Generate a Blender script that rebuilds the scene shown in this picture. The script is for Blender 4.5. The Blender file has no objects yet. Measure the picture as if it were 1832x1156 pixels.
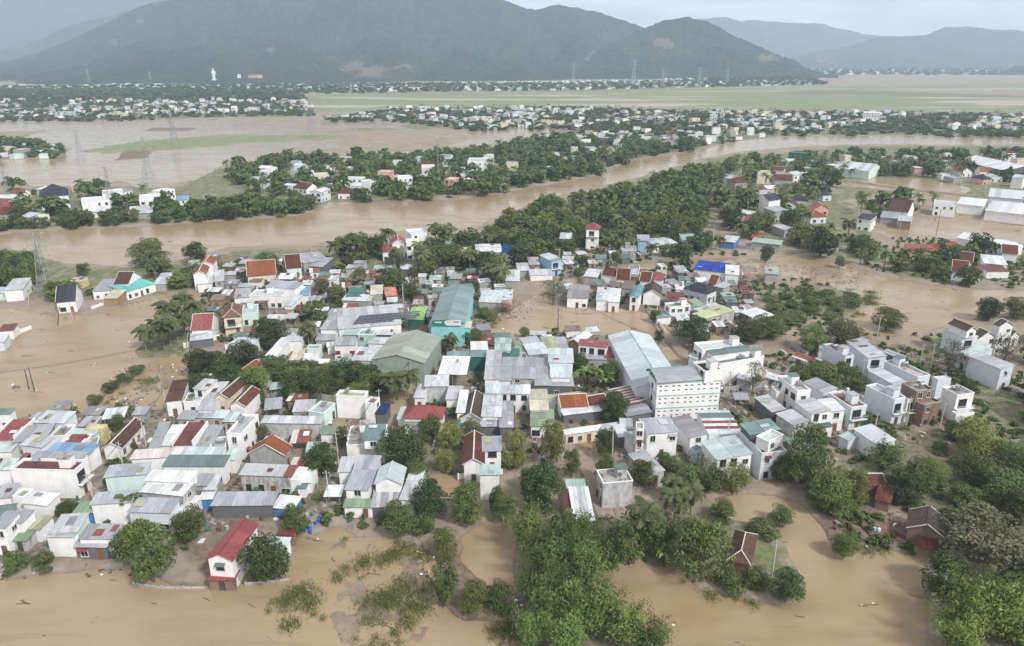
import bpy, math, random
import numpy as np
from mathutils import Matrix, Vector
rad=math.radians
S=bpy.context.scene
COL=S.collection
# ---------------------------------------------------------------- camera, sky, sun, exposure
CAM_H=85.0
cd=bpy.data.cameras.new('camera'); cam=bpy.data.objects.new('camera',cd); COL.objects.link(cam)
cam.location=(0,0,CAM_H); cam.rotation_euler=(rad(90-20.1),0,0)
cd.sensor_width=36; cd.lens=36*1308/1832; cd.clip_start=1; cd.clip_end=30000
S.camera=cam
W=bpy.data.worlds.new('World'); S.world=W; W.use_nodes=True
nt=W.node_tree; nt.nodes.clear()
SUN_EL,SUN_AZ=45,138      # elevation; azimuth clockwise from +Y (view direction)
sky=nt.nodes.new('ShaderNodeTexSky'); sky.sky_type='NISHITA'; sky.sun_disc=False
sky.sun_elevation=rad(SUN_EL); sky.sun_rotation=rad(SUN_AZ); sky.dust_density=3.0
bg1=nt.nodes.new('ShaderNodeBackground'); bg1.inputs[1].default_value=0.1
nt.links.new(sky.outputs[0],bg1.inputs[0])
tc=nt.nodes.new('ShaderNodeTexCoord'); mp=nt.nodes.new('ShaderNodeMapping'); mp.inputs['Scale'].default_value=(1,1,5.0)
nz=nt.nodes.new('ShaderNodeTexNoise'); nz.inputs['Scale'].default_value=4.5; nz.inputs['Detail'].default_value=7; nz.inputs['Roughness'].default_value=0.55
cr=nt.nodes.new('ShaderNodeValToRGB'); cr.color_ramp.elements[0].position=0.41; cr.color_ramp.elements[1].position=0.58
cr.color_ramp.elements[0].color=(0.56,0.58,0.62,1); cr.color_ramp.elements[1].color=(0.97,0.96,0.95,1)
bg2=nt.nodes.new('ShaderNodeBackground'); bg2.inputs[1].default_value=0.73
nt.links.new(tc.outputs['Generated'],mp.inputs[0]); nt.links.new(mp.outputs[0],nz.inputs['Vector']); nt.links.new(nz.outputs['Fac'],cr.inputs[0]); nt.links.new(cr.outputs[0],bg2.inputs[0])
mx=nt.nodes.new('ShaderNodeMixShader'); mx.inputs[0].default_value=0.92
wo=nt.nodes.new('ShaderNodeOutputWorld')
nt.links.new(bg1.outputs[0],mx.inputs[1]); nt.links.new(bg2.outputs[0],mx.inputs[2]); nt.links.new(mx.outputs[0],wo.inputs[0])
sd=bpy.data.lights.new('sun','SUN'); sd.energy=2.3; sd.angle=rad(7); sd.color=(1,0.97,0.93)
so=bpy.data.objects.new('sun',sd); COL.objects.link(so)
v=Vector((math.sin(rad(SUN_AZ))*math.cos(rad(SUN_EL)),math.cos(rad(SUN_AZ))*math.cos(rad(SUN_EL)),math.sin(rad(SUN_EL))))
so.rotation_euler=v.to_track_quat('Z','Y').to_euler(); so.location=(0,0,300)
S.view_settings.view_transform='Standard'; S.view_settings.look='None'; S.view_settings.exposure=0.8; S.view_settings.gamma=1
S.cycles.use_denoising=True; S.cycles.max_bounces=6; S.cycles.volume_bounces=2; S.cycles.diffuse_bounces=3; S.cycles.glossy_bounces=3
S.cycles.use_adaptive_sampling=True; S.cycles.adaptive_threshold=0.02
# ---------------------------------------------------------------- helpers
RNG=np.random.default_rng(7); R=random.Random(11)
def tag(o,label=None,cat=None,group=None,kind=None):
    if label: o['label']=label
    if cat: o['category']=cat
    if group: o['group']=group
    if kind: o['kind']=kind
    return o
def link(name,me,parent=None,mat=None,loc=None,rot=None,M=None):
    o=bpy.data.objects.new(name,me); COL.objects.link(o)
    if mat is not None:
        if len(me.materials)==0: me.materials.append(mat)
        elif me.materials[0] is not mat:
            o.material_slots[0].link='OBJECT'; o.material_slots[0].material=mat
    if parent is not None: o.parent=parent
    if M is not None: o.matrix_local=M
    else:
        if loc is not None: o.location=loc
        if rot is not None: o.rotation_euler=rot
    return o
def empty(name,loc,rz=0):
    o=bpy.data.objects.new(name,None); COL.objects.link(o); o.location=loc; o.rotation_euler=(0,0,rz); o.empty_display_size=0.5
    return o
def pyd(name,v,f):
    m=bpy.data.meshes.new(name); m.from_pydata(v,[],f); return m
def npmesh(name,V,Fq,mi=None,attrs=None,smooth=False):
    """V (n,3); Fq (m,3 or 4) int; mi per-face material index"""
    V=np.asarray(V,dtype=np.float32); Fq=np.asarray(Fq,dtype=np.int32); k=Fq.shape[1]
    m=bpy.data.meshes.new(name)
    m.vertices.add(len(V)); m.vertices.foreach_set('co',V.ravel())
    m.loops.add(Fq.size); m.loops.foreach_set('vertex_index',Fq.ravel())
    m.polygons.add(len(Fq)); m.polygons.foreach_set('loop_start',np.arange(0,Fq.size,k,dtype=np.int32))
    if mi is not None: m.polygons.foreach_set('material_index',np.asarray(mi,dtype=np.int32))
    if smooth: m.polygons.foreach_set('use_smooth',np.ones(len(Fq),dtype=bool))
    for n,a in (attrs or {}).items():
        at=m.attributes.new(n,'FLOAT','POINT'); at.data.foreach_set('value',np.asarray(a,dtype=np.float32))
    m.update(calc_edges=True); m.validate()
    return m
class MB:
    def __init__(s): s.v=[]; s.f=[]
    def box(s,x0,x1,y0,y1,z0,z1):
        n=len(s.v); s.v+=[(x0,y0,z0),(x1,y0,z0),(x1,y1,z0),(x0,y1,z0),(x0,y0,z1),(x1,y0,z1),(x1,y1,z1),(x0,y1,z1)]
        s.f+=[tuple(n+i for i in q) for q in ((0,3,2,1),(4,5,6,7),(0,1,5,4),(1,2,6,5),(2,3,7,6),(3,0,4,7))]; return s
    def tube(s,pts,rads,seg=6):
        n=len(s.v); k=len(pts)
        for i,p in enumerate(pts):
            p=Vector(p); a=Vector(pts[max(i-1,0)]); b=Vector(pts[min(i+1,k-1)])
            t=(b-a).normalized(); u=t.orthogonal().normalized() if abs(t.z)<0.9 else Vector((1,0,0)); u=(u-t*u.dot(t)).normalized(); w=t.cross(u)
            for j in range(seg):
                an=2*math.pi*j/seg; s.v.append(tuple(p+(u*math.cos(an)+w*math.sin(an))*rads[i]))
        for i in range(k-1):
            for j in range(seg):
                j2=(j+1)%seg; s.f.append((n+i*seg+j,n+i*seg+j2,n+(i+1)*seg+j2,n+(i+1)*seg+j))
        s.f.append(tuple(n+j for j in reversed(range(seg)))); s.f.append(tuple(n+(k-1)*seg+j for j in range(seg))); return s
    def mesh(s,name): return pyd(name,s.v,s.f)
# value noise
_h=RNG.random((256,256))
def vnoise(x,y):
    xi=np.floor(x).astype(int); yi=np.floor(y).astype(int); fx=x-xi; fy=y-yi
    fx=fx*fx*(3-2*fx); fy=fy*fy*(3-2*fy)
    a=_h[xi%256,yi%256]; b=_h[(xi+1)%256,yi%256]; c=_h[xi%256,(yi+1)%256]; d=_h[(xi+1)%256,(yi+1)%256]
    return (a*(1-fx)+b*fx)*(1-fy)+(c*(1-fx)+d*fx)*fy
def fbm(x,y,o=4):
    s=0;a=0.5
    for i in range(o): s=s+a*vnoise(x*2**i+17.3*i,y*2**i+5.1*i); a*=0.5
    return s/(1-0.5**o)
def sdf(P,poly):
    """signed distance (negative inside)"""
    p=np.asarray(poly); n=len(p); d=np.full(len(P),1e18); ins=np.zeros(len(P),bool)
    for i in range(n):
        a=p[i]; b=p[(i+1)%n]; e=b-a; w=P-a
        t=np.clip((w@e)/max(e@e,1e-9),0,1); q=w-t[:,None]*e; d=np.minimum(d,(q*q).sum(1))
        c=((a[1]<=P[:,1])!=(b[1]<=P[:,1]))
        with np.errstate(divide='ignore',invalid='ignore'):
            xi=a[0]+(P[:,1]-a[1])/(b[1]-a[1] if b[1]!=a[1] else 1e-9)*(b[0]-a[0])
        ins^=c&(P[:,0]<xi)
    d=np.sqrt(d); return np.where(ins,-d,d)
def inside(P,poly): return sdf(P,poly)<0
# ---------------------------------------------------------------- materials
MATS={}
def newmat(name):
    m=bpy.data.materials.new(name); m.use_nodes=True; return m,m.node_tree,m.node_tree.nodes['Principled BSDF']
def N(t,ty,**kw):
    n=t.nodes.new(ty)
    for k,v_ in kw.items():
        if k in n.inputs: n.inputs[k].default_value=v_
        else: setattr(n,k,v_)
    return n
def mixc(t,fac,a,b,mode='MIX'):
    n=t.nodes.new('ShaderNodeMix'); n.data_type='RGBA'; n.blend_type=mode
    for i,s_ in ((0,fac),(6,a),(7,b)):
        if hasattr(s_,'is_linked') or hasattr(s_,'links'): t.links.new(s_,n.inputs[i])
        else: n.inputs[i].default_value=s_ if i==0 else (*s_[:3],1)
    return n.outputs[2]
def ramp(t,src,p0,p1,c0=(0,0,0),c1=(1,1,1)):
    r=t.nodes.new('ShaderNodeValToRGB'); e=r.color_ramp.elements; e[0].position=p0; e[1].position=p1; e[0].color=(*c0,1); e[1].color=(*c1,1)
    t.links.new(src,r.inputs[0]); return r.outputs[0]
def bump(t,b,h,st,dist=0.05):
    n=N(t,'ShaderNodeBump',Strength=st,Distance=dist); t.links.new(h,n.inputs['Height']); t.links.new(n.outputs[0],b.inputs['Normal'])
def wallmat(name,c,stain=0.25,dirt=(0.16,0.14,0.12),rough=0.85):
    m,t,b=newmat('wall_'+name); L=t.links
    tc=N(t,'ShaderNodeTexCoord'); oi=N(t,'ShaderNodeObjectInfo')
    mp=N(t,'ShaderNodeMapping'); mp.inputs['Scale'].default_value=(0.8,0.8,0.30); L.new(tc.outputs['Object'],mp.inputs[0])
    ad=N(t,'ShaderNodeVectorMath'); ad.operation='ADD'; L.new(mp.outputs[0],ad.inputs[0])
    sc=N(t,'ShaderNodeVectorMath'); sc.operation='SCALE'; sc.inputs[3].default_value=31.0; cb=N(t,'ShaderNodeCombineXYZ'); L.new(oi.outputs['Random'],cb.inputs[0]); L.new(oi.outputs['Random'],cb.inputs[1]); L.new(cb.outputs[0],sc.inputs[0]); L.new(sc.outputs[0],ad.inputs[1])
    n1=N(t,'ShaderNodeTexNoise',Scale=1.6,Detail=5.0,Roughness=0.62); L.new(ad.outputs[0],n1.inputs['Vector'])
    n2=N(t,'ShaderNodeTexNoise',Scale=0.45,Detail=3.0); L.new(tc.outputs['Object'],n2.inputs['Vector'])
    f=ramp(t,n1.outputs['Fac'],0.52-0.1*min(stain,1),0.80)
    mul=N(t,'ShaderNodeMath'); mul.operation='MULTIPLY'; mul.inputs[1].default_value=stain; L.new(f,mul.inputs[0])
    c1=mixc(t,mul.outputs[0],c,dirt)
    f2=ramp(t,n2.outputs['Fac'],0.35,0.75); c2=mixc(t,f2,c1,(0.86,0.85,0.83),'MULTIPLY')
    g_=N(t,'ShaderNodeNewGeometry'); sx=N(t,'ShaderNodeSeparateXYZ'); L.new(g_.outputs['Position'],sx.inputs[0])
    ma=N(t,'ShaderNodeMath'); ma.operation='MULTIPLY_ADD'; ma.inputs[1].default_value=1.2; L.new(n1.outputs['Fac'],ma.inputs[0]); L.new(sx.outputs[2],ma.inputs[2])
    mud=ramp(t,ma.outputs[0],0.9,1.7,(0.75,)*3,(0,0,0))      # dried flood mud on the foot of the wall
    c3=mixc(t,mud,c2,(0.30,0.235,0.165))
    L.new(c3,b.inputs['Base Color']); b.inputs['Roughness'].default_value=rough; b.inputs['Specular IOR Level'].default_value=0.25
    bump(t,b,n1.outputs['Fac'],0.12,0.03)
    MATS['w_'+name]=m
def roofmat(name,c,kind='metal',rust=0.15,rustc=(0.20,0.10,0.07)):
    m,t,b=newmat('roof_'+name); L=t.links
    tc=N(t,'ShaderNodeTexCoord'); oi=N(t,'ShaderNodeObjectInfo')
    cb=N(t,'ShaderNodeCombineXYZ'); mu=N(t,'ShaderNodeMath'); mu.operation='MULTIPLY'; mu.inputs[1].default_value=57.0; L.new(oi.outputs['Random'],mu.inputs[0]); L.new(mu.outputs[0],cb.inputs[0]); L.new(mu.outputs[0],cb.inputs[1])
    ad=N(t,'ShaderNodeVectorMath'); ad.operation='ADD'; L.new(tc.outputs['Object'],ad.inputs[0]); L.new(cb.outputs[0],ad.inputs[1])
    n1=N(t,'ShaderNodeTexNoise',Scale=0.55,Detail=6.0,Roughness=0.65); L.new(ad.outputs[0],n1.inputs['Vector'])
    mp=N(t,'ShaderNodeMapping'); mp.inputs['Scale'].default_value=(3.0,0.25,1) ; L.new(ad.outputs[0],mp.inputs[0])
    n2=N(t,'ShaderNodeTexNoise',Scale=1.3,Detail=4.0); L.new(mp.outputs[0],n2.inputs['Vector'])
    val=ramp(t,oi.outputs['Random'],0,1,(0.74,)*3,(1.1,)*3)
    c1=mixc(t,1.0,c,val,'MULTIPLY')
    c2=mixc(t,ramp(t,n2.outputs['Fac'],0.38,0.66),c1,(0.70,0.69,0.68),'MULTIPLY')
    f=ramp(t,n1.outputs['Fac'],0.54,0.72); mul=N(t,'ShaderNodeMath'); mul.operation='MULTIPLY'; mul.inputs[1].default_value=min(1,rust*1.6); L.new(f,mul.inputs[0])
    c3=mixc(t,mul.outputs[0],c2,rustc)
    w=N(t,'ShaderNodeTexWave',wave_type='BANDS',bands_direction='X'); L.new(tc.outputs['Object'],w.inputs['Vector'])
    if kind=='metal':
        w.inputs['Scale'].default_value=1.15
        c4=mixc(t,ramp(t,w.outputs['Fac'],0.0,0.35,(0.35,)*3,(0,)*3),c3,(0.62,0.62,0.63),'MULTIPLY')
        b.inputs['Metallic'].default_value=0.0; b.inputs['Roughness'].default_value=0.5; b.inputs['Specular IOR Level'].default_value=0.4
        bump(t,b,w.outputs['Fac'],0.35,0.05)
    elif kind=='tile':
        w.inputs['Scale'].default_value=1.4
        w2=N(t,'ShaderNodeTexWave',wave_type='BANDS',bands_direction='Y',wave_profile='SAW'); w2.inputs['Scale'].default_value=0.9; L.new(tc.outputs['Object'],w2.inputs['Vector'])
        n3=N(t,'ShaderNodeTexNoise',Scale=3.2,Detail=3.0); L.new(ad.outputs[0],n3.inputs['Vector'])
        c3=mixc(t,ramp(t,n3.outputs['Fac'],0.35,0.68),c3,(0.55,0.52,0.5),'MULTIPLY')
        c4=mixc(t,ramp(t,w2.outputs['Fac'],0.0,0.3,(0.5,)*3,(0,)*3),c3,(0.45,0.45,0.45),'MULTIPLY')
        h=N(t,'ShaderNodeMath'); h.operation='ADD'; L.new(w.outputs['Fac'],h.inputs[0]); L.new(w2.outputs['Fac'],h.inputs[1])
        b.inputs['Roughness'].default_value=0.8; b.inputs['Specular IOR Level'].default_value=0.2
        bump(t,b,h.outputs[0],0.5,0.06)
    else:
        c4=mixc(t,ramp(t,n1.outputs['Fac'],0.4,0.62),c3,(0.66,0.65,0.63),'MULTIPLY'); b.inputs['Roughness'].default_value=0.9; b.inputs['Specular IOR Level'].default_value=0.2
    L.new(c4,b.inputs['Base Color']); MATS['r_'+name]=m
for n_,c_,s_ in (('white',(0.80,0.80,0.80),0.24),('pblue',(0.62,0.67,0.73),0.18),('mint',(0.60,0.74,0.70),0.3),('cyan',(0.28,0.60,0.62),0.25),('cream',(0.70,0.63,0.48),0.5),
    ('yellow',(0.62,0.52,0.28),0.9),('pink',(0.70,0.38,0.34),0.4),('conc',(0.36,0.36,0.35),0.7),('stain',(0.50,0.50,0.49),1.3),('stainl',(0.50,0.51,0.52),0.85),('dark',(0.13,0.14,0.15),0.8),  # dark: stained walls, and the shade of open sides painted as wall colour
    ('brick',(0.24,0.155,0.12),0.9),('dteal',(0.025,0.13,0.11),0.3),('lime',(0.25,0.45,0.18),0.4),('wood',(0.33,0.22,0.13),0.6),('blue',(0.08,0.20,0.46),0.4),('lblue',(0.36,0.52,0.72),0.3),
    ('sagew',(0.27,0.33,0.29),0.5),('mintw',(0.33,0.52,0.44),0.4),('rust',(0.27,0.12,0.09),0.8)): wallmat(n_,c_,s_)
for n_,c_,k_,r_ in (('grey',(0.34,0.36,0.39),'metal',.3),('lgrey',(0.45,0.47,0.50),'metal',.25),('bgrey',(0.37,0.40,0.45),'metal',.12),('pale',(0.53,0.57,0.61),'metal',.25),('white',(0.70,0.72,0.75),'metal',.12),
    ('pcyan',(0.50,0.58,0.61),'metal',.10),('mint',(0.49,0.58,0.56),'metal',.25),('pmint',(0.36,0.47,0.44),'metal',.2),('teal',(0.13,0.20,0.195),'metal',.15),('dteal',(0.035,0.16,0.14),'metal',.15),('tgrey',(0.20,0.30,0.31),'metal',.12),
    ('green',(0.24,0.33,0.23),'metal',.35),('lime',(0.30,0.47,0.14),'metal',.1),('lime2',(0.52,0.58,0.32),'metal',.25),('olive',(0.36,0.38,0.25),'metal',.4),('cream',(0.56,0.53,0.42),'metal',.3),('pinkw',(0.66,0.60,0.57),'metal',.2),
    ('maroon',(0.14,0.035,0.035),'metal',.2),('red',(0.27,0.062,0.066),'metal',.12),('rust',(0.21,0.065,0.05),'metal',.6),('blue',(0.20,0.33,0.52),'metal',.2),('dblue',(0.03,0.07,0.42),'flat',.1),('turq',(0.15,0.50,0.47),'metal',.05),
    ('mauve',(0.28,0.27,0.29),'metal',.25),('salmon',(0.60,0.25,0.20),'flat',.3),('sage',(0.36,0.41,0.34),'metal',.2),('solar',(0.025,0.04,0.10),'flat',.0),('brown',(0.20,0.16,0.13),'metal',.4),('tealb',(0.14,0.30,0.36),'metal',.15),('rgreen',(0.40,0.43,0.30),'metal',.8),
    ('rgrey',(0.36,0.36,0.37),'metal',.5),('bstripe',(0.10,0.35,0.66),'metal',.2),('strips',(0.45,0.46,0.48),'metal',.2),
    ('otile',(0.36,0.125,0.06),'tile',.4),('btile',(0.125,0.07,0.055),'tile',.3),('rtile',(0.16,0.06,0.045),'tile',.35),('dtile',(0.115,0.09,0.08),'tile',.3),('slate',(0.055,0.065,0.085),'tile',.1),('pinkt',(0.36,0.12,0.12),'tile',.2),('pinkb',(0.26,0.14,0.12),'tile',.35),
    ('conc',(0.36,0.35,0.33),'slab',.6),('dirty',(0.42,0.41,0.39),'slab',1.3),('redfl',(0.27,0.155,0.14),'slab',.5),('black',(0.06,0.055,0.05),'slab',.6)): roofmat(n_,c_,k_,r_,(0.07,0.065,0.06) if k_=='slab' else (0.2,0.1,0.07))
def plain(name,c,rough=0.6,metal=0.0,spec=0.4,var=0.0):
    m,t,b=newmat(name); b.inputs['Roughness'].default_value=rough; b.inputs['Metallic'].default_value=metal; b.inputs['Specular IOR Level'].default_value=spec
    tc=N(t,'ShaderNodeTexCoord'); n=N(t,'ShaderNodeTexNoise',Scale=2.0,Detail=4.0); t.links.new(tc.outputs['Object'],n.inputs['Vector'])
    c1=mixc(t,ramp(t,n.outputs['Fac'],0.35,0.7),c,tuple(x*(0.72-var) for x in c)); t.links.new(c1,b.inputs['Base Color']); MATS[name]=m; return m
plain('frame',(0.62,0.62,0.60)); plain('frame_dark',(0.08,0.075,0.07)); plain('door_wood',(0.20,0.10,0.05)); plain('door_red',(0.22,0.04,0.04)); plain('steel',(0.55,0.57,0.60),0.28,0.9)
plain('galv',(0.36,0.38,0.40),0.5,0.4); plain('pole_conc',(0.50,0.49,0.46),0.9); plain('pole_dark',(0.10,0.085,0.07),0.9); plain('wire',(0.03,0.03,0.03)); plain('rail',(0.70,0.70,0.70)); plain('net',(0.03,0.12,0.09),0.9)
plain('orange_paint',(0.55,0.14,0.05)); plain('rubber',(0.02,0.02,0.02),0.9); plain('statue_white',(0.85,0.85,0.83),0.7); plain('litter_white',(0.75,0.75,0.75)); plain('litter_grey',(0.28,0.26,0.24),0.9); plain('litter_blue',(0.06,0.14,0.45)); plain('litter_brown',(0.13,0.09,0.06),0.95)
plain('ridge_white',(0.62,0.60,0.57),0.8); plain('solar_glass',(0.03,0.035,0.06),0.2,0,0.6); plain('sign_green',(0.02,0.22,0.16)); plain('sign_white',(0.75,0.74,0.72)); plain('barrel_cyan',(0.25,0.62,0.68)); plain('barrel_blue',(0.04,0.12,0.45)); plain('barrel_white',(0.72,0.74,0.78)); plain('bark',(0.16,0.12,0.085),0.95); plain('palm_bark',(0.22,0.19,0.16),0.95)
m,t,b=newmat('pane'); b.inputs['Base Color'].default_value=(0.025,0.03,0.035,1); b.inputs['Roughness'].default_value=0.12; MATS['pane']=m
def leafmat(name,c,c2):
    m,t,b=newmat('leaf_'+name); L=t.links
    at=N(t,'ShaderNodeAttribute',attribute_name='shade'); oi=N(t,'ShaderNodeObjectInfo')
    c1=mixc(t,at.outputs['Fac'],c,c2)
    hs=N(t,'ShaderNodeHueSaturation'); L.new(c1,hs.inputs['Color'])
    a=N(t,'ShaderNodeMapRange'); a.inputs['To Min'].default_value=0.487; a.inputs['To Max'].default_value=0.512; hs.inputs['Saturation'].default_value=1.02; L.new(oi.outputs['Random'],a.inputs[0]); L.new(a.outputs[0],hs.inputs['Hue'])
    mm=N(t,'ShaderNodeMath'); mm.operation='FRACT'; m7=N(t,'ShaderNodeMath'); m7.operation='MULTIPLY'; m7.inputs[1].default_value=7.31; L.new(oi.outputs['Random'],m7.inputs[0]); L.new(m7.outputs[0],mm.inputs[0])
    a2=N(t,'ShaderNodeMapRange'); a2.inputs['To Min'].default_value=0.78; a2.inputs['To Max'].default_value=1.42; L.new(mm.outputs[0],a2.inputs[0]); L.new(a2.outputs[0],hs.inputs['Value'])
    L.new(hs.outputs[0],b.inputs['Base Color']); b.inputs['Roughness'].default_value=0.55; b.inputs['Specular IOR Level'].default_value=0.3
    tr=N(t,'ShaderNodeBsdfTranslucent'); L.new(hs.outputs[0],tr.inputs[0]); ms=N(t,'ShaderNodeMixShader'); ms.inputs[0].default_value=0.22
    out=t.nodes['Material Output']; L.new(b.outputs[0],ms.inputs[1]); L.new(tr.outputs[0],ms.inputs[2]); L.new(ms.outputs[0],out.inputs['Surface']); MATS['l_'+name]=m
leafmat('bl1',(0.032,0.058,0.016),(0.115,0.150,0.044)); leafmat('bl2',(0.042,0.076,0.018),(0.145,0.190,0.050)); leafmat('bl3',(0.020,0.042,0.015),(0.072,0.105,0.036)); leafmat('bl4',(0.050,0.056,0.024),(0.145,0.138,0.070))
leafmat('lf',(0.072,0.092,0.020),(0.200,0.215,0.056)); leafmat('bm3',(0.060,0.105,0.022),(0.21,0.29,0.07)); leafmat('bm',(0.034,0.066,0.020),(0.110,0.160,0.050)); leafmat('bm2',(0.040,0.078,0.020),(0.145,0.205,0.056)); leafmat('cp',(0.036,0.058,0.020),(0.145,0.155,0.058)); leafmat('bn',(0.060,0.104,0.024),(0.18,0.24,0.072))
leafmat('tw',(0.058,0.062,0.032),(0.155,0.150,0.092)); leafmat('ac',(0.050,0.080,0.030),(0.115,0.150,0.058)); leafmat('weed',(0.055,0.085,0.020),(0.150,0.195,0.055)); leafmat('far',(0.028,0.050,0.018),(0.095,0.125,0.042))
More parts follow.
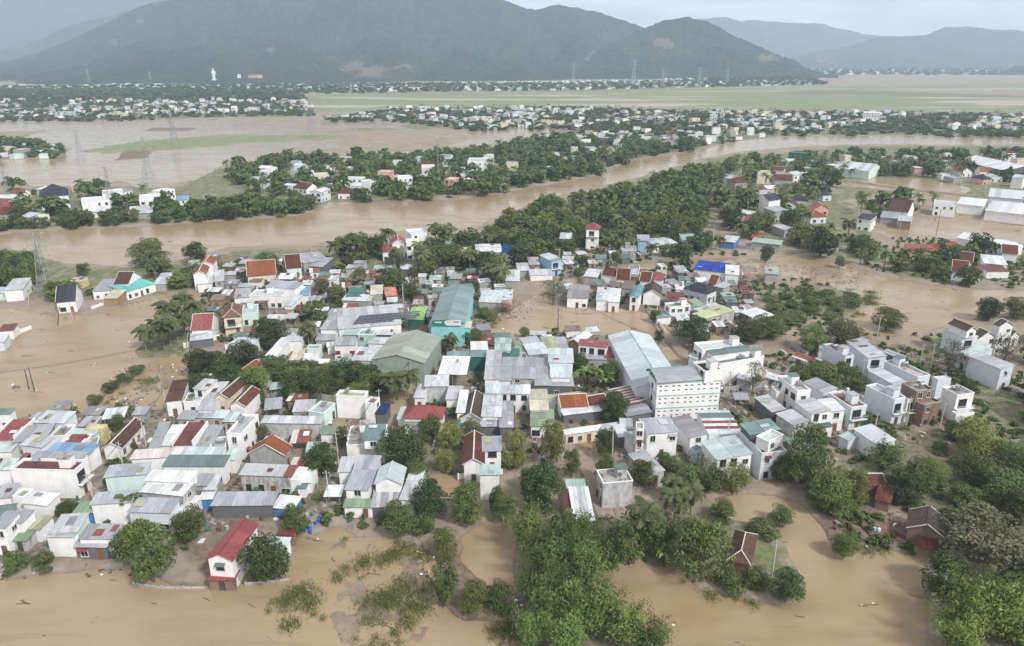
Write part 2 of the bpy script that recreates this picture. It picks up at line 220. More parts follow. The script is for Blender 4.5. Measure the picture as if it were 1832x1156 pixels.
# ---------------------------------------------------------------- surveyed layout (metres; x right, y away from the viewer)
B=[
([(-114.1, 148.9, 0.057, 4.3, 8.2, 4.5, 'shed', 'red', 'white', 'p')], 'at the left edge of town beside a grey-roofed neighbour'),
([(-108.6, 147.5, 0.255, 6.4, 6.0, 4.5, 'shed', 'grey', 'conc', '-')], 'wedged right of the red roof at the left edge'),
([(-107.6, 154.2, -0.057, 6.8, 4.7, 5.0, 'shed', 'pale', 'pblue', 'w1')], 'at the lake shore behind the left row'),
([(-103.4, 149.5, 0.086, 3.5, 5.3, 4.0, 'flat', 'dirty', 'white', '-')], 'with blackened terrace between grey and mint roofs'),
([(-98.2, 148.6, 0.021, 6.3, 2.6, 4.0, 'shed', 'pcyan', 'mint', 'w1'), (-96.0, 150.3, 0.0, 4.2, 2.2, 4.6, 'flat', 'cream', 'yellow', '-')], 'behind the rusty sheet roof'),
([(-98.2, 145.3, 0.024, 5.3, 4.1, 3.8, 'rust', 'rust', 'white', '-')], 'next to the bright blue roof'),
([(-94.6, 145.1, 0.343, 2.9, 4.0, 3.5, 'flat', 'conc', 'conc', '-')], 'low block right of the rusty sheet roof'),
([(-88.8, 148.4, 0.033, 3.7, 11.5, 3.5, 'gy', 'btile', 'white', 'w1')], 'long house along the lane by the lake'),
([(-94.2, 129.7, -0.042, 13.2, 4.1, 7.0, 'flat', 'maroon', 'white', 'w1b1')], 'large box with blank long side wall at the left'),
([(-95.3, 139.6, -0.077, 9.5, 3.5, 5.0, 'shed', 'blue', 'white', '-')], 'behind the large white box'),
([(-95.9, 135.9, -0.037, 10.6, 2.0, 5.5, 'shed', 'grey', 'white', '-')], 'narrow strip between blue roof and large white box'),
([(-112.1, 142.9, 0.108, 3.6, 3.9, 3.5, 'shed', 'mint', 'white', '-')], 'low one at the left frame edge'),
([(-104.8, 142.8, -0.204, 5.2, 3.7, 5.0, 'shed', 'lgrey', 'pblue', 'w0')], 'left of the bright blue roof'),
([(-105.2, 133.0, 0.088, 2.6, 3.7, 5.0, 'shed', 'mint', 'white', '-')], 'left of the large white box'),
([(-100.1, 124.6, 0.149, 2.8, 4.2, 4.0, 'shed', 'grey', 'white', '-')], 'below the large white box at left edge'),
([(-96.6, 124.1, -0.15, 2.4, 2.8, 4.0, 'flat', 'green', 'white', '-')], 'small roof terrace below the large white box'),
([(-92.2, 122.6, -0.159, 5.2, 3.3, 3.6, 'shed', 'white', 'white', '-')], 'low annex under the large white box'),
([(-121.5, 157.1, 0.058, 3.4, 2.2, 5.0, 'shed', 'teal', 'white', 'w0')], 'at the far left corner of the lake shore'),
([(-79.5, 146.3, 0.197, 2.0, 10.8, 4.5, 'shed', 'grey', 'conc', '-')], 'long narrow one right of the brown tiled lane house'),
([(-76.3, 146.3, 0.035, 3.2, 7.8, 4.5, 'shed', 'white', 'white', '-')], 'left of the maroon sheet roof'),
([(-72.4, 146.1, 0.024, 3.8, 8.7, 5.0, 'shed', 'maroon', 'white', 'p')], 'with grey parapet in the left quarter'),
([(-68.5, 146.3, 0.025, 3.5, 8.9, 4.2, 'shed', 'grey', 'conc', '-')], 'right of the maroon sheet roof'),
([(-65.3, 143.6, 0.28, 3.1, 5.6, 4.0, 'flat', 'mint', 'white', '-')], 'at the foot of the tall white box with window'),
([(-60.8, 147.2, -0.074, 3.5, 9.1, 7.0, 'flat', 'lgrey', 'white', 'w0w1')], 'tall narrow box beside the grey-plastered long wall'),
([(-76.4, 138.3, 0.103, 9.7, 3.0, 4.5, 'shed', 'pinkw', 'white', '-')], 'with a dark skylight strip'),
([(-66.2, 138.5, -0.053, 7.6, 2.9, 4.8, 'shed', 'pcyan', 'white', '-')], 'behind the long dark green roof'),
([(-66.3, 134.4, -0.006, 12.5, 3.6, 5.0, 'shed', 'teal', 'white', 'w0')], 'long roof in the middle of the left quarter'),
([(-60.5, 138.8, 0.003, 2.1, 3.9, 4.0, 'shed', 'mint', 'white', '-')], 'right end of the long dark green roof'),
([(-78.5, 130.0, 0.158, 7.6, 3.7, 5.5, 'shed', 'bgrey', 'mint', '-')], 'rounded blank wall facing the camera'),
([(-67.8, 126.0, -0.063, 8.8, 3.2, 6.5, 'shed', 'white', 'white', '-')], 'pale flat sheet top left of the lane crossing'),
([(-67.6, 123.9, -0.167, 8.8, 4.4, 5.5, 'shed', 'white', 'stain', 'w1')], 'stained wall below the pale sheet top'),
([(-76.3, 120.1, 0.115, 7.0, 3.3, 5.5, 'shed', 'bgrey', 'white', '-')], 'blank white wall above the palm bush'),
([(-67.8, 118.2, -0.048, 7.7, 3.8, 5.0, 'shed', 'bgrey', 'pblue', 'w0'), (-62.8, 119.6, -0.093, 2.3, 8.1, 3.0, 'shed', 'white', 'white', '-')], 'blank pale wall with one small window above the big garden tree'),
([(-80.1, 111.9, 0.102, 4.4, 4.7, 5.5, 'shed', 'lgrey', 'mint', 'w0'), (-80.4, 109.8, -0.018, 4.7, 1.6, 4.8, 'shed', 'lgrey', 'white', '-')], 'two-level front house behind the vine hedge'),
([(-74.1, 110.8, 0.0, 5.7, 3.6, 4.5, 'shed', 'grey', 'white', '-'), (-74.8, 109.4, -0.025, 5.5, 2.2, 3.2, 'shed', 'lgrey', 'dark', 'w0')], 'with dark front porch by the foreground bank'),
([(-89.0, 112.2, -0.038, 2.7, 3.5, 3.0, 'shed', 'green', 'stain', 'w0')], 'small bright green roof near the bottom left'),
([(-87.8, 114.9, -0.131, 2.5, 3.5, 3.5, 'shed', 'olive', 'white', '-')], 'behind the small bright green roof'),
([(-91.2, 111.5, 0.005, 2.1, 4.2, 6.5, 'shed', 'bgrey', 'white', 'w0w1'), (-89.9, 114.0, -0.096, 1.8, 3.2, 5.5, 'shed', 'grey', 'white', '-')], 'at the bottom left frame edge'),
([(-81.7, 119.8, 0.047, 3.3, 3.1, 3.5, 'shed', 'green', 'blue', '-')], 'small shed with blue wall'),
([(-62.2, 126.2, -0.026, 1.5, 3.8, 3.0, 'shed', 'teal', 'white', '-')], 'small canopy beside the lane'),
([(-60.5, 125.1, 0.077, 2.2, 3.1, 3.0, 'shed', 'white', 'blue', '-')], 'small white canopy beside the teal one'),
([(-62.4, 127.9, -0.005, 2.5, 3.6, 4.5, 'shed', 'grey', 'conc', '-')], 'behind the small teal canopy'),
([(-60.5, 127.7, 0.054, 1.9, 4.3, 4.0, 'shed', 'pale', 'conc', '-')], 'narrow one on the lane behind the canopies'),
([(-52.2, 122.5, 0.015, 11.6, 3.8, 3.6, 'shed', 'bgrey', 'dark', '-'), (-44.1, 122.5, -0.175, 4.1, 3.6, 2.8, 'shed', 'white', 'blue', '-')], 'long black-stained blank wall in the foreground'),
([(-50.0, 130.7, -0.07, 10.5, 3.5, 5.0, 'shed', 'lgrey', 'stain', 'w0'), (-43.8, 130.8, -0.091, 2.0, 5.0, 4.2, 'flat', 'white', 'white', '-'), (-42.2, 131.5, -0.047, 2.3, 4.6, 3.3, 'shed', 'white', 'white', '-'), (-42.6, 129.5, -0.011, 1.6, 4.0, 3.0, 'shed', 'teal', 'white', '-')], 'long house with mould-streaked wall'),
([(-52.8, 140.3, -0.105, 7.8, 3.6, 4.3, 'gy', 'otile', 'conc', 'w1')], 'weathered orange tile gable above the mould-streaked house'),
([(-48.2, 105.7, -0.101, 4.1, 9.7, 6.2, 'gy', 'red', 'white', 'w0'), (-48.7, 101.3, -0.032, 4.2, 2.1, 2.6, 'shed', 'red', 'brick', 'w0'), (-42.9, 108.8, -0.079, 5.6, 3.2, 3.3, 'shed', 'pcyan', 'white', '-')], 'tall gabled house standing at the foreground water'),
([(-41.3, 113.0, -0.061, 2.6, 1.5, 2.8, 'shed', 'maroon', 'brick', '-')], 'small shed beyond the red gabled house'),
([(-39.6, 164.0, -0.106, 7.2, 3.2, 6.5, 'flat', 'olive', 'white', '-'), (-34.2, 161.7, -0.216, 2.5, 3.4, 5.8, 'flat', 'brown', 'white', 'w1')], 'blank white box beside the empty grass lot'),
([(-31.7, 161.7, -0.092, 2.3, 4.7, 3.5, 'shed', 'solar', 'dark', '-')], 'dark blue panel canopy beside the blank white box'),
([(-46.6, 161.4, -0.296, 4.2, 5.7, 4.0, 'flat', 'lgrey', 'mint', 'w1')], 'long terrace house below the empty grass lot'),
([(-51.6, 153.8, -0.028, 13.9, 2.8, 4.5, 'shed', 'pale', 'stainl', '-')], 'long grey-plastered wall facing the camera'),
([(-32.3, 144.8, 0.099, 8.2, 8.7, 5.5, 'flat', 'dirty', 'white', 'w1'), (-29.9, 141.3, 0.068, 3.9, 5.5, 8.0, 'shed', 'teal', 'white', 'z5.5w0')], 'white house with roof terrace room'),
([(-42.5, 151.5, -0.07, 3.3, 3.2, 3.0, 'shed', 'green', 'white', '-')], 'small one between two dark round trees'),
([(-21.1, 158.3, -0.045, 8.8, 5.5, 4.0, 'hip', 'red', 'white', 'w0'), (-21.2, 155.6, -0.058, 8.3, 3.2, 3.0, 'shed', 'green', 'white', '-'), (-26.6, 160.1, -0.071, 1.5, 5.2, 3.0, 'shed', 'mint', 'white', '-')], 'bungalow with bright hip roof at the flooded lane'),
([(-19.6, 173.6, 0.05, 5.8, 5.4, 5.5, 'shed', 'pale', 'stainl', '-'), (-23.2, 170.6, -0.086, 2.5, 6.4, 4.0, 'shed', 'pale', 'white', 'w0')], 'grey concrete house behind the red hip bungalow'),
([(-15.6, 182.5, -0.046, 7.1, 10.2, 6.0, 'shed', 'white', 'dark', 'open')], 'large open-sided white canopy in the factory lane'),
([(-14.5, 167.4, -0.055, 3.3, 6.1, 5.0, 'shed', 'lgrey', 'white', '-')], 'behind the dark gabled bungalow'),
([(-12.1, 161.5, -0.031, 1.7, 10.5, 5.5, 'shed', 'white', 'white', '-')], 'narrow white strip roof left of the dark gable'),
([(-9.5, 161.1, -0.049, 4.8, 12.1, 4.2, 'gy', 'dtile', 'white', 'w0'), (-10.6, 154.8, 0.0, 3.3, 3.1, 2.8, 'shed', 'bstripe', 'white', '-')], 'dark gabled bungalow in the centre'),
([(-4.8, 160.6, -0.03, 4.3, 10.8, 5.0, 'shed', 'pale', 'white', '-'), (-5.0, 155.1, -0.014, 4.7, 4.8, 3.6, 'shed', 'bgrey', 'dark', '-')], 'pale ridged roof right of the dark gable'),
([(-1.3, 156.7, -0.001, 2.8, 11.8, 4.5, 'shed', 'grey', 'dark', 'w0')], 'narrow grey roof left of the flooded yard'),
([(-1.0, 167.4, -0.026, 10.7, 4.0, 6.0, 'shed', 'pcyan', 'white', 'w0')], 'long pale roof above the flooded yard'),
([(-5.1, 183.2, -0.014, 3.7, 18.1, 6.0, 'shed', 'lgrey', 'white', '-')], 'leftmost of the central grey roof row'),
([(-1.7, 181.3, -0.028, 2.9, 13.6, 5.5, 'shed', 'grey', 'white', '-')], 'second of the central grey roof row'),
([(3.1, 182.5, -0.029, 6.1, 12.1, 5.2, 'shed', 'grey', 'stain', 'w0')], 'widest of the central grey roof row'),
([(8.3, 180.8, -0.03, 3.9, 16.4, 5.0, 'shed', 'grey', 'dark', '-')], 'patched one right in the central grey row'),
([(13.1, 176.8, -0.021, 5.8, 5.2, 4.0, 'shed', 'grey', 'dark', 'w0'), (13.0, 179.4, -0.054, 5.1, 6.4, 5.6, 'shed', 'pcyan', 'white', '-')], 'stepped roofs beside the banana clump'),
([(13.5, 187.0, -0.044, 6.4, 8.0, 7.0, 'shed', 'pcyan', 'white', 'w0')], 'tall pale top behind the central grey row'),
([(-2.7, 197.8, 0.021, 4.2, 7.9, 6.0, 'shed', 'pmint', 'white', '-'), (-0.6, 194.4, 0.0, 5.0, 4.0, 5.0, 'shed', 'dteal', 'lime', '-')], 'square pale green top in the back row'),
([(-9.6, 198.5, 0.078, 4.5, 6.2, 5.0, 'shed', 'white', 'white', '-')], 'small white square top in the back row'),
([(-15.0, 193.2, 0.0, 6.7, 4.2, 4.5, 'shed', 'tgrey', 'dteal', '-'), (-9.4, 193.2, 0.0, 4.4, 3.9, 5.0, 'shed', 'tgrey', 'dteal', '-')], 'narrow grey-green strip by the factory lane'),
([(2.7, 199.3, 0.045, 3.3, 8.9, 4.5, 'shed', 'green', 'white', '-'), (3.8, 193.6, 0.038, 3.3, 4.5, 4.0, 'shed', 'pale', 'white', '-')], 'grass green strip in the back row'),
([(5.7, 202.9, 0.405, 5.2, 5.4, 5.0, 'shed', 'bgrey', 'conc', '-')], 'skewed grey roof at the flooded field'),
([(7.0, 196.8, 0.24, 5.6, 6.6, 5.0, 'shed', 'pcyan', 'conc', '-')], 'skewed pale roof at the flooded field'),
([(11.2, 200.7, 0.127, 3.9, 9.4, 5.0, 'shed', 'olive', 'conc', '-')], 'olive striped roof at the flooded field'),
([(14.8, 200.6, 0.084, 2.6, 8.9, 5.0, 'shed', 'grey', 'conc', '-')], 'narrow grey roof left of the brick gable'),
([(23.5, 196.2, -0.281, 8.0, 3.5, 7.0, 'shed', 'red', 'white', 'w0'), (23.0, 193.7, -0.092, 7.7, 3.5, 4.0, 'shed', 'grey', 'conc', 'w0')], 'tall white house with red strip roof'),
([(28.0, 195.4, 0.023, 2.5, 6.4, 4.5, 'shed', 'red', 'white', '-'), (28.1, 193.0, -0.112, 2.6, 4.3, 3.2, 'shed', 'pale', 'dark', '-')], 'red lean-to against the long pale warehouse'),
([(20.7, 206.8, -0.526, 3.5, 8.4, 4.5, 'gy', 'white', 'brick', '-')], 'bare brick gable at the flooded field'),
([(6.6, 163.4, 0.004, 4.1, 9.9, 5.0, 'shed', 'cream', 'white', '-'), (7.2, 156.2, -0.037, 5.2, 7.1, 3.8, 'shed', 'green', 'white', 'w0')], 'cream roof with rusty edge by the flooded yard'),
([(15.0, 164.8, 0.14, 6.4, 5.8, 4.0, 'gx', 'otile', 'white', 'w0'), (13.3, 168.9, 0.241, 8.2, 1.6, 3.6, 'shed', 'olive', 'white', '-'), (17.1, 161.7, 0.238, 9.8, 2.5, 3.0, 'shed', 'white', 'dark', '-')], 'orange tiled house in the centre'),
([(20.5, 165.8, 0.367, 5.2, 4.0, 3.8, 'gx', 'rtile', 'white', '-')], 'dark red tiled one right of the orange tiles'),
([(35.9, 184.6, -3.072, 12.0, 35.7, 7.0, 'gy', 'pcyan', 'pblue', 'n=warehouse')], 'very long pale warehouse in the centre right'),
([(42.7, 165.3, -1.457, 7.0, 16.0, 10.5, 'flat', 'white', 'white', 'vents'), (40.4, 164.9, -1.39, 7.1, 12.3, 10.9, 'arch', 'bgrey', 'white', 'z10.4'), (48.1, 165.2, -1.294, 5.9, 4.6, 13.4, 'flat', 'black', 'white', 'z10.3w0')], 'tall three-band block with rows of small vents'),
([(62.3, 185.2, -1.201, 2.9, 14.6, 7.0, 'flat', 'teal', 'white', '-'), (60.2, 188.2, -1.416, 3.4, 10.8, 8.0, 'shed', 'teal', 'white', 'w0'), (58.8, 192.8, -1.365, 5.5, 12.7, 8.0, 'flat', 'white', 'white', 'w0'), (52.0, 191.4, -0.865, 2.8, 2.5, 5.0, 'shed', 'mint', 'white', '-')], 'big blank white hall behind the three-band block'),
([(29.2, 167.9, -1.334, 9.6, 5.9, 4.0, 'shed', 'strips', 'dark', '-'), (30.4, 160.7, -1.402, 4.6, 6.1, 3.6, 'shed', 'grey', 'dark', '-')], 'shed roof with red-brown strips by the long warehouse'),
([(16.6, 151.3, 0.28, 9.2, 1.8, 3.2, 'shed', 'white', 'cream', 'w0'), (23.9, 153.5, 0.271, 5.9, 1.6, 3.2, 'shed', 'mint', 'white', 'w0')], 'row of low shops with thin white roof by the road fork'),
([(32.9, 146.4, 0.163, 6.9, 5.7, 7.0, 'shed', 'bgrey', 'white', 'w0'), (28.2, 143.6, -0.096, 1.6, 3.2, 8.5, 'flat', 'dirty', 'white', 'w0'), (27.9, 146.0, 0.232, 3.4, 4.9, 4.0, 'shed', 'lgrey', 'white', 'w0'), (25.2, 150.3, 0.174, 2.2, 4.7, 3.5, 'shed', 'pale', 'dark', '-'), (26.8, 153.1, -0.094, 2.5, 4.2, 3.8, 'shed', 'lgrey', 'white', '-')], 'two-storey house with long glazed upper floor'),
([(40.5, 148.9, -1.33, 9.3, 4.0, 5.5, 'shed', 'mauve', 'white', 'w1')], 'mauve-grey roof right of the glazed house'),
([(48.4, 152.5, 0.027, 7.4, 10.5, 4.5, 'shed', 'rows', 'white', '-')], 'patchwork roof of pale green and rust sheets'),
([(46.0, 138.1, -1.389, 7.7, 7.6, 6.0, 'shed', 'pcyan', 'white', 'w1'), (41.1, 141.4, -0.876, 2.7, 2.2, 3.5, 'shed', 'tgrey', 'pblue', '-')], 'pale single-slope roof above the light bushes'),
([(54.1, 139.4, -1.383, 9.8, 5.6, 7.0, 'flat', 'dirty', 'pblue', 'w1'), (54.1, 141.8, -1.407, 4.7, 6.6, 9.0, 'shed', 'tgrey', 'dark', 'z7'), (54.6, 137.0, -0.935, 3.0, 5.2, 9.6, 'flat', 'mint', 'white', 'z7w1')], 'blue-white house with cluttered terrace'),
([(65.5, 143.5, -1.597, 7.7, 6.4, 3.5, 'shed', 'tgrey', 'dark', '-')], 'large green net roof behind the tall garden tree'),
([(64.0, 163.5, -1.358, 8.0, 3.5, 4.0, 'shed', 'lgrey', 'dark', '-'), (66.9, 156.0, -1.245, 6.0, 4.2, 4.0, 'shed', 'lgrey', 'stainl', '-')], 'long low shed beside the trampled grass'),
([(71.2, 168.0, -1.384, 9.1, 3.6, 7.5, 'flat', 'pale', 'white', 'w0w1'), (68.0, 169.6, -1.55, 3.5, 2.1, 5.0, 'flat', 'white', 'white', 'w0')], 'tall house at the walled bare plot'),
([(78.6, 169.7, -1.173, 6.8, 4.2, 6.0, 'shed', 'grey', 'pblue', '-')], 'grey roof behind the tall house at the bare plot'),
([(72.2, 158.0, -1.336, 6.6, 4.8, 6.0, 'shed', 'lgrey', 'white', 'w1'), (77.1, 159.0, -1.523, 6.2, 3.5, 5.8, 'shed', 'white', 'white', 'w1'), (73.0, 153.4, -1.361, 1.6, 4.6, 3.0, 'shed', 'teal', 'white', '-')], 'front house with brown door and green awning'),
([(81.7, 160.9, -1.313, 8.5, 4.3, 6.5, 'flat', 'redfl', 'pblue', 'w1b1')], 'red roof terrace nearest the road'),
([(93.0, 193.0, -1.282, 9.5, 2.8, 6.4, 'flat', 'redfl', 'pblue', 'w1b1')], 'red roof terrace beside the large mottled tree'),
([(101.1, 192.5, -1.508, 10.6, 5.0, 6.5, 'shed', 'lgrey', 'pblue', 'w1b1'), (103.1, 202.8, -1.292, 2.8, 5.6, 5.0, 'shed', 'bgrey', 'pblue', '-')], 'with dark green balcony netting'),
([(105.1, 178.6, -1.238, 11.1, 4.1, 7.0, 'flat', 'dirty', 'pblue', 'w1')], 'long house with cluttered concrete roof and mast'),
([(99.1, 176.3, -1.301, 9.8, 3.5, 5.5, 'shed', 'pale', 'pblue', '-')], 'curved pale roof between two long houses'),
([(91.9, 163.1, -1.181, 8.6, 3.5, 7.5, 'flat', 'bgrey', 'pblue', 'w1b1')], 'nearest long house of the right-hand row'),
([(98.0, 162.5, -1.585, 4.0, 3.4, 6.5, 'flat', 'redfl', 'white', 'w1b1')], 'narrow front with red terrace'),
([(99.4, 162.9, -1.341, 5.0, 4.8, 9.0, 'flat', 'conc', 'brick', 'w1'), (101.0, 160.3, -1.161, 2.8, 5.5, 6.2, 'flat', 'conc', 'brick', 'w1')], 'unfinished bare brick house under construction'),
([(110.2, 163.8, -1.329, 4.6, 5.0, 7.5, 'flat', 'conc', 'white', 'w1b1'), (110.0, 160.0, -1.4, 1.6, 5.0, 3.4, 'flat', 'white', 'white', 'w1')], 'corner house with barred balcony'),
([(112.4, 174.5, -1.399, 1.9, 3.9, 6.0, 'flat', 'white', 'pblue', '-')], 'plain one behind the corner house'),
([(130.5, 183.4, -1.218, 9.4, 4.5, 7.0, 'shed', 'lgrey', 'pblue', 'w1'), (132.8, 194.0, -1.139, 3.6, 9.5, 5.5, 'shed', 'mint', 'pblue', 'w0')], 'big lone box with blank side on the grass'),
([(134.8, 205.3, -1.411, 8.0, 5.0, 7.0, 'flat', 'white', 'pblue', 'w1b1'), (134.0, 203.8, -1.304, 6.6, 3.3, 9.4, 'gx', 'dtile', 'white', 'z7w1')], 'villa with tall blank side at the right edge'),
([(142.0, 205.6, -1.35, 3.2, 6.8, 5.5, 'gx', 'dtile', 'white', 'w1')], 'low tiled front between two villas at the right edge'),
([(147.1, 205.2, -1.372, 2.0, 4.6, 9.5, 'gx', 'dtile', 'white', 'w1'), (154.6, 210.9, -1.214, 1.6, 3.9, 4.0, 'gx', 'dtile', 'white', 'w1')], 'narrow villa with red shutters at the right edge'),
([(-46.3, 222.1, 0.248, 19.1, 17.4, 6.0, 'shed', 'lgrey', 'white', 'solar'), (-56.3, 219.0, -0.035, 5.7, 13.5, 5.6, 'shed', 'grey', 'white', '-')], 'large factory hall with rooftop solar panels'),
([(-31.4, 229.2, -0.023, 4.7, 10.0, 4.5, 'shed', 'lime', 'dteal', '-')], 'bright lime box beside the solar factory'),
([(-19.3, 228.3, -0.024, 10.2, 36.0, 8.0, 'gy', 'tgrey', 'cyan', 'n=factory'), (-19.3, 214.6, -0.032, 12.8, 4.6, 6.0, 'shed', 'rgreen', 'cyan', 'w0')], 'turquoise factory hall with signboard on its roof edge'),
([(-29.6, 192.4, -0.158, 14.4, 18.9, 7.0, 'gy', 'sage', 'sagew', 'n=warehouse'), (-32.7, 185.3, 0.08, 7.4, 8.8, 4.0, 'shed', 'green', 'sagew', '-'), (-33.2, 181.1, -1.099, 7.6, 3.2, 3.2, 'shed', 'pale', 'dark', '-')], 'sage green warehouse with raised roof vent'),
([(-44.1, 207.5, -0.063, 4.6, 3.7, 6.0, 'flat', 'pmint', 'mintw', 'w0'), (-49.0, 209.3, -0.05, 3.9, 3.6, 5.5, 'shed', 'pmint', 'mintw', '-')], 'mint box between solar factory and sage warehouse'),
([(-39.9, 213.2, -0.035, 5.8, 3.6, 4.0, 'shed', 'pale', 'dark', '-')], 'low pale roof behind the sage warehouse'),
([(-49.7, 204.1, 0.0, 6.0, 5.1, 4.5, 'shed', 'grey', 'white', 'rdoor')], 'white front with red door panels'),
([(-39.8, 204.7, -0.046, 6.1, 3.8, 4.5, 'shed', 'pale', 'white', 'w0')], 'white front with two dark windows by the sage warehouse'),
([(-42.5, 196.6, -0.087, 6.2, 7.8, 3.5, 'shed', 'pale', 'white', '-')], 'pale low roof against the sage warehouse'),
([(-58.7, 201.4, 0.0, 3.8, 2.8, 4.0, 'flat', 'teal', 'mint', 'w0')], 'small pale box beside the lone palm'),
([(-57.5, 210.8, 0.092, 5.2, 5.3, 3.5, 'shed', 'grey', 'conc', 'w0')], 'grey hut behind the lone palm'),
([(-69.0, 201.0, -0.097, 2.9, 12.3, 4.0, 'shed', 'white', 'white', '-'), (-67.0, 208.9, 0.135, 5.2, 5.4, 4.0, 'shed', 'pale', 'white', '-')], 'long white strip roof left of the lone palm'),
([(-62.6, 197.3, 0.006, 2.8, 6.4, 3.0, 'shed', 'cream', 'cream', '-')], 'cream sheet lean-to above the orchard'),
([(-58.2, 195.6, 0.088, 4.0, 4.2, 3.0, 'shed', 'white', 'white', '-')], 'white sheet lean-to above the orchard'),
([(-54.6, 192.3, 0.0, 4.3, 2.4, 3.0, 'shed', 'white', 'brick', '-')], 'lowest white sheet lean-to at the orchard edge'),
([(-57.3, 255.4, 0.034, 5.2, 8.1, 3.5, 'shed', 'dteal', 'conc', '-'), (-55.5, 250.7, -0.131, 10.1, 5.3, 3.0, 'shed', 'pale', 'conc', '-')], 'dark green hut in the orchard clearing'),
([(-49.8, 257.0, 0.141, 4.0, 8.8, 4.0, 'shed', 'cream', 'conc', '-')], 'cream roof hut in the orchard clearing'),
([(-44.7, 256.5, 0.248, 3.9, 8.4, 3.5, 'shed', 'salmon', 'conc', '-')], 'hut under a salmon tarpaulin in the orchard clearing'),
([(-120.4, 273.5, 0.252, 4.3, 13, 7.0, 'gy', 'otile', 'white', '-'), (-121.0, 281.8, 0.169, 4.6, 8.5, 8.0, 'gy', 'otile', 'white', '-'), (-118.4, 271.7, 0.31, 5.4, 12.2, 4.0, 'shed', 'white', 'white', '-')], 'steep orange roof near the lake palms'),
([(-112.6, 270.3, 0.345, 3.1, 13, 5.5, 'shed', 'pale', 'conc', 'w0')], 'upright pale roof right of the steep orange one'),
([(-99.9, 281.2, 0.311, 10.4, 13.6, 4.5, 'gx', 'otile', 'cream', 'w0')], 'long bright orange tiled house'),
([(-90.3, 291.2, 0.344, 5.6, 13, 4.5, 'gx', 'rtile', 'mint', 'w0')], 'dark red tiled house with mint wall'),
([(-79.5, 295.4, -0.183, 5.6, 11.2, 4.0, 'shed', 'grey', 'dark', '-'), (-85.4, 301.0, 0.561, 10.5, 13.1, 4.6, 'shed', 'grey', 'conc', '-')], 'grey barn by the riverside palms'),
([(-89.2, 278.1, 0.057, 5.3, 5.9, 3.0, 'shed', 'white', 'dark', 'open')], 'small white canopy below the orange tiles'),
([(-87.3, 250.3, 0.0, 11.8, 7.6, 5.0, 'flat', 'lgrey', 'white', 'w0'), (-83.3, 256.4, -0.292, 11.8, 5.8, 6.2, 'shed', 'bgrey', 'white', '-'), (-96.6, 250.0, 0.23, 4.9, 8.8, 5.0, 'shed', 'grey', 'white', '-'), (-76.9, 244.3, -0.154, 2.4, 9.2, 4.0, 'shed', 'pale', 'white', 'w1')], 'walled compound with wide white front'),
([(-75.7, 255.6, 0.163, 2.6, 8.6, 4.0, 'shed', 'blue', 'white', '-')], 'small blue roof behind the walled compound'),
([(-97.6, 218.2, 0.18, 5.7, 10.8, 5.0, 'gx', 'pinkt', 'white', '-'), (-96.5, 212.2, 0.358, 6.1, 6.8, 3.5, 'shed', 'pale', 'dark', '-')], 'pinkish tiled house above the coconut grove'),
([(-91.3, 225.8, 0.305, 5.1, 11.4, 6.5, 'hip', 'pinkb', 'cream', 'w0b0')], 'cream two-storey villa with faded hip roof'),
([(-88.1, 232.7, 0.275, 4.8, 8.8, 5.0, 'flat', 'lgrey', 'mint', 'w0')], 'roofless grey block behind the palms'),
([(-79.7, 200.3, -0.04, 6.3, 11.0, 4.5, 'shed', 'pale', 'white', '-')], 'broad pale roof beside the broken wall'),
([(-71.0, 187.5, -0.118, 6.4, 5.6, 3.5, 'hip', 'otile', 'brick', '-')], 'lone orange pavilion among the orchard trees'),
([(-157.9, 248.1, 0.357, 5.8, 12.9, 4.5, 'gx', 'slate', 'white', 'w0')], 'dark slate house by the pylon'),
([(-152.4, 263.1, 0.196, 5.9, 13, 4.0, 'shed', 'grey', 'white', 'w0')], 'long grey roof on the lake spit'),
([(-144.3, 253.2, 0.042, 4.6, 7.4, 3.5, 'shed', 'cream', 'wood', '-')], 'cream porch on the lake spit'),
([(-143.0, 263.4, 1.061, 11.8, 10.2, 4.0, 'shed', 'turq', 'white', 'w0')], 'bright turquoise roof at the lake'),
([(-146.1, 266.8, 0.024, 5.1, 10.2, 5.0, 'gx', 'btile', 'white', '-')], 'brown gable on the lake spit'),
([(-135.5, 273.1, 0.185, 4.3, 13, 3.5, 'shed', 'pale', 'conc', '-')], 'pale roof right of the turquoise one'),
([(-184.1, 260.7, 0.33, 5.6, 13, 5.0, 'shed', 'lgrey', 'white', 'w1')], 'grey roof left of the pylon'),
([(-187.6, 258.1, 0.0, 6.8, 5.3, 3.5, 'shed', 'pale', 'mint', '-')], 'low pale roof at the left frame edge by the pylon'),
([(-160.7, 218.6, 0.262, 3.8, 4.8, 3.5, 'shed', 'maroon', 'white', '-')], 'maroon roof in the walled plot on the lake'),
([(-156.8, 208.9, 0.261, 2.9, 5.2, 3.5, 'shed', 'pale', 'pblue', '-')], 'pale blue hut in the walled plot on the lake'),
([(-168.5, 272.2, -0.12, 5.2, 4.6, 3.5, 'flat', 'cream', 'yellow', '-')], 'mouldy yellow hut on the lake spit'),
([(15.9, 292.2, -1.151, 10.6, 4.4, 7.0, 'shed', 'pale', 'lblue', 'w1b1'), (9.1, 297.0, 0.071, 4.2, 9.2, 4.0, 'shed', 'grey', 'conc', '-'), (11.5, 283.2, 0.093, 8.8, 5.9, 3.2, 'shed', 'pale', 'white', '-')], 'tall light blue house by the submerged road'),
([(9.8, 287.3, 0.06, 4.0, 4.8, 3.5, 'shed', 'maroon', 'conc', '-')], 'small maroon roof beside the light blue house'),
([(4.4, 289.7, 0.088, 4.5, 8.8, 3.5, 'shed', 'pale', 'conc', '-')], 'pale hut left of the light blue house'),
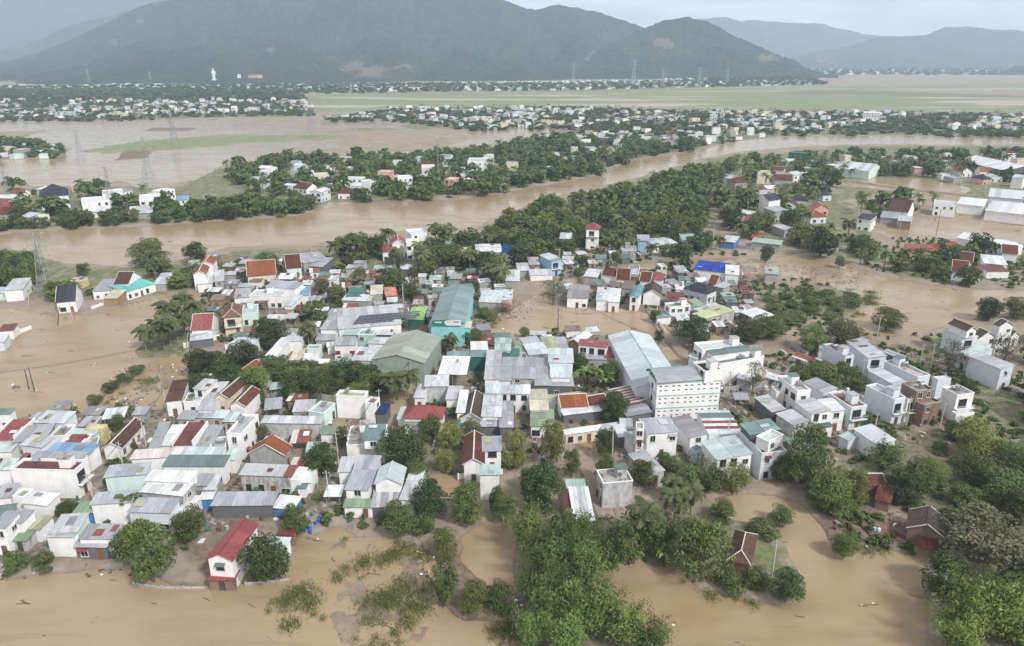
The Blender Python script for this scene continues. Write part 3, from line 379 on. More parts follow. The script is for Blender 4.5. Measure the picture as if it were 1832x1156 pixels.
([(0.1, 278.4, -0.016, 5.5, 13.0, 3.2, 'shed', 'pale', 'conc', '-')], 'leftmost pale hut near the submerged road'),
([(-7.2, 247.7, -0.096, 7.4, 11.4, 4.5, 'shed', 'pcyan', 'conc', '-'), (-3.5, 248.9, 0.292, 4.8, 7.8, 4.4, 'shed', 'pcyan', 'pink', '-')], 'workshop with pink end wall beside turquoise factory'),
([(24.1, 253.4, -0.143, 7.1, 13, 4.5, 'shed', 'mauve', 'white', 'w0')], 'wide grey roof mirrored in the flood'),
([(32.7, 250.6, -0.155, 3.9, 13, 4.5, 'shed', 'pale', 'white', '-')], 'pale ridged roof fronting the flood'),
([(36.7, 249.0, -0.186, 3.6, 13, 4.5, 'shed', 'white', 'white', 'w0')], 'white twin roof fronting the flood'),
([(43.8, 263.2, -0.3, 3.8, 7.4, 4.0, 'shed', 'brown', 'conc', '-')], 'brownish low roof behind the flood front'),
([(44.8, 250.1, -0.31, 2.9, 13, 5.5, 'gy', 'tealb', 'white', 'w0')], 'steep blue-green gable with ornate white gate'),
([(51.3, 254.9, -0.213, 6.0, 10.4, 4.5, 'gy', 'dtile', 'white', '-')], 'brown gable right of the steep blue-green one'),
([(40.0, 276.9, -0.466, 7.1, 6.2, 4.5, 'gx', 'rtile', 'white', '-')], 'leftmost red-brown tiles of the mid cluster'),
([(43.6, 274.2, -0.21, 4.7, 9.0, 4.2, 'gx', 'rtile', 'white', '-')], 'second red-brown tiles of the mid cluster'),
([(46.0, 271.2, -0.24, 3.5, 6.4, 4.0, 'shed', 'maroon', 'conc', '-')], 'maroon sheet roof of the mid cluster'),
([(32.0, 279.0, -0.332, 5.1, 8.3, 4.0, 'shed', 'pale', 'conc', '-')], 'pale sheet roof left of the mid cluster'),
([(48.3, 279.1, -0.213, 4.0, 13, 5.5, 'flat', 'lgrey', 'conc', '-')], 'flat grey block behind the mid cluster'),
([(52.3, 272.4, -0.344, 3.8, 8.0, 4.0, 'gx', 'rtile', 'white', '-')], 'dark tiled house right of the mid cluster'),
([(56.8, 272.1, -0.26, 3.5, 7.8, 4.5, 'hip', 'red', 'white', '-')], 'bright red hip roof right of the mid cluster'),
([(69.0, 255.9, -0.759, 9.5, 6.6, 4.5, 'hip', 'slate', 'pblue', 'w0w1')], 'dark slate hip bungalow near the blue roof'),
([(81.3, 286.8, -0.415, 12.5, 11.6, 4.5, 'shed', 'dblue', 'white', '-')], 'vivid blue sheet roof on the mud plain'),
([(87.5, 280.0, -0.283, 4.8, 10.9, 5.0, 'shed', 'white', 'white', '-')], 'white annex beside the vivid blue roof'),
([(78.9, 262.4, -0.739, 3.6, 5.5, 4.0, 'hip', 'lgrey', 'conc', '-')], 'grey hip roof behind the slate bungalow'),
([(77.4, 267.4, -0.543, 2.7, 7.6, 4.0, 'gx', 'rtile', 'conc', '-')], 'red-brown roof behind the slate bungalow'),
([(56.0, 234.6, -1.324, 4.3, 7.4, 6.0, 'flat', 'green', 'white', 'w0w1'), (50.8, 232.4, -1.579, 5.5, 4.6, 3.0, 'shed', 'tgrey', 'white', '-')], 'white house with green terrace at the road bend'),
([(62.8, 241.7, 0.372, 6.9, 5.7, 4.0, 'shed', 'green', 'conc', '-')], 'green lean-to behind the green terrace house'),
([(58.7, 248.2, -0.084, 5.6, 9.1, 4.0, 'shed', 'maroon', 'conc', '-')], 'maroon roof behind the green terrace house'),
([(67.8, 231.9, -1.087, 5.8, 13, 4.0, 'shed', 'lime2', 'stain', 'w1')], 'yellow-green roof at the road bend'),
([(66.9, 237.0, -1.082, 3.1, 9.1, 4.0, 'shed', 'pale', 'conc', '-')], 'pale strip behind the yellow-green roof'),
([(81.4, 229.1, -1.136, 8.2, 6.5, 4.5, 'shed', 'white', 'dark', 'open')], 'white arched canopy on the mud plain'),
([(104.1, 282.5, -0.27, 4.8, 7.5, 4.0, 'shed', 'pmint', 'conc', '-')], 'lone mint hut on the mud plain'),
([(102.8, 336.6, -0.49, 5.7, 9.7, 4.0, 'shed', 'pale', 'blue', '-')], 'blue-walled hut beside the excavator'),
([(119.2, 333.9, -0.494, 12.7, 6.1, 3.5, 'shed', 'pmint', 'conc', '-')], 'long mint shed roof beside the excavator'),
([(68.8, 331.3, 0.35, 12.8, 10.1, 4.0, 'shed', 'pale', 'white', '-')], 'large pale roof left of the flooded junction'),
([(83.3, 335.6, -0.005, 7.6, 9.3, 5.0, 'shed', 'pmint', 'white', 'w0')], 'mint roof at the flooded junction'),
([(183.0, 317.5, -0.178, 12.4, 9.6, 4.5, 'shed', 'red', 'pink', '-')], 'pink-walled house on the right bank'),
([(194.8, 317.7, 0.11, 12.6, 9.1, 4.5, 'hip', 'otile', 'white', '-')], 'orange hip roof on the right bank'),
([(180.4, 284.5, -0.476, 5.2, 10.3, 4.5, 'gx', 'rtile', 'pblue', '-')], 'blue-white gable nearest the right channel'),
([(186.4, 284.0, -0.543, 4.7, 8.0, 4.0, 'shed', 'maroon', 'white', 'w0')], 'maroon porch house nearest the right channel'),
([(200.9, 295.5, -0.404, 7.8, 12.0, 5.0, 'shed', 'white', 'white', 'w0')], 'long white one on the right bank'),
([(195.8, 286.9, 0.0, 8.8, 7.0, 3.8, 'shed', 'maroon', 'white', '-')], 'long maroon roof at the right frame edge'),
([(217.8, 312.1, -0.447, 5.6, 9.0, 4.5, 'gx', 'rtile', 'white', '-')], 'brown tiles at the right frame edge'),
([(190.6, 298.5, -0.545, 5.6, 10.2, 4.5, 'gx', 'rtile', 'white', '-')], 'twin brown gable on the right bank'),
([(222.8, 323.9, -1.061, 11.6, 11.2, 5.0, 'gx', 'white', 'white', 'n=warehouse')], 'rightmost white hall behind the right bank'),
([(216.4, 334.3, -0.971, 10.3, 13.5, 5.0, 'gx', 'white', 'white', 'n=warehouse')], 'left white hall behind the right bank'),
([(183.5, 372.8, -0.6, 6.0, 10.2, 6.0, 'shed', 'bgrey', 'white', 'w0')], 'white house at the flooded paddock corner'),
([(205.3, 377.2, -0.493, 5.7, 9.8, 5.0, 'shed', 'pale', 'brick', 'w0')], 'brick-fronted house at the flooded paddock'),
([(40.9, 108.0, -0.422, 3.2, 8.7, 3.2, 'hip', 'btile', 'brick', 'w0')], 'old brown hip-roofed house on the pond island'),
([(-273.2, 436.2, 0.536, 14.2, 24.1, 8.0, 'hip', 'slate', 'white', 'w0b0')], 'big white house with dark slate roof beyond the river'),
([(-243.7, 426.2, 0.522, 14.2, 19.9, 6.0, 'flat', 'white', 'white', 'w0')], 'wide white box beyond the river'),
([(-210.8, 425.3, 0.424, 11.4, 16.0, 8.0, 'flat', 'white', 'white', 'w0')], 'tall blank white box beyond the river'),
([(-241.3, 441.9, 0.49, 11.0, 15.4, 8.0, 'flat', 'white', 'white', 'w0')], 'tall mint-white villa beyond the river'),
([(-194.6, 431.4, 0.416, 5.6, 9.5, 6.0, 'shed', 'blue', 'white', 'w0')], 'small blue-roofed house beyond the river'),
([(-154.8, 526.9, 0.276, 11.6, 16.2, 7.0, 'flat', 'conc', 'conc', '-')], 'bare concrete block beyond the river'),
([(-133.9, 517.0, 0.324, 10.0, 13.9, 7.0, 'flat', 'cream', 'cream', 'w0')], 'cream villa beyond the river'),
([(-129.5, 462.1, -0.627, 11.8, 9.7, 7.0, 'gx', 'rtile', 'white', 'w0')], 'narrow house with striped red tiles on the far bank'),
([(-207.7, 406.2, 0.356, 12.0, 19.0, 4.0, 'shed', 'pale', 'conc', '-')], 'wide pale shed on the far bank'),
([(-108.3, 502.2, -0.108, 15.0, 7.2, 7.0, 'flat', 'white', 'white', 'w0')], 'white two-storey box with window row on the far bank'),
([(-71.4, 492.8, 0.144, 9.9, 13.9, 9.0, 'flat', 'white', 'white', 'w0')], 'large white villa in the far bank palms'),
([(-63.0, 509.6, 0.129, 9.6, 13.4, 7.0, 'flat', 'pale', 'pblue', 'w0')], 'blue-grey villa in the far bank palms'),
([(-26.7, 585.9, 0.004, 15.5, 21.7, 8.0, 'flat', 'pale', 'white', 'w0')], 'grey-white two-storey block in the far bank palms'),
([(-46.8, 549.3, 0.075, 6.9, 11.8, 7.0, 'shed', 'pale', 'white', 'w0')], 'slim white house in the far bank palms'),
([(37.6, 334.4, -0.123, 5.9, 8.0, 10.0, 'hip', 'red', 'white', 'w0b0')], 'tall three-storey tower house with red pyramid roof'),
([(25.5, 338.6, -0.105, 4.9, 9, 5.0, 'shed', 'pale', 'conc', '-')], 'grey one left of the tower house'),
([(-51.2, 320.9, 0.184, 5.4, 9.1, 7.0, 'gy', 'pinkt', 'white', 'w0')], 'white gabled villa on the near river bank'),
([(-44.4, 316.4, 0.16, 4.9, 8, 8.0, 'flat', 'white', 'white', 'w0')], 'white cube villa on the near river bank'),
([(-54.8, 314.2, 0.209, 4.8, 9, 5.0, 'shed', 'red', 'white', 'w0')], 'small red roof on the near river bank'),
([(-10.6, 318.7, 0.085, 11.2, 12.0, 4.0, 'shed', 'white', 'conc', '-')], 'long pale roof at the river path'),
([(-0.7, 316.1, -0.043, 7.1, 12.0, 4.0, 'shed', 'dblue', 'white', '-')], 'white roof with blue tarpaulin at the river path'),
([(-27.2, 328.3, 0.119, 6.4, 8.4, 4.0, 'shed', 'pmint', 'rust', '-')], 'mint roof with rusty wall at the river path'),
([(-21.1, 315.3, 0.071, 5.4, 9.1, 4.0, 'shed', 'pinkw', 'conc', '-')], 'pinkish roof at the river path'),
([(51.7, 315.0, -0.134, 6.1, 8.6, 5.0, 'flat', 'lgrey', 'conc', '-')], 'grey veranda house near the flooded lane'),
([(60.6, 330.1, -0.128, 5.0, 9, 6.0, 'shed', 'bgrey', 'lblue', '-')], 'light blue house near the flooded junction'),
([(243.1, 623.4, -0.71, 17.6, 15.2, 9.0, 'flat', 'dteal', 'dteal', '-')], 'big dark green windowless tower block'),
([(262.2, 553.4, -0.732, 18.8, 28.9, 6.0, 'gx', 'pale', 'mint', 'n=warehouse')], 'mint warehouse beyond the palms'),
([(373.0, 567.6, -1.532, 57.4, 28.2, 6.0, 'gx', 'white', 'dark', 'n=warehouse')], 'long dark-walled hall at the far right'),
([(344.5, 500.3, -0.743, 6.3, 10.8, 8.0, 'shed', 'pale', 'white', '-')], 'white hall end at the right frame edge'),
([(144.7, 412.4, -0.967, 9.3, 10.3, 9.0, 'gy', 'slate', 'white', 'w0')], 'twin-gabled white villa in the palm belt'),
([(183.2, 372.9, -0.67, 6.5, 11.1, 7.0, 'shed', 'slate', 'white', 'w0w1')], 'white villa with dark roof at the flooded paddock'),
([(204.8, 391.4, -0.532, 8.4, 14.3, 4.0, 'shed', 'bgrey', 'conc', '-')], 'grey roof between villa and brick house'),
([(216.2, 403.3, -0.661, 10.1, 17.2, 5.0, 'gx', 'btile', 'white', '-')], 'brown tiled house at the flooded paddock'),
([(244.7, 411.2, -0.518, 10.7, 15.0, 7.0, 'flat', 'pale', 'white', 'w0')], 'grey-white villa beside the big white halls'),
([(265.2, 419.5, -0.633, 12.6, 21.4, 6.0, 'shed', 'white', 'white', '-')], 'first of the big white halls on the right'),
([(297.4, 439.3, -0.582, 17.2, 29.3, 7.0, 'shed', 'pale', 'pblue', '-')], 'second of the big white halls on the right'),
([(275.5, 402.0, -0.665, 19.0, 32.3, 6.0, 'shed', 'white', 'white', '-')], 'third of the big white halls on the right'),
([(493.3, 1040.8, -0.441, 20.3, 28.5, 12.0, 'flat', 'white', 'white', 'w0')], 'big pale mansion at the edge of the green plain'),
([(271.8, 1021.0, -0.259, 9.9, 13.9, 14.0, 'flat', 'mint', 'mint', 'w0')], 'tall mint tower house at the edge of the plain'),
([(76.9, 114.5, -0.545, 5.7, 6.2, 3.6, 'gy', 'dtile', 'brick', '-'), (75.0, 110.9, -0.742, 2.5, 4.2, 2.4, 'shed', 'rtile', 'brick', '-')], 'dark gabled farmhouse at the pond in the right corner'),
([(73.1, 130.4, 0.0, 5.5, 4.2, 3.0, 'gx', 'rtile', 'brick', '-')], 'old red-brown tiled hut at the top of the brick yard'),
([(74.7, 125.8, -0.561, 2.4, 6.3, 3.0, 'shed', 'rtile', 'brick', '-')], 'half-roofed brick hut above the red-paved yard'),
([(88.0, 112.4, -0.653, 4.2, 2.9, 3.0, 'shed', 'rtile', 'brick', '-')], 'small tiled hut among the trees at the right edge'),
([(-30.1, 129.0, -0.056, 4.3, 11.5, 5.5, 'shed', 'bgrey', 'white', 'w0'), (-29.8, 121.9, 0.0, 5.4, 2.2, 3.0, 'shed', 'green', 'white', 'w0'), (-34.9, 134.3, 0.063, 2.3, 4.9, 4.2, 'shed', 'pale', 'white', '-')], 'grey-roofed house with blue striped awning at the weedy flood'),
([(-24.5, 127.9, -0.006, 5.0, 5.8, 5.5, 'gy', 'pcyan', 'white', 'w0'), (-24.7, 123.4, 0.08, 5.0, 5.1, 3.2, 'shed', 'rgrey', 'dark', '-')], 'pale gabled house right of the striped awning'),
([(-19.8, 126.8, -0.102, 2.6, 11.0, 4.5, 'shed', 'pale', 'white', '-')], 'pale long roof behind the dome-shaped tree'),
([(-8.2, 139.1, 0.029, 4.0, 11.7, 5.0, 'gy', 'rtile', 'white', 'w0')], 'long brown tiled house above the small white tower'),
([(-4.4, 140.7, 0.047, 3.8, 5.2, 5.5, 'shed', 'bgrey', 'white', 'w0')], 'grey-topped cube right of the long brown tiles'),
([(-4.6, 128.8, 0.0, 3.8, 3.1, 4.2, 'flat', 'dirty', 'white', 'w0'), (-4.5, 128.2, 0.0, 3.7, 3.0, 6.6, 'shed', 'pmint', 'white', '-')], 'small white tower standing at the channel'),
([(20.5, 126.8, -1.411, 4.9, 6.0, 6.2, 'flat', 'dirty', 'stainl', 'w0')], 'bare white-grey cube at the flooded lane'),
([(28.5, 135.5, -1.256, 8.6, 3.7, 4.0, 'shed', 'lgrey', 'stainl', 'w1')], 'narrow white cabin in the bushes'),
([(13.5, 121.7, 0.034, 3.5, 10.4, 3.0, 'shed', 'tin', 'stain', '-'), (13.0, 129.0, 0.056, 3.5, 2.7, 2.8, 'shed', 'pmint', 'stain', '-'), (11.0, 122.7, 0.01, 1.5, 4.8, 2.6, 'shed', 'maroon', 'dark', '-'), (10.0, 116.4, -0.039, 4.1, 4.1, 2.5, 'shed', 'white', 'dark', '-')], 'long tin shack with one red sheet'),
([(81.5, 145.8, -1.306, 7.3, 4.6, 5.0, 'shed', 'pale', 'white', 'w1'), (76.8, 147.7, -1.089, 2.4, 3.0, 3.5, 'shed', 'pmint', 'pblue', '-')], 'lone white house above the scrub slope'),
([(-85.2, 168.8, 0.238, 3.4, 10.7, 5.0, 'shed', 'btile', 'white', 'w0')], 'brown tiled slope at the lake-side row'),
([(-78.2, 169.8, -0.237, 3.5, 4.8, 6.2, 'shed', 'lgrey', 'white', 'w0'), (-80.2, 167.1, 0.16, 4.2, 5.3, 4.0, 'flat', 'white', 'white', 'w0'), (-80.4, 167.2, -0.058, 4.8, 2.2, 2.9, 'shed', 'teal', 'white', '-')], 'tall terrace house in the lake-side row'),
([(-75.2, 166.7, 0.071, 3.1, 14.4, 4.5, 'shed', 'lgrey', 'white', '-')], 'long grey roof in the lake-side row'),
([(-71.8, 169.6, -0.146, 3.4, 9.5, 5.0, 'gy', 'btile', 'cream', 'w0')], 'brown gabled house in the lake-side row'),
([(-66.6, 164.9, -0.097, 3.6, 8.4, 4.8, 'gy', 'rtile', 'white', 'w0')], 'red-tiled gable in the lake-side row'),
([(-78.2, 158.5, -0.063, 3.9, 3.6, 3.3, 'shed', 'grey', 'stain', 'w0'), (-74.6, 158.9, -0.067, 3.7, 3.0, 3.3, 'shed', 'grey', 'stain', 'w0'), (-71.0, 159.0, -0.066, 3.8, 3.3, 3.3, 'shed', 'pcyan', 'stain', 'w0'), (-67.4, 157.4, -0.018, 2.4, 3.8, 3.3, 'shed', 'pcyan', 'stain', 'w0')], 'low terrace of shacks below the lake-side row'),
]
WATER=[
[(-74.2,65.8),(-98.1,103.3),(-88.7,103.8),(-82.6,103.3),(-73.5,104.4),(-66.2,104.4),(-58.4,101.0),(-51.8,101.0),(-45.3,101.5),(-40.0,102.9),(-39.6,108.1),(-39.2,114.0),(-33.6,117.1),(-23.7,115.0),(-15.9,111.2),(-11.5,107.3),(-13.0,97.4),(-7.7,93.0),(1.2,91.2),(4.5,65.8)],
[(-9.0,114.5),(-2.3,121.6),(3.2,124.0),(7.6,121.6),(1.5,116.2),(-1.1,108.1),(-0.1,100.1),(-3.0,101.5),(-6.4,104.4),(-9.1,108.9)],
[(12.0,103.6),(21.5,108.9),(28.1,106.6),(31.6,100.8),(38.8,99.4),(44.1,95.9),(49.7,99.9),(51.1,107.3),(50.9,115.4),(50.6,120.7),(45.7,118.9),(41.1,122.1),(39.5,126.4),(45.1,128.3),(54.6,129.4),(58.1,123.5),(57.4,115.4),(58.3,110.4),(65.4,110.4),(72.4,108.1),(71.0,101.5),(64.5,91.2),(54.6,65.8),(17.7,65.8),(23.2,88.9),(19.3,94.3),(13.4,98.8)],
[(-216.5,251.8),(-168.2,242.6),(-148.3,238.5),(-138.4,249.9),(-125.5,267.2),(-118.5,261.6),(-115.1,242.6),(-116.0,231.2),(-120.4,220.7),(-112.3,202.1),(-98.1,202.1),(-89.7,208.7),(-94.3,193.0),(-87.5,182.3),(-89.1,170.4),(-94.8,167.2),(-104.1,171.4),(-114.9,165.1),(-127.0,162.1),(-143.9,156.9)],
[(-265.4,300.1),(-243.4,339.0),(-217.8,323.4),(-190.9,307.2),(-162.8,301.8),(-173.2,328.4),(-151.2,310.9),(-131.8,339.0),(-95.4,342.3),(-77.4,359.6),(-51.3,374.7),(-19.4,377.3),(-11.2,402.6),(8.0,434.7),(34.4,477.9),(73.2,522.7),(115.1,576.0),(157.1,644.3),(219.6,707.6),(280.5,743.9),(344.6,763.5),(447.3,763.5),(658.8,743.9),(720.9,816.9),(483.9,828.5),(440.5,840.4),(300.8,834.4),(245.5,794.7),(202.5,743.9),(156.6,686.6),(108.0,640.7),(59.9,548.1),(12.9,499.4),(-12.9,467.9),(-40.3,452.5),(-61.1,452.5),(-94.4,445.2),(-112.3,448.9),(-112.8,422.9),(-118.3,407.2),(-156.9,392.4),(-198.9,378.7),(-240.5,369.5),(-258.6,362.0),(-310.2,356.0)],
[(-467.0,503.9),(-367.4,527.6),(-329.1,510.8),(-298.0,510.8),(-285.0,535.1),(-249.8,499.4),(-230.1,535.1),(-238.7,613.2),(-208.4,666.7),(-173.7,734.5),(-134.2,699.1),(-99.9,678.5),(-69.3,734.5),(-31.5,753.6),(27.0,822.7),(61.8,884.7),(31.7,972.1),(-36.8,884.7),(-86.3,852.6),(-159.4,996.7),(-229.7,1049.5),(-269.3,1022.5),(-414.6,1087.9),(-519.9,980.2),(-704.7,1040.4),(-935.4,1040.4)],
[(-8.8,224.8),(0.8,250.5),(9.2,261.6),(19.0,250.5),(36.7,246.8),(51.9,242.6),(51.3,220.7),(52.6,202.1),(61.8,193.0),(51.9,185.3),(44.2,202.1),(31.5,220.7),(11.8,224.8),(4.2,214.8)],
[(196.8,247.4),(163.2,241.4),(147.0,230.1),(123.2,219.7),(104.0,225.8),(122.6,242.6),(131.7,258.3),(126.3,270.0),(118.4,283.5),(95.9,291.6),(76.6,298.3),(74.0,313.7),(103.3,316.5),(123.2,323.4),(142.6,309.0),(150.8,290.0),(162.6,277.4),(173.0,268.6),(210.7,267.2)],
[(187.4,377.3),(221.6,395.3),(270.9,421.3),(275.2,388.2),(288.0,339.0),(256.9,332.6),(229.7,352.5),(199.4,352.5),(187.3,356.0)],
[(223.3,510.8),(245.3,499.4),(264.6,477.9),(288.0,467.9),(313.8,499.4),(301.1,540.2),(266.6,545.4)],
[(19.0,283.5),(43.8,300.1),(79.2,320.4),(79.1,309.0),(49.3,290.0),(24.8,272.2)],
[(-37.1,132.5),(-35.7,148.8),(-34.1,178.8),(-23.8,195.8),(-20.3,193.8),(-27.7,165.7),(-31.7,141.4),(-32.0,130.4)],
[(2.9,182.3),(5.9,178.8),(5.2,154.1),(12.3,151.4),(14.6,132.5),(16.8,120.7),(19.4,119.8),(17.3,148.8),(10.0,156.9),(5.9,156.9)],
[(-27.3,145.1),(-21.6,130.4),(-13.4,129.4),(-6.6,132.5),(-6.7,135.7),(-14.0,136.8)],
]
GRASS=[
[(-545.2,716.4),(-610.4,805.7),(-539.3,846.4),(-477.9,794.7),(-494.5,720.8)],
[(-338.1,1221.3),(-490.7,1888.9),(-152.9,1805.0),(274.6,2047.2),(722.2,2047.2),(483.2,1359.5),(255.4,1221.3),(-106.4,1246.7)],
[(413.9,1805.0),(871.4,2047.2),(1141.1,1703.9),(1296.8,1635.2),(928.6,1162.1),(807.6,1196.9),(525.1,1221.3),(326.3,1329.4)],
[(258.4,405.6),(293.3,414.9),(337.6,402.6),(301.3,356.0),(265.2,372.1)],
[(-63.6,164.2),(-63.4,171.4),(-50.9,173.7),(-46.1,165.7),(-49.5,162.6)],
[(54.5,164.2),(56.2,172.7),(62.6,174.7),(63.4,165.7),(58.8,162.1)],
[(114.5,202.1),(138.1,220.7),(130.0,186.0),(133.6,172.0),(120.0,151.4),(116.4,165.7),(112.5,182.3)],
[(-816.3,1087.9),(-1516.0,2047.2),(-849.2,1888.9),(-443.5,1703.9),(-296.5,1129.1),(-494.9,1087.9)],
[(-337.5,482.1),(-312.4,515.5),(-231.7,492.7),(-232.8,597.2),(-178.4,666.7),(-29.7,707.6),(120.6,834.4),(163.6,743.9),(57.6,567.3),(-20.6,482.1),(-113.6,426.2),(-186.7,391.0),(-265.2,372.1)],
[(-15.8,362.0),(4.7,434.7),(76.1,515.5),(163.3,630.1),(106.6,388.2),(77.7,350.2),(3.5,318.4)],
[(167.7,647.9),(319.1,729.9),(509.7,743.9),(413.2,597.2),(270.3,553.5),(221.3,515.5),(187.9,388.2),(167.0,309.0),(172.6,283.5),(157.3,309.0),(126.7,333.6),(115.6,388.2)],
[(-84.1,328.4),(-9.3,328.4),(3.3,300.1),(-19.4,283.5),(-57.2,268.6),(-69.9,242.6),(-79.8,268.6)],
[(-95.6,202.1),(-69.6,202.1),(-37.4,189.8),(-32.0,175.3),(-51.9,172.0),(-77.1,189.8)],
[(65.9,134.6),(83.2,148.8),(105.8,156.9),(118.3,148.8),(92.1,108.9),(85.4,120.7),(80.3,132.5)],
[(36.2,115.4),(45.1,120.7),(51.1,107.3),(48.4,100.1),(39.0,100.1)],
[(-1.7,115.4),(19.4,115.4),(38.9,126.4),(27.5,108.9),(17.7,102.9),(22.5,87.8),(1.2,87.8)],
[(91.2,268.6),(137.5,275.9),(120.6,242.6),(93.1,236.8)],
[(-132.8,242.6),(-106.0,255.0),(-93.3,220.7),(-98.1,202.1),(-111.5,202.1)],
[(-210.8,898.2),(75.5,1221.3),(784.7,1162.1),(589.4,865.2),(304.9,846.4),(150.6,707.6),(58.2,933.8),(-80.4,933.8)],
[(-262.3,328.4),(-218.4,328.4),(-182.1,283.5),(-167.6,255.0),(-223.9,275.9)],
[(171.4,328.4),(250.7,350.2),(199.5,272.2),(177.1,283.5),(154.5,283.5)],
[(-31.0,159.7),(-9.3,165.7),(-5.5,136.8),(-23.0,132.5)],
[(-209.0,309.0),(-185.9,298.3),(-159.9,298.3),(-140.1,301.8),(-128.0,328.4),(-82.7,333.6),(-77.2,309.0),(-123.9,268.6),(-144.2,261.6),(-167.6,255.0)],
[(-1514.8,1703.9),(-2090.1,2362.9),(-600.1,2614.1),(1283.4,3316.4),(969.4,2362.9),(119.4,1949.2),(-469.3,1805.0)],
[(308.3,743.9),(509.7,743.9),(603.2,743.9),(326.3,388.2),(273.5,431.3),(295.2,467.9),(232.5,471.8),(202.8,452.5)],
[(-52.7,309.0),(-86.9,309.0),(-101.0,291.6),(-73.1,255.0),(-3.4,268.6),(-3.9,309.0)],
]
PAVED=[
[(-102.1,108.9),(-86.9,107.0),(-62.9,108.9),(-59.9,111.2),(-52.3,102.2),(-66.1,105.1),(-82.8,103.6),(-98.3,103.6)],
[(-39.0,121.6),(-31.2,126.4),(-27.7,119.8),(-33.6,117.1),(-43.5,114.5),(-42.6,118.9)],
[(54.2,182.3),(76.0,202.1),(81.4,193.8),(71.1,182.3),(56.7,174.7)],
[(120.6,218.2),(144.6,225.8),(141.7,220.7),(120.1,213.4)],
[(43.8,300.1),(83.4,339.0),(86.2,328.4),(49.6,291.6)],
[(14.9,151.4),(18.6,148.8),(19.8,118.9),(16.7,119.8)],
]
DARK=[
[(-63.0,111.2),(-52.2,115.4),(-45.8,102.9),(-55.8,101.5)],
[(-101.0,107.3),(-69.6,108.1),(-66.9,104.6),(-98.3,103.6)],
[(57.7,108.9),(59.3,120.7),(72.8,126.4),(73.6,110.4),(65.8,111.2)],
[(-15.0,112.0),(1.4,108.9),(3.9,91.2),(-7.6,91.2),(-12.6,97.4)],
[(84.7,141.4),(102.7,151.4),(104.6,141.4),(94.5,136.8)],
[(-342.9,640.7),(-366.5,707.6),(-343.7,707.6),(-319.4,655.3)],
[(-443.0,898.2),(-447.5,941.2),(-395.1,941.2),(-385.6,898.2)],
]
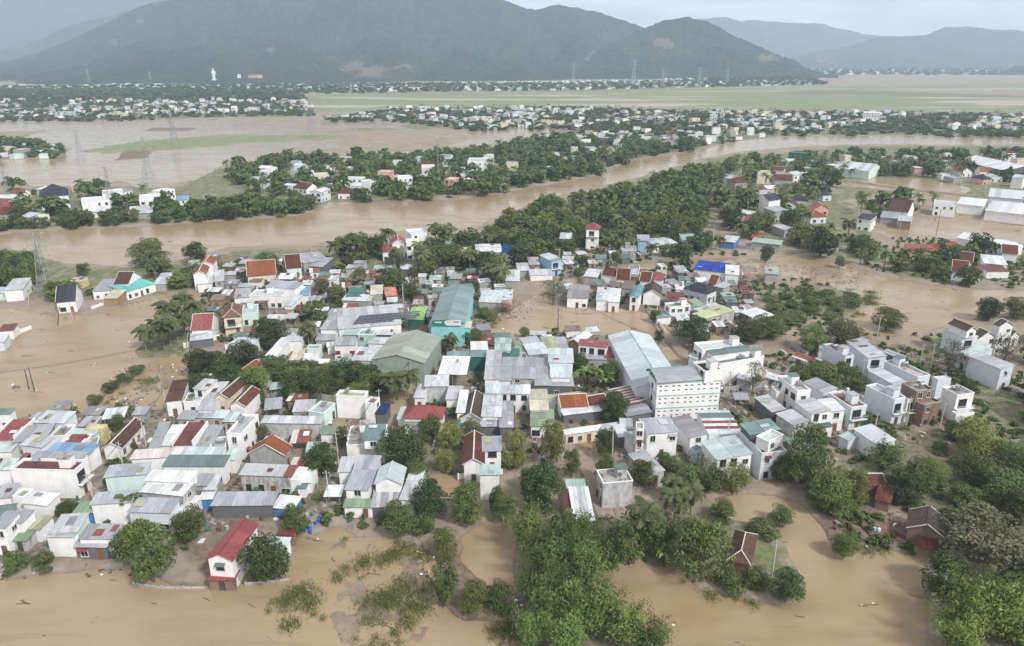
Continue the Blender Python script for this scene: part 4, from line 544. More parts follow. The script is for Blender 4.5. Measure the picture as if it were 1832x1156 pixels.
TP={
'a':([(-288.0, 408.4), (-236.5, 400.5), (-193.7, 408.4), (-168.3, 443.1), (-120.8, 443.1), (-108.8, 402.1), (-152.2, 381.3), (-192.7, 367.7), (-232.2, 357.4), (-267.6, 352.4), (-298.1, 395.9)], 6, 'bl1 bl3 bm bl2 bs', 'on the left far river bank'),
'b':([(-223.8, 574.6), (-187.9, 631.4), (-102.5, 631.4), (-18.6, 691.3), (24.7, 752.6), (112.6, 779.1), (148.8, 700.1), (106.3, 631.4), (55.0, 542.7), (12.7, 492.7), (-19.7, 460.5), (-60.2, 446.9), (-99.2, 437.5), (-122.7, 450.7), (-178.3, 481.5)], 9, 'cp bl1 bn bl3 cp bl2 lf', 'in the palm village beyond the river'),
'c':([(-12.3, 342.9), (5.8, 395.9), (31.2, 432.1), (69.7, 470.8), (107.4, 516.6), (143.4, 559.7), (131.6, 488.2), (98.6, 367.7), (74.8, 337.2), (51.3, 321.0), (21.1, 321.0), (3.4, 306.2)], 8.2, 'bl1 bl3 bl2 cp lf bm', 'in the dense grove at the river bend'),
'd':([(150.1, 574.6), (196.8, 617.1), (285.0, 650.2), (452.1, 658.1), (391.3, 565.6), (331.6, 559.7), (235.4, 532.0), (149.4, 367.7), (172.2, 342.9), (154.0, 284.2), (161.3, 268.5), (151.1, 261.3), (148.9, 292.7), (121.8, 321.0), (105.4, 325.2), (109.5, 367.7)], 11, 'cp bl1 cp bl3 cp lf', 'in the right-hand palm belt'),
'e':([(-79.2, 309.1), (-51.8, 304.4), (-8.8, 309.1), (3.2, 284.2), (-3.4, 268.5), (-18.2, 264.9), (-29.8, 254.4), (-43.8, 253.0), (-55.3, 259.9), (-60.8, 238.4), (-65.4, 226.4), (-74.7, 251.0), (-71.5, 276.2)], 6.2, 'bl1 bl3 bl4 cp bn', 'in the dark orchard behind the factories'),
'f':([(-230.4, 306.2), (-207.5, 306.2), (-186.1, 277.7), (-188.4, 270.0), (-205.6, 270.0)], 6, 'bl1 bl2 bm', 'in the clump by the left pylon'),
'g':([(-123.5, 226.9), (-117.2, 249.1), (-96.0, 229.7), (-97.8, 209.0), (-96.1, 199.0), (-105.5, 193.9)], 5.5, 'cp', 'in the coconut grove on the lake'),
'h':([(-89.7, 189.3), (-79.3, 197.7), (-65.4, 189.3), (-49.6, 189.3), (-35.3, 179.0), (-30.6, 167.7), (-42.2, 169.3), (-49.8, 165.4), (-59.4, 169.3), (-64.7, 172.7), (-72.7, 179.0), (-83.0, 174.8)], 6, 'bl1 bl3 bl2 bl3', 'in the orchard above the white houses'),
'j':([(62.4, 127.5), (78.8, 140.9), (99.5, 147.2), (112.1, 140.9), (91.2, 109.3), (84.1, 109.3), (81.4, 115.1), (83.9, 121.5), (81.1, 126.5), (79.7, 132.8), (70.1, 129.6), (61.5, 119.7)], 7.2, 'bs bl1 bl2 bs lf bm tw bn', 'in the scrub of the right-hand slope'),
'k':([(87.0, 253.0), (106.8, 259.9), (129.6, 259.9), (117.3, 236.7), (89.7, 228.6)], 7.5, 'ac', 'in the flattened thicket on the mud plain'),
'l':([(-150.8, 285.8), (-142.5, 292.7), (-126.7, 299.8), (-80.1, 313.0), (-73.9, 296.2), (-98.2, 284.2), (-116.0, 277.7), (-134.5, 274.6)], 7, 'cp bn bl1 cp bl3', 'along the near river bank'),
'm':([(161.2, 306.2), (196.1, 319.0), (236.0, 329.5), (190.3, 259.9), (168.6, 270.0), (149.2, 270.0)], 9.5, 'bl1 bl3 cp bl2', 'around the right bank houses'),
'n':([(163.0, 742.5), (311.6, 831.6), (566.3, 831.6), (542.8, 795.9), (298.4, 779.1), (199.5, 713.7), (155.9, 662.0)], 9, 'cp bl1', 'on the far bank at the right'),
'q':([(-81.4, 329.5), (-39.3, 345.2), (-14.7, 337.2), (8.4, 316.0), (3.3, 299.8), (-23.5, 311.0), (-53.1, 313.0), (-76.8, 309.1)], 9, 'bl1 cp bl3', 'on the near bank by the river path'),
'r':([(-96.5, 199.9), (-86.7, 213.9), (-75.8, 224.2), (-69.2, 213.9), (-80.0, 199.9), (-85.0, 191.4)], 8, 'cp bl1 bl3', 'beside the cream villa'),
's':([(58.9, 321.0), (97.0, 331.6), (82.2, 268.5), (71.5, 268.5), (65.7, 292.7), (54.1, 292.7)], 9, 'bl3 bl1 cp', 'around the flooded junction'),
't':([(23.4, 284.2), (80.0, 268.5), (71.5, 229.7), (52.8, 229.7), (19.2, 254.4)], 14, 'bl1 cp bn', 'between the mid cluster roofs'),
'u':([(-548.5, 737.6), (-491.9, 752.6), (-402.0, 678.4), (-385.3, 624.2), (-443.2, 590.3)], 9, 'bl1 bl3', 'in the small left hamlet'),
'w':([(241.5, 577.7), (399.3, 577.7), (385.8, 516.6), (289.1, 526.7), (233.2, 526.7)], 11, 'cp bl1 bl3 cp', 'by the flooded basin on the right'),
'ab':([(208.3, 443.1), (239.9, 432.1), (275.2, 435.7), (343.4, 456.6), (309.4, 408.4), (255.3, 402.1), (203.1, 384.2), (196.2, 408.4)], 11, 'cp bl1 bl3 cp lf', 'below the flooded basin on the right'),
'ac':([(-175.6, 264.9), (-157.1, 276.2), (-129.2, 277.7), (-121.7, 264.9), (-143.9, 262.7), (-164.2, 254.4)], 8, 'bs bl1 bn bl2', 'between the lake spit houses'),
'v':([(-326.3, 466.7), (-289.6, 483.7), (-214.9, 456.6), (-190.5, 408.4), (-237.3, 402.1), (-288.0, 408.4)], 11, 'cp bl1 bn', 'in the left village beyond the river'),
}
TPF={
'o':([(-271.1, 1030.7), (-199.2, 1254.8), (80.9, 1311.5), (256.6, 1228.2), (771.6, 1143.2), (913.1, 1143.2), (672.9, 834.6), (300.5, 834.6), (176.3, 834.6), (56.1, 900.8), (-29.6, 866.5), (-80.6, 937.8), (-163.1, 1021.5)], 9.5, 'cp bl1 bl3'),
'p':([(-811.8, 1030.7), (-1534.5, 1974.9), (-844.9, 1880.4), (-451.9, 1643.8), (-294.2, 1121.0), (-426.4, 1121.0), (-540.5, 1021.5)], 10.5, 'bl1 bl3 cp'),
'x':([(-1694.5, 1910.9), (-1411.6, 2116.5), (-544.7, 2370.7), (144.8, 2370.7), (1146.8, 2961.1), (972.1, 2370.7), (120.9, 1974.9), (-466.3, 1794.5), (-761.2, 1691.2), (-1131.9, 1691.2)], 24, 'bl1 bl3'),
'y':([(1926.2, 4901.8), (4158.8, 5856.7), (3302.6, 4213.5), (2479.0, 3478.9), (1370.5, 3478.9)], 60, 'bl1 bl3'),
'z':([(27.3, 834.6), (134.8, 937.8), (226.7, 915.3), (230.2, 804.9), (157.8, 717.7), (106.6, 777.2)], 10, 'bl1 cp bl3'),
}
HP={
'A':([(-327.6, 467.9), (-296.7, 489.0), (-250.4, 478.2), (-215.9, 458.0), (-189.4, 398.2), (-276.9, 390.8)], 12, 'left village beyond the river'),
'B':([(-193.5, 524.3), (-182.5, 611.6), (-99.5, 611.6), (-26.5, 628.9), (42.0, 666.4), (104.8, 722.1), (107.0, 666.4), (34.7, 545.2), (-20.9, 489.0), (-77.2, 467.9), (-120.9, 442.9)], 12.5, 'palm village beyond the river'),
'C':([(144.9, 524.3), (238.5, 628.9), (332.6, 647.1), (433.4, 628.9), (364.7, 524.3), (306.2, 500.3), (258.7, 529.4), (214.8, 500.3), (182.8, 405.8), (164.8, 376.8), (134.7, 357.4), (123.0, 383.7)], 14, 'right-hand palm belt'),
'D':([(25.7, 782.0), (121.8, 892.2), (248.7, 871.8), (289.8, 839.7), (218.1, 782.0), (150.6, 708.4), (95.8, 695.3)], 17, 'bend of the far bank'),
'E':([(182.4, 320.8), (236.2, 329.0), (200.8, 275.2), (177.2, 276.7)], 17, 'right bank beside the channel'),
'G':([(-85.3, 334.3), (-42.1, 345.5), (6.0, 320.8), (-53.4, 313.8)], 16, 'near bank by the river path'),
'H':([(-517.6, 708.4), (-473.1, 722.1), (-414.9, 686.8), (-399.9, 636.0), (-454.5, 618.4)], 14, 'small left hamlet'),
}
HPF={
'I':([(-273.1, 1068.4), (-202.3, 1273.1), (78.7, 1273.1), (250.4, 1196.9), (770.1, 1139.9), (911.3, 1139.9), (707.6, 878.1), (315.9, 878.1), (199.8, 948.8), (59.1, 948.8), (-30.9, 905.1), (-84.2, 980.2), (-170.5, 1068.4)], 14),
'J':([(-856.4, 1087.9), (-1365.5, 1753.1), (-767.4, 1703.9), (-421.9, 1531.9), (-320.1, 1221.3), (-450.6, 1185.1), (-575.2, 1087.9)], 17),
'K':([(-1722.0, 2118.0), (-1039.1, 2318.3), (-523.3, 2275.3), (-29.2, 2507.5), (1195.9, 3147.6), (917.8, 2362.9), (196.7, 2013.5), (-162.4, 1918.6), (-435.6, 1888.9), (-889.8, 1980.8), (-1538.4, 1888.9)], 17),
'L':([(2033.4, 5081.2), (4773.0, 6725.0), (4329.9, 5532.4), (2813.2, 3950.9), (1446.7, 3606.2)], 27),
}
LANES=[
[(-83.8,125.4),(-84.2,138.0),(-84.5,148.8),(-86.4,164.2)],
[(-36.9,126.4),(-36.0,141.4),(-33.1,164.2),(-27.7,182.3),(-23.0,195.8)],
[(49.6,148.8),(66.7,146.3),(84.4,151.4),(103.1,156.9)],
[(-86.9,309.0),(-48.9,316.5),(-8.8,309.0),(20.1,301.8)],
]
SCRUB=[
[(67.2,323.4),(123.2,323.4),(154.5,283.5),(120.0,220.7),(72.3,218.2),(51.9,242.6)],
[(-4.3,339.0),(106.7,356.0),(98.7,309.0),(41.6,283.5),(3.2,291.6)],
[(116.4,220.7),(144.6,225.8),(153.3,202.1),(118.3,148.8),(112.9,159.7),(121.2,202.1)],
[(-143.1,309.0),(-72.3,309.0),(-61.9,211.0),(-86.4,202.1)],
[(150.7,362.0),(198.2,350.2),(243.4,339.0),(197.1,268.6),(159.6,275.9),(142.6,309.0)],
[(-40.2,126.4),(-12.6,120.7),(-11.8,110.4),(-33.2,115.4)],
[(59.2,126.4),(94.5,136.8),(79.7,110.4),(55.9,112.0)],
]
OFFVIEW=[
[(126.6,159.7),(165.0,159.7),(107.5,85.6),(78.2,85.6)],
[(-422.2,597.2),(-530.5,597.2),(-331.9,362.0),(-268.4,368.3)],
[(189.8,255.0),(222.7,255.0),(155.4,159.7),(126.6,159.7)],
]
ROADS=[
('dyke_road', [(188.6, 535.1), (229.3, 545.4), (252.7, 515.5), (273.8, 488.4), (297.0, 467.9)], 4, 0.9),
('mud_road', [(99.6, 214.8), (112.4, 212.0), (129.3, 217.7), (148.3, 225.8)], 4.5, 0.7),
('embankment_road', [(49.5, 242.6), (49.5, 220.7), (52.0, 203.4), (57.1, 190.6), (64.0, 181.6)], 3.2, 0.6),
('town_lane', [(12.2, 150.1), (15.7, 145.1), (17.1, 134.6), (18.4, 120.7)], 3, 0.45),
]
SHOAL=[
[(-38.2,112.4),(-31.3,116.2),(-22.7,115.0),(-15.3,110.4),(-13.3,100.1),(-10.4,93.6),(-13.2,86.6),(-26.7,86.6),(-32.2,94.9),(-38.1,102.9)],
[(-42.0,100.1),(-36.0,102.2),(-30.1,97.4),(-31.3,91.2),(-38.3,91.2)],
[(-9.7,261.6),(7.1,258.3),(2.6,225.8),(-10.4,228.5)],
[(-109.9,168.8),(-109.7,182.3),(-102.9,197.8),(-92.2,195.8),(-88.3,178.8),(-92.0,167.2)],
[(75.2,313.7),(120.8,316.5),(145.5,283.5),(126.5,242.6),(112.7,268.6),(87.8,287.5)],
[(18.7,279.7),(43.2,295.8),(75.2,313.7),(49.6,291.6)],
[(-3.5,102.9),(2.3,101.5),(2.1,91.2),(-7.6,91.8)],
]
ISLES=[
[(-412.0,699.1),(-394.9,794.7),(-329.7,858.8),(-187.8,852.6),(-162.0,816.9),(-267.5,768.5),(-326.7,707.6),(-368.9,686.6)],
[(-265.1,964.2),(-149.6,933.8),(-71.6,828.5),(-29.2,852.6),(-64.5,743.9),(-111.3,686.6),(-170.3,743.9),(-213.9,805.7)],
[(-524.3,623.3),(-670.5,805.7),(-514.3,805.7),(-424.2,725.3),(-402.4,651.6)],
[(-718.1,865.2),(-663.2,878.1),(-559.4,912.1),(-540.6,828.5)],
[(-343.5,637.1),(-370.8,716.4),(-347.8,716.4),(-317.6,651.6)],
[(-441.1,891.4),(-450.9,948.8),(-394.7,948.8),(-381.5,891.4)],
[(-380.8,996.7),(-286.8,1031.3),(-262.7,996.7),(-327.8,948.8)],
]
FIELDS=[
[(-414.2,707.6),(-392.3,789.3),(-327.4,852.6),(-199.1,846.4),(-181.4,822.7),(-271.0,778.8),(-330.6,716.4),(-375.3,699.1)],
[(-338.1,1221.3),(-483.4,1860.1),(-150.7,1778.7),(265.8,1980.8),(710.5,2013.5),(503.2,1359.5),(257.9,1233.9),(-107.5,1259.8)],
[(402.2,1753.1),(638.0,1805.0),(1081.5,1613.4),(1247.3,1571.6),(946.5,1185.1),(815.6,1209.0),(530.4,1233.9),(329.8,1344.3)],
[(256.6,402.6),(291.3,411.8),(337.6,402.6),(301.3,356.0),(265.2,372.1)],
[(-609.8,729.9),(-670.5,805.7),(-528.3,828.5),(-477.9,794.7),(-503.5,734.5)],
[(-636.1,2457.4),(144.4,2362.9),(-490.7,1888.9),(-767.4,1703.9)],
[(515.4,2118.0),(1636.6,2457.4),(1936.8,2457.4),(1366.8,2047.2),(546.0,1949.2)],
]
TOWN=[
[(-134.4,156.9),(-104.4,172.0),(-94.4,182.3),(-66.8,182.3),(-44.6,165.7),(-34.6,126.4),(-37.9,117.1),(-57.1,114.5),(-59.6,110.4),(-98.5,106.6)],
[(-52.9,202.1),(-3.0,225.8),(33.9,225.8),(67.6,202.1),(54.3,151.4),(33.8,134.6),(18.6,148.8),(-1.9,136.8),(-31.2,126.4)],
[(68.0,197.8),(103.5,215.8),(131.3,202.1),(122.1,165.7),(79.8,141.4),(50.6,139.1)],
[(-140.7,309.0),(-70.4,300.1),(0.9,283.5),(-2.8,211.0),(-47.8,193.8),(-83.0,202.1)],
[(21.1,318.4),(101.1,309.0),(81.9,225.8),(45.9,211.0),(12.6,242.6)],
[(67.7,130.4),(92.1,136.8),(80.6,112.0),(58.0,112.0)],
[(-40.2,126.4),(-23.8,122.5),(-24.2,118.0),(-40.0,117.1)],
]
WEEDS=[
[(-34.1,114.5),(-22.6,114.5),(-15.2,108.9),(-14.4,97.4),(-16.7,87.8),(-25.3,87.8),(-28.8,100.1),(-33.8,108.9)],
[(-111.7,172.0),(-109.7,182.3),(-108.2,191.8),(-99.4,193.8),(-100.5,182.3),(-105.0,170.4)],
[(-12.0,268.6),(2.9,255.0),(-6.6,225.8),(-12.4,231.2)],
[(-41.2,97.4),(-33.9,101.5),(-30.1,93.6),(-36.5,91.2)],
[(27.3,102.9),(47.5,100.1),(44.2,96.2),(26.8,100.1)],
[(1.3,94.9),(7.6,94.9),(2.9,88.2),(-8.2,88.2)],
[(83.3,242.6),(138.6,268.6),(126.5,242.6),(89.3,225.8)],
[(61.4,115.4),(74.0,111.2),(68.7,108.9),(58.0,112.0)],
[(118.9,211.0),(141.7,220.7),(128.4,186.0),(129.4,165.7),(116.4,165.7),(114.4,186.0)],
]
DEBRIS=[
[(-18.5,115.4),(-10.8,110.4),(-11.9,100.1),(-7.6,92.4),(-12.2,93.6),(-15.3,101.5)],
[(-90.8,107.0),(-68.2,107.3),(-66.2,104.4),(-88.5,103.5)],
[(-34.6,121.6),(-25.9,121.6),(-24.2,118.0),(-33.8,118.0)],
[(-42.9,102.9),(-33.5,100.1),(-34.9,94.9),(-39.8,96.2)],
[(-9.9,268.6),(9.0,255.0),(0.7,220.7),(-10.5,231.2)],
[(62.1,206.5),(73.7,211.0),(69.3,202.1),(58.2,197.8)],
[(-115.6,193.8),(-94.7,197.8),(-88.4,168.8),(-107.3,172.0)],
[(64.5,309.0),(153.1,300.1),(114.7,242.6),(78.9,255.0)],
[(-1.5,97.4),(3.1,97.4),(3.0,91.2),(-1.4,92.4)],
[(74.7,130.4),(83.9,130.4),(73.6,110.4),(60.0,112.0)],
[(87.1,146.3),(102.7,151.4),(104.6,141.4),(88.5,136.8)],
[(121.2,202.1),(138.0,178.8),(121.8,154.1),(114.3,172.0)],
[(5.7,148.8),(18.6,148.8),(18.5,126.4),(9.7,130.4)],
[(45.9,202.1),(54.9,197.8),(46.6,182.3),(42.7,186.0)],
[(-60.6,126.4),(-41.3,130.4),(-38.3,118.9),(-54.3,115.4)],
]
TREES=[
(-61.7, 102.9, 9.1, 12.8, 'bl2', 'big light green garden tree at the foreground water'),
(-59.8, 114.0, 6.5, 7.5, 'bl1', 'round tree behind the brown yard at the foreground'),
(-70.0, 110.1, 5.9, 5.7, 'bs', 'dark bush beside the blank pale wall'),
(-81.9, 106.1, 4.4, 4.0, 'bs', 'bush on the bank at the bottom left'),
(-87.1, 105.8, 4.9, 3.5, 'bs', 'low bush at the bottom left corner'),
(-42.2, 102.6, 8.1, 9.5, 'bl3', 'dark tree hiding the porch of the red gabled house'),
(-40.6, 115.7, 5.7, 7.1, 'bl1', 'round tree between the long dark wall and the lane'),
(-40.8, 136.4, 7.2, 8.2, 'bl3', 'dark round tree beside the orange tile gable'),
(-39.3, 148.8, 3.9, 5.3, 'bl1', 'small tree above the dark round one'),
(-24.0, 138.0, 10.0, 11.1, 'bl3', 'broad dark tree left of the red hip bungalow garden'),
(-20.0, 132.1, 7.0, 6.5, 'bl2', 'leafy tree below the broad dark garden tree'),
(-14.2, 147.5, 6.4, 7.2, 'lf', 'yellowish shrub tree in front of the red hip bungalow'),
(-19.4, 151.4, 5.8, 7.0, 'bl1', 'tree hiding the bungalow awning'),
(-9.3, 151.4, 5.2, 6.4, 'lf', 'loose light tree beside the bungalow'),
(-14.6, 137.3, 5.1, 6.1, 'lf', 'small yellow-green tree in the flooded garden'),
(-15.9, 120.7, 7.2, 8.9, 'bl3', 'dark dome-shaped tree above the weedy flood'),
(-21.2, 116.2, 7.4, 7.1, 'bl1', 'broad dark shrub tree by the striped awning house'),
(-16.5, 116.2, 5.3, 4.9, 'bs', 'scrub under the dome-shaped tree'),
(-8.7, 119.2, 6.7, 9.6, 'bl2', 'bright green willowy tree by the channel'),
(-11.7, 108.9, 5.2, 6.2, 'lf', 'yellowing bush at the weedy flood'),
(-11.4, 96.8, 5.3, 10.0, 'bm', 'green reed-like clump at the rubbish line'),
(-6.0, 95.1, 5.4, 6.3, 'lf', 'scrubby yellow-green bush at the rubbish line'),
(-1.9, 96.2, 5.5, 5.7, 'bs', 'low scrub left of the bamboo mass'),
(0.6, 139.6, 6.1, 9.6, 'lf', 'yellow-green tree beside the flooded yard'),
(8.5, 139.6, 6.1, 12.3, 'lf', 'tall yellow-green tree at the road fork'),
(12.6, 135.1, 3.6, 7.9, 'bl1', 'slender dark tree at the road fork'),
(6.2, 123.5, 8.4, 11.0, 'bl3', 'dense dark tree left of the tin-roof shack'),
(-1.2, 119.8, 5.0, 6.9, 'bl1', 'leafy bush by the small white tower'),
(-2.9, 122.9, 3.3, 6.3, 'bl3', 'dark bush behind the small white tower'),
(3.7, 130.4, 4.6, 6.4, 'bl1', 'dark tree above the channel'),
(24.9, 160.6, 7.2, 8.4, 'bl3', 'round dark tree beside the red-brown strip roof'),
(20.9, 143.3, 4.8, 8.4, 'bl1', 'tree on the round green island at the road fork'),
(13.1, 167.2, 4.3, 3.9, 'lf', 'bush beside the low shops'),
(56.1, 210.1, 11.4, 10.4, 'bl3', 'large round dark tree at the road bend'),
(74.0, 214.8, 10.6, 7.8, 'bl1', 'left tree of the green clump by the white canopy'),
(81.5, 217.7, 10.7, 8.6, 'bl1', 'right tree of the green clump by the white canopy'),
(90.6, 206.5, 9.2, 9.3, 'bl2', 'bright green tree beside the bare walled plot'),
(102.0, 209.2, 12.4, 9.7, 'bl4', 'large mottled olive tree behind the red terrace house'),
(123.2, 225.8, 10.7, 7.7, 'bl2', 'lone green tree on the mud road'),
(64.1, 177.0, 5.7, 10.2, 'tw', 'sparse dark tree beside the blank white hall'),
(124.0, 190.6, 8.9, 10.7, 'tw', 'sparse tree beside the lone box house'),
(144.5, 197.8, 9.9, 9.3, 'tw', 'feathery tree in front of the villas'),
(161.6, 233.9, 8.4, 8.7, 'bl3', 'dark tree behind the villas'),
(171.6, 235.6, 8.8, 8.3, 'bl4', 'olive tree behind the villas'),
(78.0, 182.3, 7.7, 6.3, 'bs', 'thicket left of the red terrace house'),
(84.9, 182.3, 10.7, 7.2, 'bs', 'thicket below the mottled tree'),
(91.8, 184.2, 7.7, 6.3, 'bs', 'thicket right end near the red terrace'),
(93.3, 178.8, 5.4, 4.7, 'bs', 'low thicket by the power pole'),
(85.5, 158.3, 5.4, 4.3, 'bl1', 'small street tree before the long row house'),
(80.7, 159.7, 4.7, 4.9, 'bl1', 'small street tree at the green awning'),
(102.7, 151.4, 3.9, 5.6, 'bl2', 'small tree by the corner house'),
(120.9, 177.0, 4.5, 5.2, 'bs', 'bush right of the corner house'),
(105.4, 151.4, 6.6, 6.4, 'bl2', 'shrub tree below the corner house'),
(60.8, 132.9, 9.9, 15.1, 'bl2', 'tall garden tree beside the green net roof'),
(56.9, 133.3, 5.2, 6.5, 'bl3', 'dark tree at the foot of the blue-white house'),
(45.4, 129.4, 7.1, 7.4, 'lf', 'light rounded bush below the pale single-slope roof'),
(40.5, 130.4, 7.0, 6.7, 'bm', 'bamboo by the pale single-slope roof'),
(36.3, 132.5, 7.5, 8.0, 'bm', 'bamboo left of the light rounded bush'),
(33.0, 136.8, 6.0, 5.3, 'bl1', 'bush behind the narrow white cabin'),
(51.6, 118.9, 5.0, 4.4, 'bl1', 'lone round bush standing in the pond'),
(32.5, 104.4, 10.9, 12.1, 'bl2', 'broad dark green tree beside the island house'),
(45.2, 97.7, 5.7, 6.6, 'bl3', 'rounded bush at the island tip'),
(41.3, 101.5, 4.8, 3.9, 'bs', 'hedge at the island edge right part'),
(36.4, 100.8, 5.7, 4.1, 'bs', 'hedge at the island edge left part'),
(40.5, 119.8, 5.4, 4.9, 'bl1', 'small trees above the island house'),
(46.7, 115.4, 6.3, 3.6, 'bs', 'green scrub behind the island house'),
(60.0, 109.5, 5.2, 5.2, 'bl1', 'round bush at the right pond bank'),
(63.0, 122.5, 8.2, 8.2, 'bl2', 'olive-green tree over the pond inlet'),
(61.5, 126.4, 5.7, 6.3, 'bl1', 'green bush by the pond inlet'),
(79.0, 126.4, 7.9, 7.1, 'bl3', 'dark tree over the dark farmhouse'),
(87.4, 132.5, 7.0, 6.5, 'bl2', 'bright tree right of the brick yard'),
(83.4, 107.3, 15.9, 10.6, 'tw2', 'big grey-olive tree in the right corner'),
(72.5, 99.4, 8.4, 8.0, 'bl3', 'dark tree over the pond at the right'),
(72.4, 91.2, 10.5, 12.3, 'bm3', 'bright green bamboo plume in the right corner'),
(66.3, 86.6, 8.5, 9.9, 'bm3', 'second bright bamboo plume in the right corner'),
(76.2, 88.9, 9.5, 11.1, 'bm3', 'third bright bamboo plume at the right edge'),
(84.7, 100.1, 6.6, 8.0, 'bl1', 'dark tree at the right edge behind the plumes'),
(82.4, 117.1, 6.4, 4.9, 'bl1', 'shrub right of the dark farmhouse'),
(88.7, 117.1, 6.4, 6.1, 'bl3', 'dark tree behind the tiled hut at the right edge'),
(96.8, 118.9, 7.5, 8.6, 'bl1', 'broad tree at the right edge'),
(105.2, 134.6, 7.1, 7.9, 'bl3', 'dark tree at the right edge above the farm'),
(2.5, 111.2, 8.2, 10.8, 'bm2', 'leftmost clump of the big bamboo mass'),
(5.7, 102.9, 8.7, 11.6, 'bm2', 'second clump of the big bamboo mass'),
(11.8, 101.5, 8.6, 11.5, 'bm2', 'third clump of the big bamboo mass'),
(7.5, 93.6, 8.1, 11.2, 'bm2', 'fourth clump of the big bamboo mass'),
(4.0, 96.2, 6.4, 9.1, 'bm2', 'dark clump at the left foot of the bamboo mass'),
(12.6, 91.2, 7.9, 11.2, 'bm2', 'fifth clump of the big bamboo mass'),
(16.6, 88.3, 7.7, 10.0, 'bm2', 'clump at the lower right of the bamboo mass'),
(20.1, 86.1, 6.7, 7.7, 'bm2', 'lowest right clump of the bamboo mass'),
(7.9, 85.6, 7.5, 11.0, 'bm2', 'clump at the bottom frame edge of the bamboo mass'),
(2.9, 87.2, 5.9, 9.9, 'bm2', 'lowest left clump of the bamboo mass'),
(17.1, 105.8, 7.9, 10.6, 'bm', 'upper right clump of the bamboo mass'),
(12.7, 111.2, 7.2, 8.4, 'bm2', 'top clump of the bamboo mass'),
(22.0, 108.9, 8.0, 10.7, 'bm', 'clump below the palms by the white cube house'),
(27.0, 111.2, 7.2, 9.6, 'bm', 'clump right of the palms below the white cube house'),
(8.7, 113.7, 4.8, 7.2, 'cp', 'leaning palm over the tin-roof shack'),
(24.4, 111.2, 6.1, 10.0, 'cp', 'tall palm below the white cube house'),
(31.1, 118.9, 5.4, 8.6, 'cp', 'palm right of the white cube house'),
(35.0, 121.6, 5.0, 7.5, 'cp', 'small palm beside the bamboo'),
(32.1, 126.4, 5.0, 6.3, 'cp', 'palm behind the narrow white cabin'),
(26.9, 108.1, 4.0, 5.4, 'bn', 'banana plants over the pond'),
(20.3, 107.3, 4.0, 4.7, 'bn', 'banana plants under the palms'),
(20.8, 182.3, 6.1, 6.9, 'bn', 'left banana plants in the central garden'),
(23.7, 180.9, 6.1, 6.9, 'bn', 'right banana plants in the central garden'),
(18.9, 190.6, 5.4, 6.5, 'bl3', 'dark tree above the central banana plants'),
(26.7, 182.3, 6.1, 7.9, 'bl1', 'tree beside the long warehouse'),
(-14.5, 163.2, 3.3, 2.9, 'bn', 'small banana beside the dark gable'),
(-30.7, 171.4, 7.3, 8.1, 'cp', 'left palm at the factory lane'),
(-27.2, 172.7, 7.3, 7.6, 'cp', 'right palm at the factory lane'),
(-63.1, 211.0, 5.2, 8.7, 'cp', 'lone palm beside the white strip roof'),
(-18.1, 202.1, 5.7, 6.8, 'cp', 'squat palm before the turquoise factory'),
(-12.4, 212.0, 7.0, 5.2, 'bl1', 'bush before the turquoise factory'),
(-27.5, 187.5, 5.3, 6.4, 'bl1', 'leafy tree at the sage warehouse corner'),
(48.5, 232.8, 4.2, 4.9, 'bl1', 'slim tree beside the white house with green terrace'),
(46.0, 213.4, 3.2, 4.9, 'bl1', 'small tree on the flooded road'),
(3.9, 218.2, 3.9, 3.9, 'bl2', 'small bright tree at the flooded field edge'),
(15.0, 251.8, 11.0, 10.0, 'tw', 'grey bare-looking thicket by the flood'),
(27.0, 285.1, 5.4, 4.8, 'bl1', 'small round tree on the submerged road'),
(31.6, 304.5, 4.8, 4.7, 'bl1', 'small tree on the flooded road crossing'),
(44.2, 301.8, 5.3, 6.5, 'cp', 'lone palm in the flooded road'),
(-154.4, 301.8, 17.7, 12.9, 'bl2', 'large tree on the river bank left'),
(-137.7, 309.0, 9.8, 9.4, 'bl3', 'dark round tree on the river bank'),
(-174.8, 287.5, 5.5, 6.2, 'bl1', 'small tree at the river edge by the pylon'),
(-167.0, 255.0, 7.4, 8.1, 'bl1', 'bush beside the dark slate house'),
(110.9, 309.0, 6.3, 8.0, 'bl3', 'lone dark tree on the mud plain'),
(138.9, 300.1, 4.8, 5.5, 'bl1', 'slim tree at the mud channel'),
(-58.0, 150.1, 4.4, 5.0, 'bl4', 'grey-green bush beside the tall narrow white box'),
(-81.3, 167.2, 5.7, 4.5, 'bs', 'bush at the low terrace of shacks'),
(-94.3, 155.5, 4.0, 4.8, 'bl1', 'bush beside the brown tiled lane house'),
(-91.1, 123.5, 4.4, 3.0, 'bs', 'hedge behind the olive roof'),
(-74.2, 120.7, 3.3, 4.2, 'cp', 'small palm bush before the blank white wall'),
(-87.3, 121.6, 3.3, 3.7, 'bl1', 'tree left of the small blue-walled shed'),
(-45.4, 182.3, 9.2, 7.9, 'bl3', 'dark orchard tree behind the blank white box'),
(-39.3, 178.8, 9.0, 7.8, 'bl1', 'green orchard tree behind the blank white box'),
(19.3, 132.5, 4.7, 7.8, 'bl1', 'shrub beside the bare white-grey cube'),
(27.5, 132.5, 5.9, 6.5, 'bl1', 'scrub behind the narrow white cabin'),
(-108.4, 171.4, 4.9, 2.4, 'bs', 'low scrub on the drowned dyke, lowest of the line'),
(-107.9, 178.8, 5.1, 2.8, 'bs', 'low scrub on the drowned dyke, second of the line'),
(-107.3, 184.2, 4.6, 2.8, 'bs', 'low scrub on the drowned dyke, third of the line'),
(-106.8, 190.6, 5.4, 2.6, 'bs', 'low scrub on the drowned dyke, topmost of the line'),
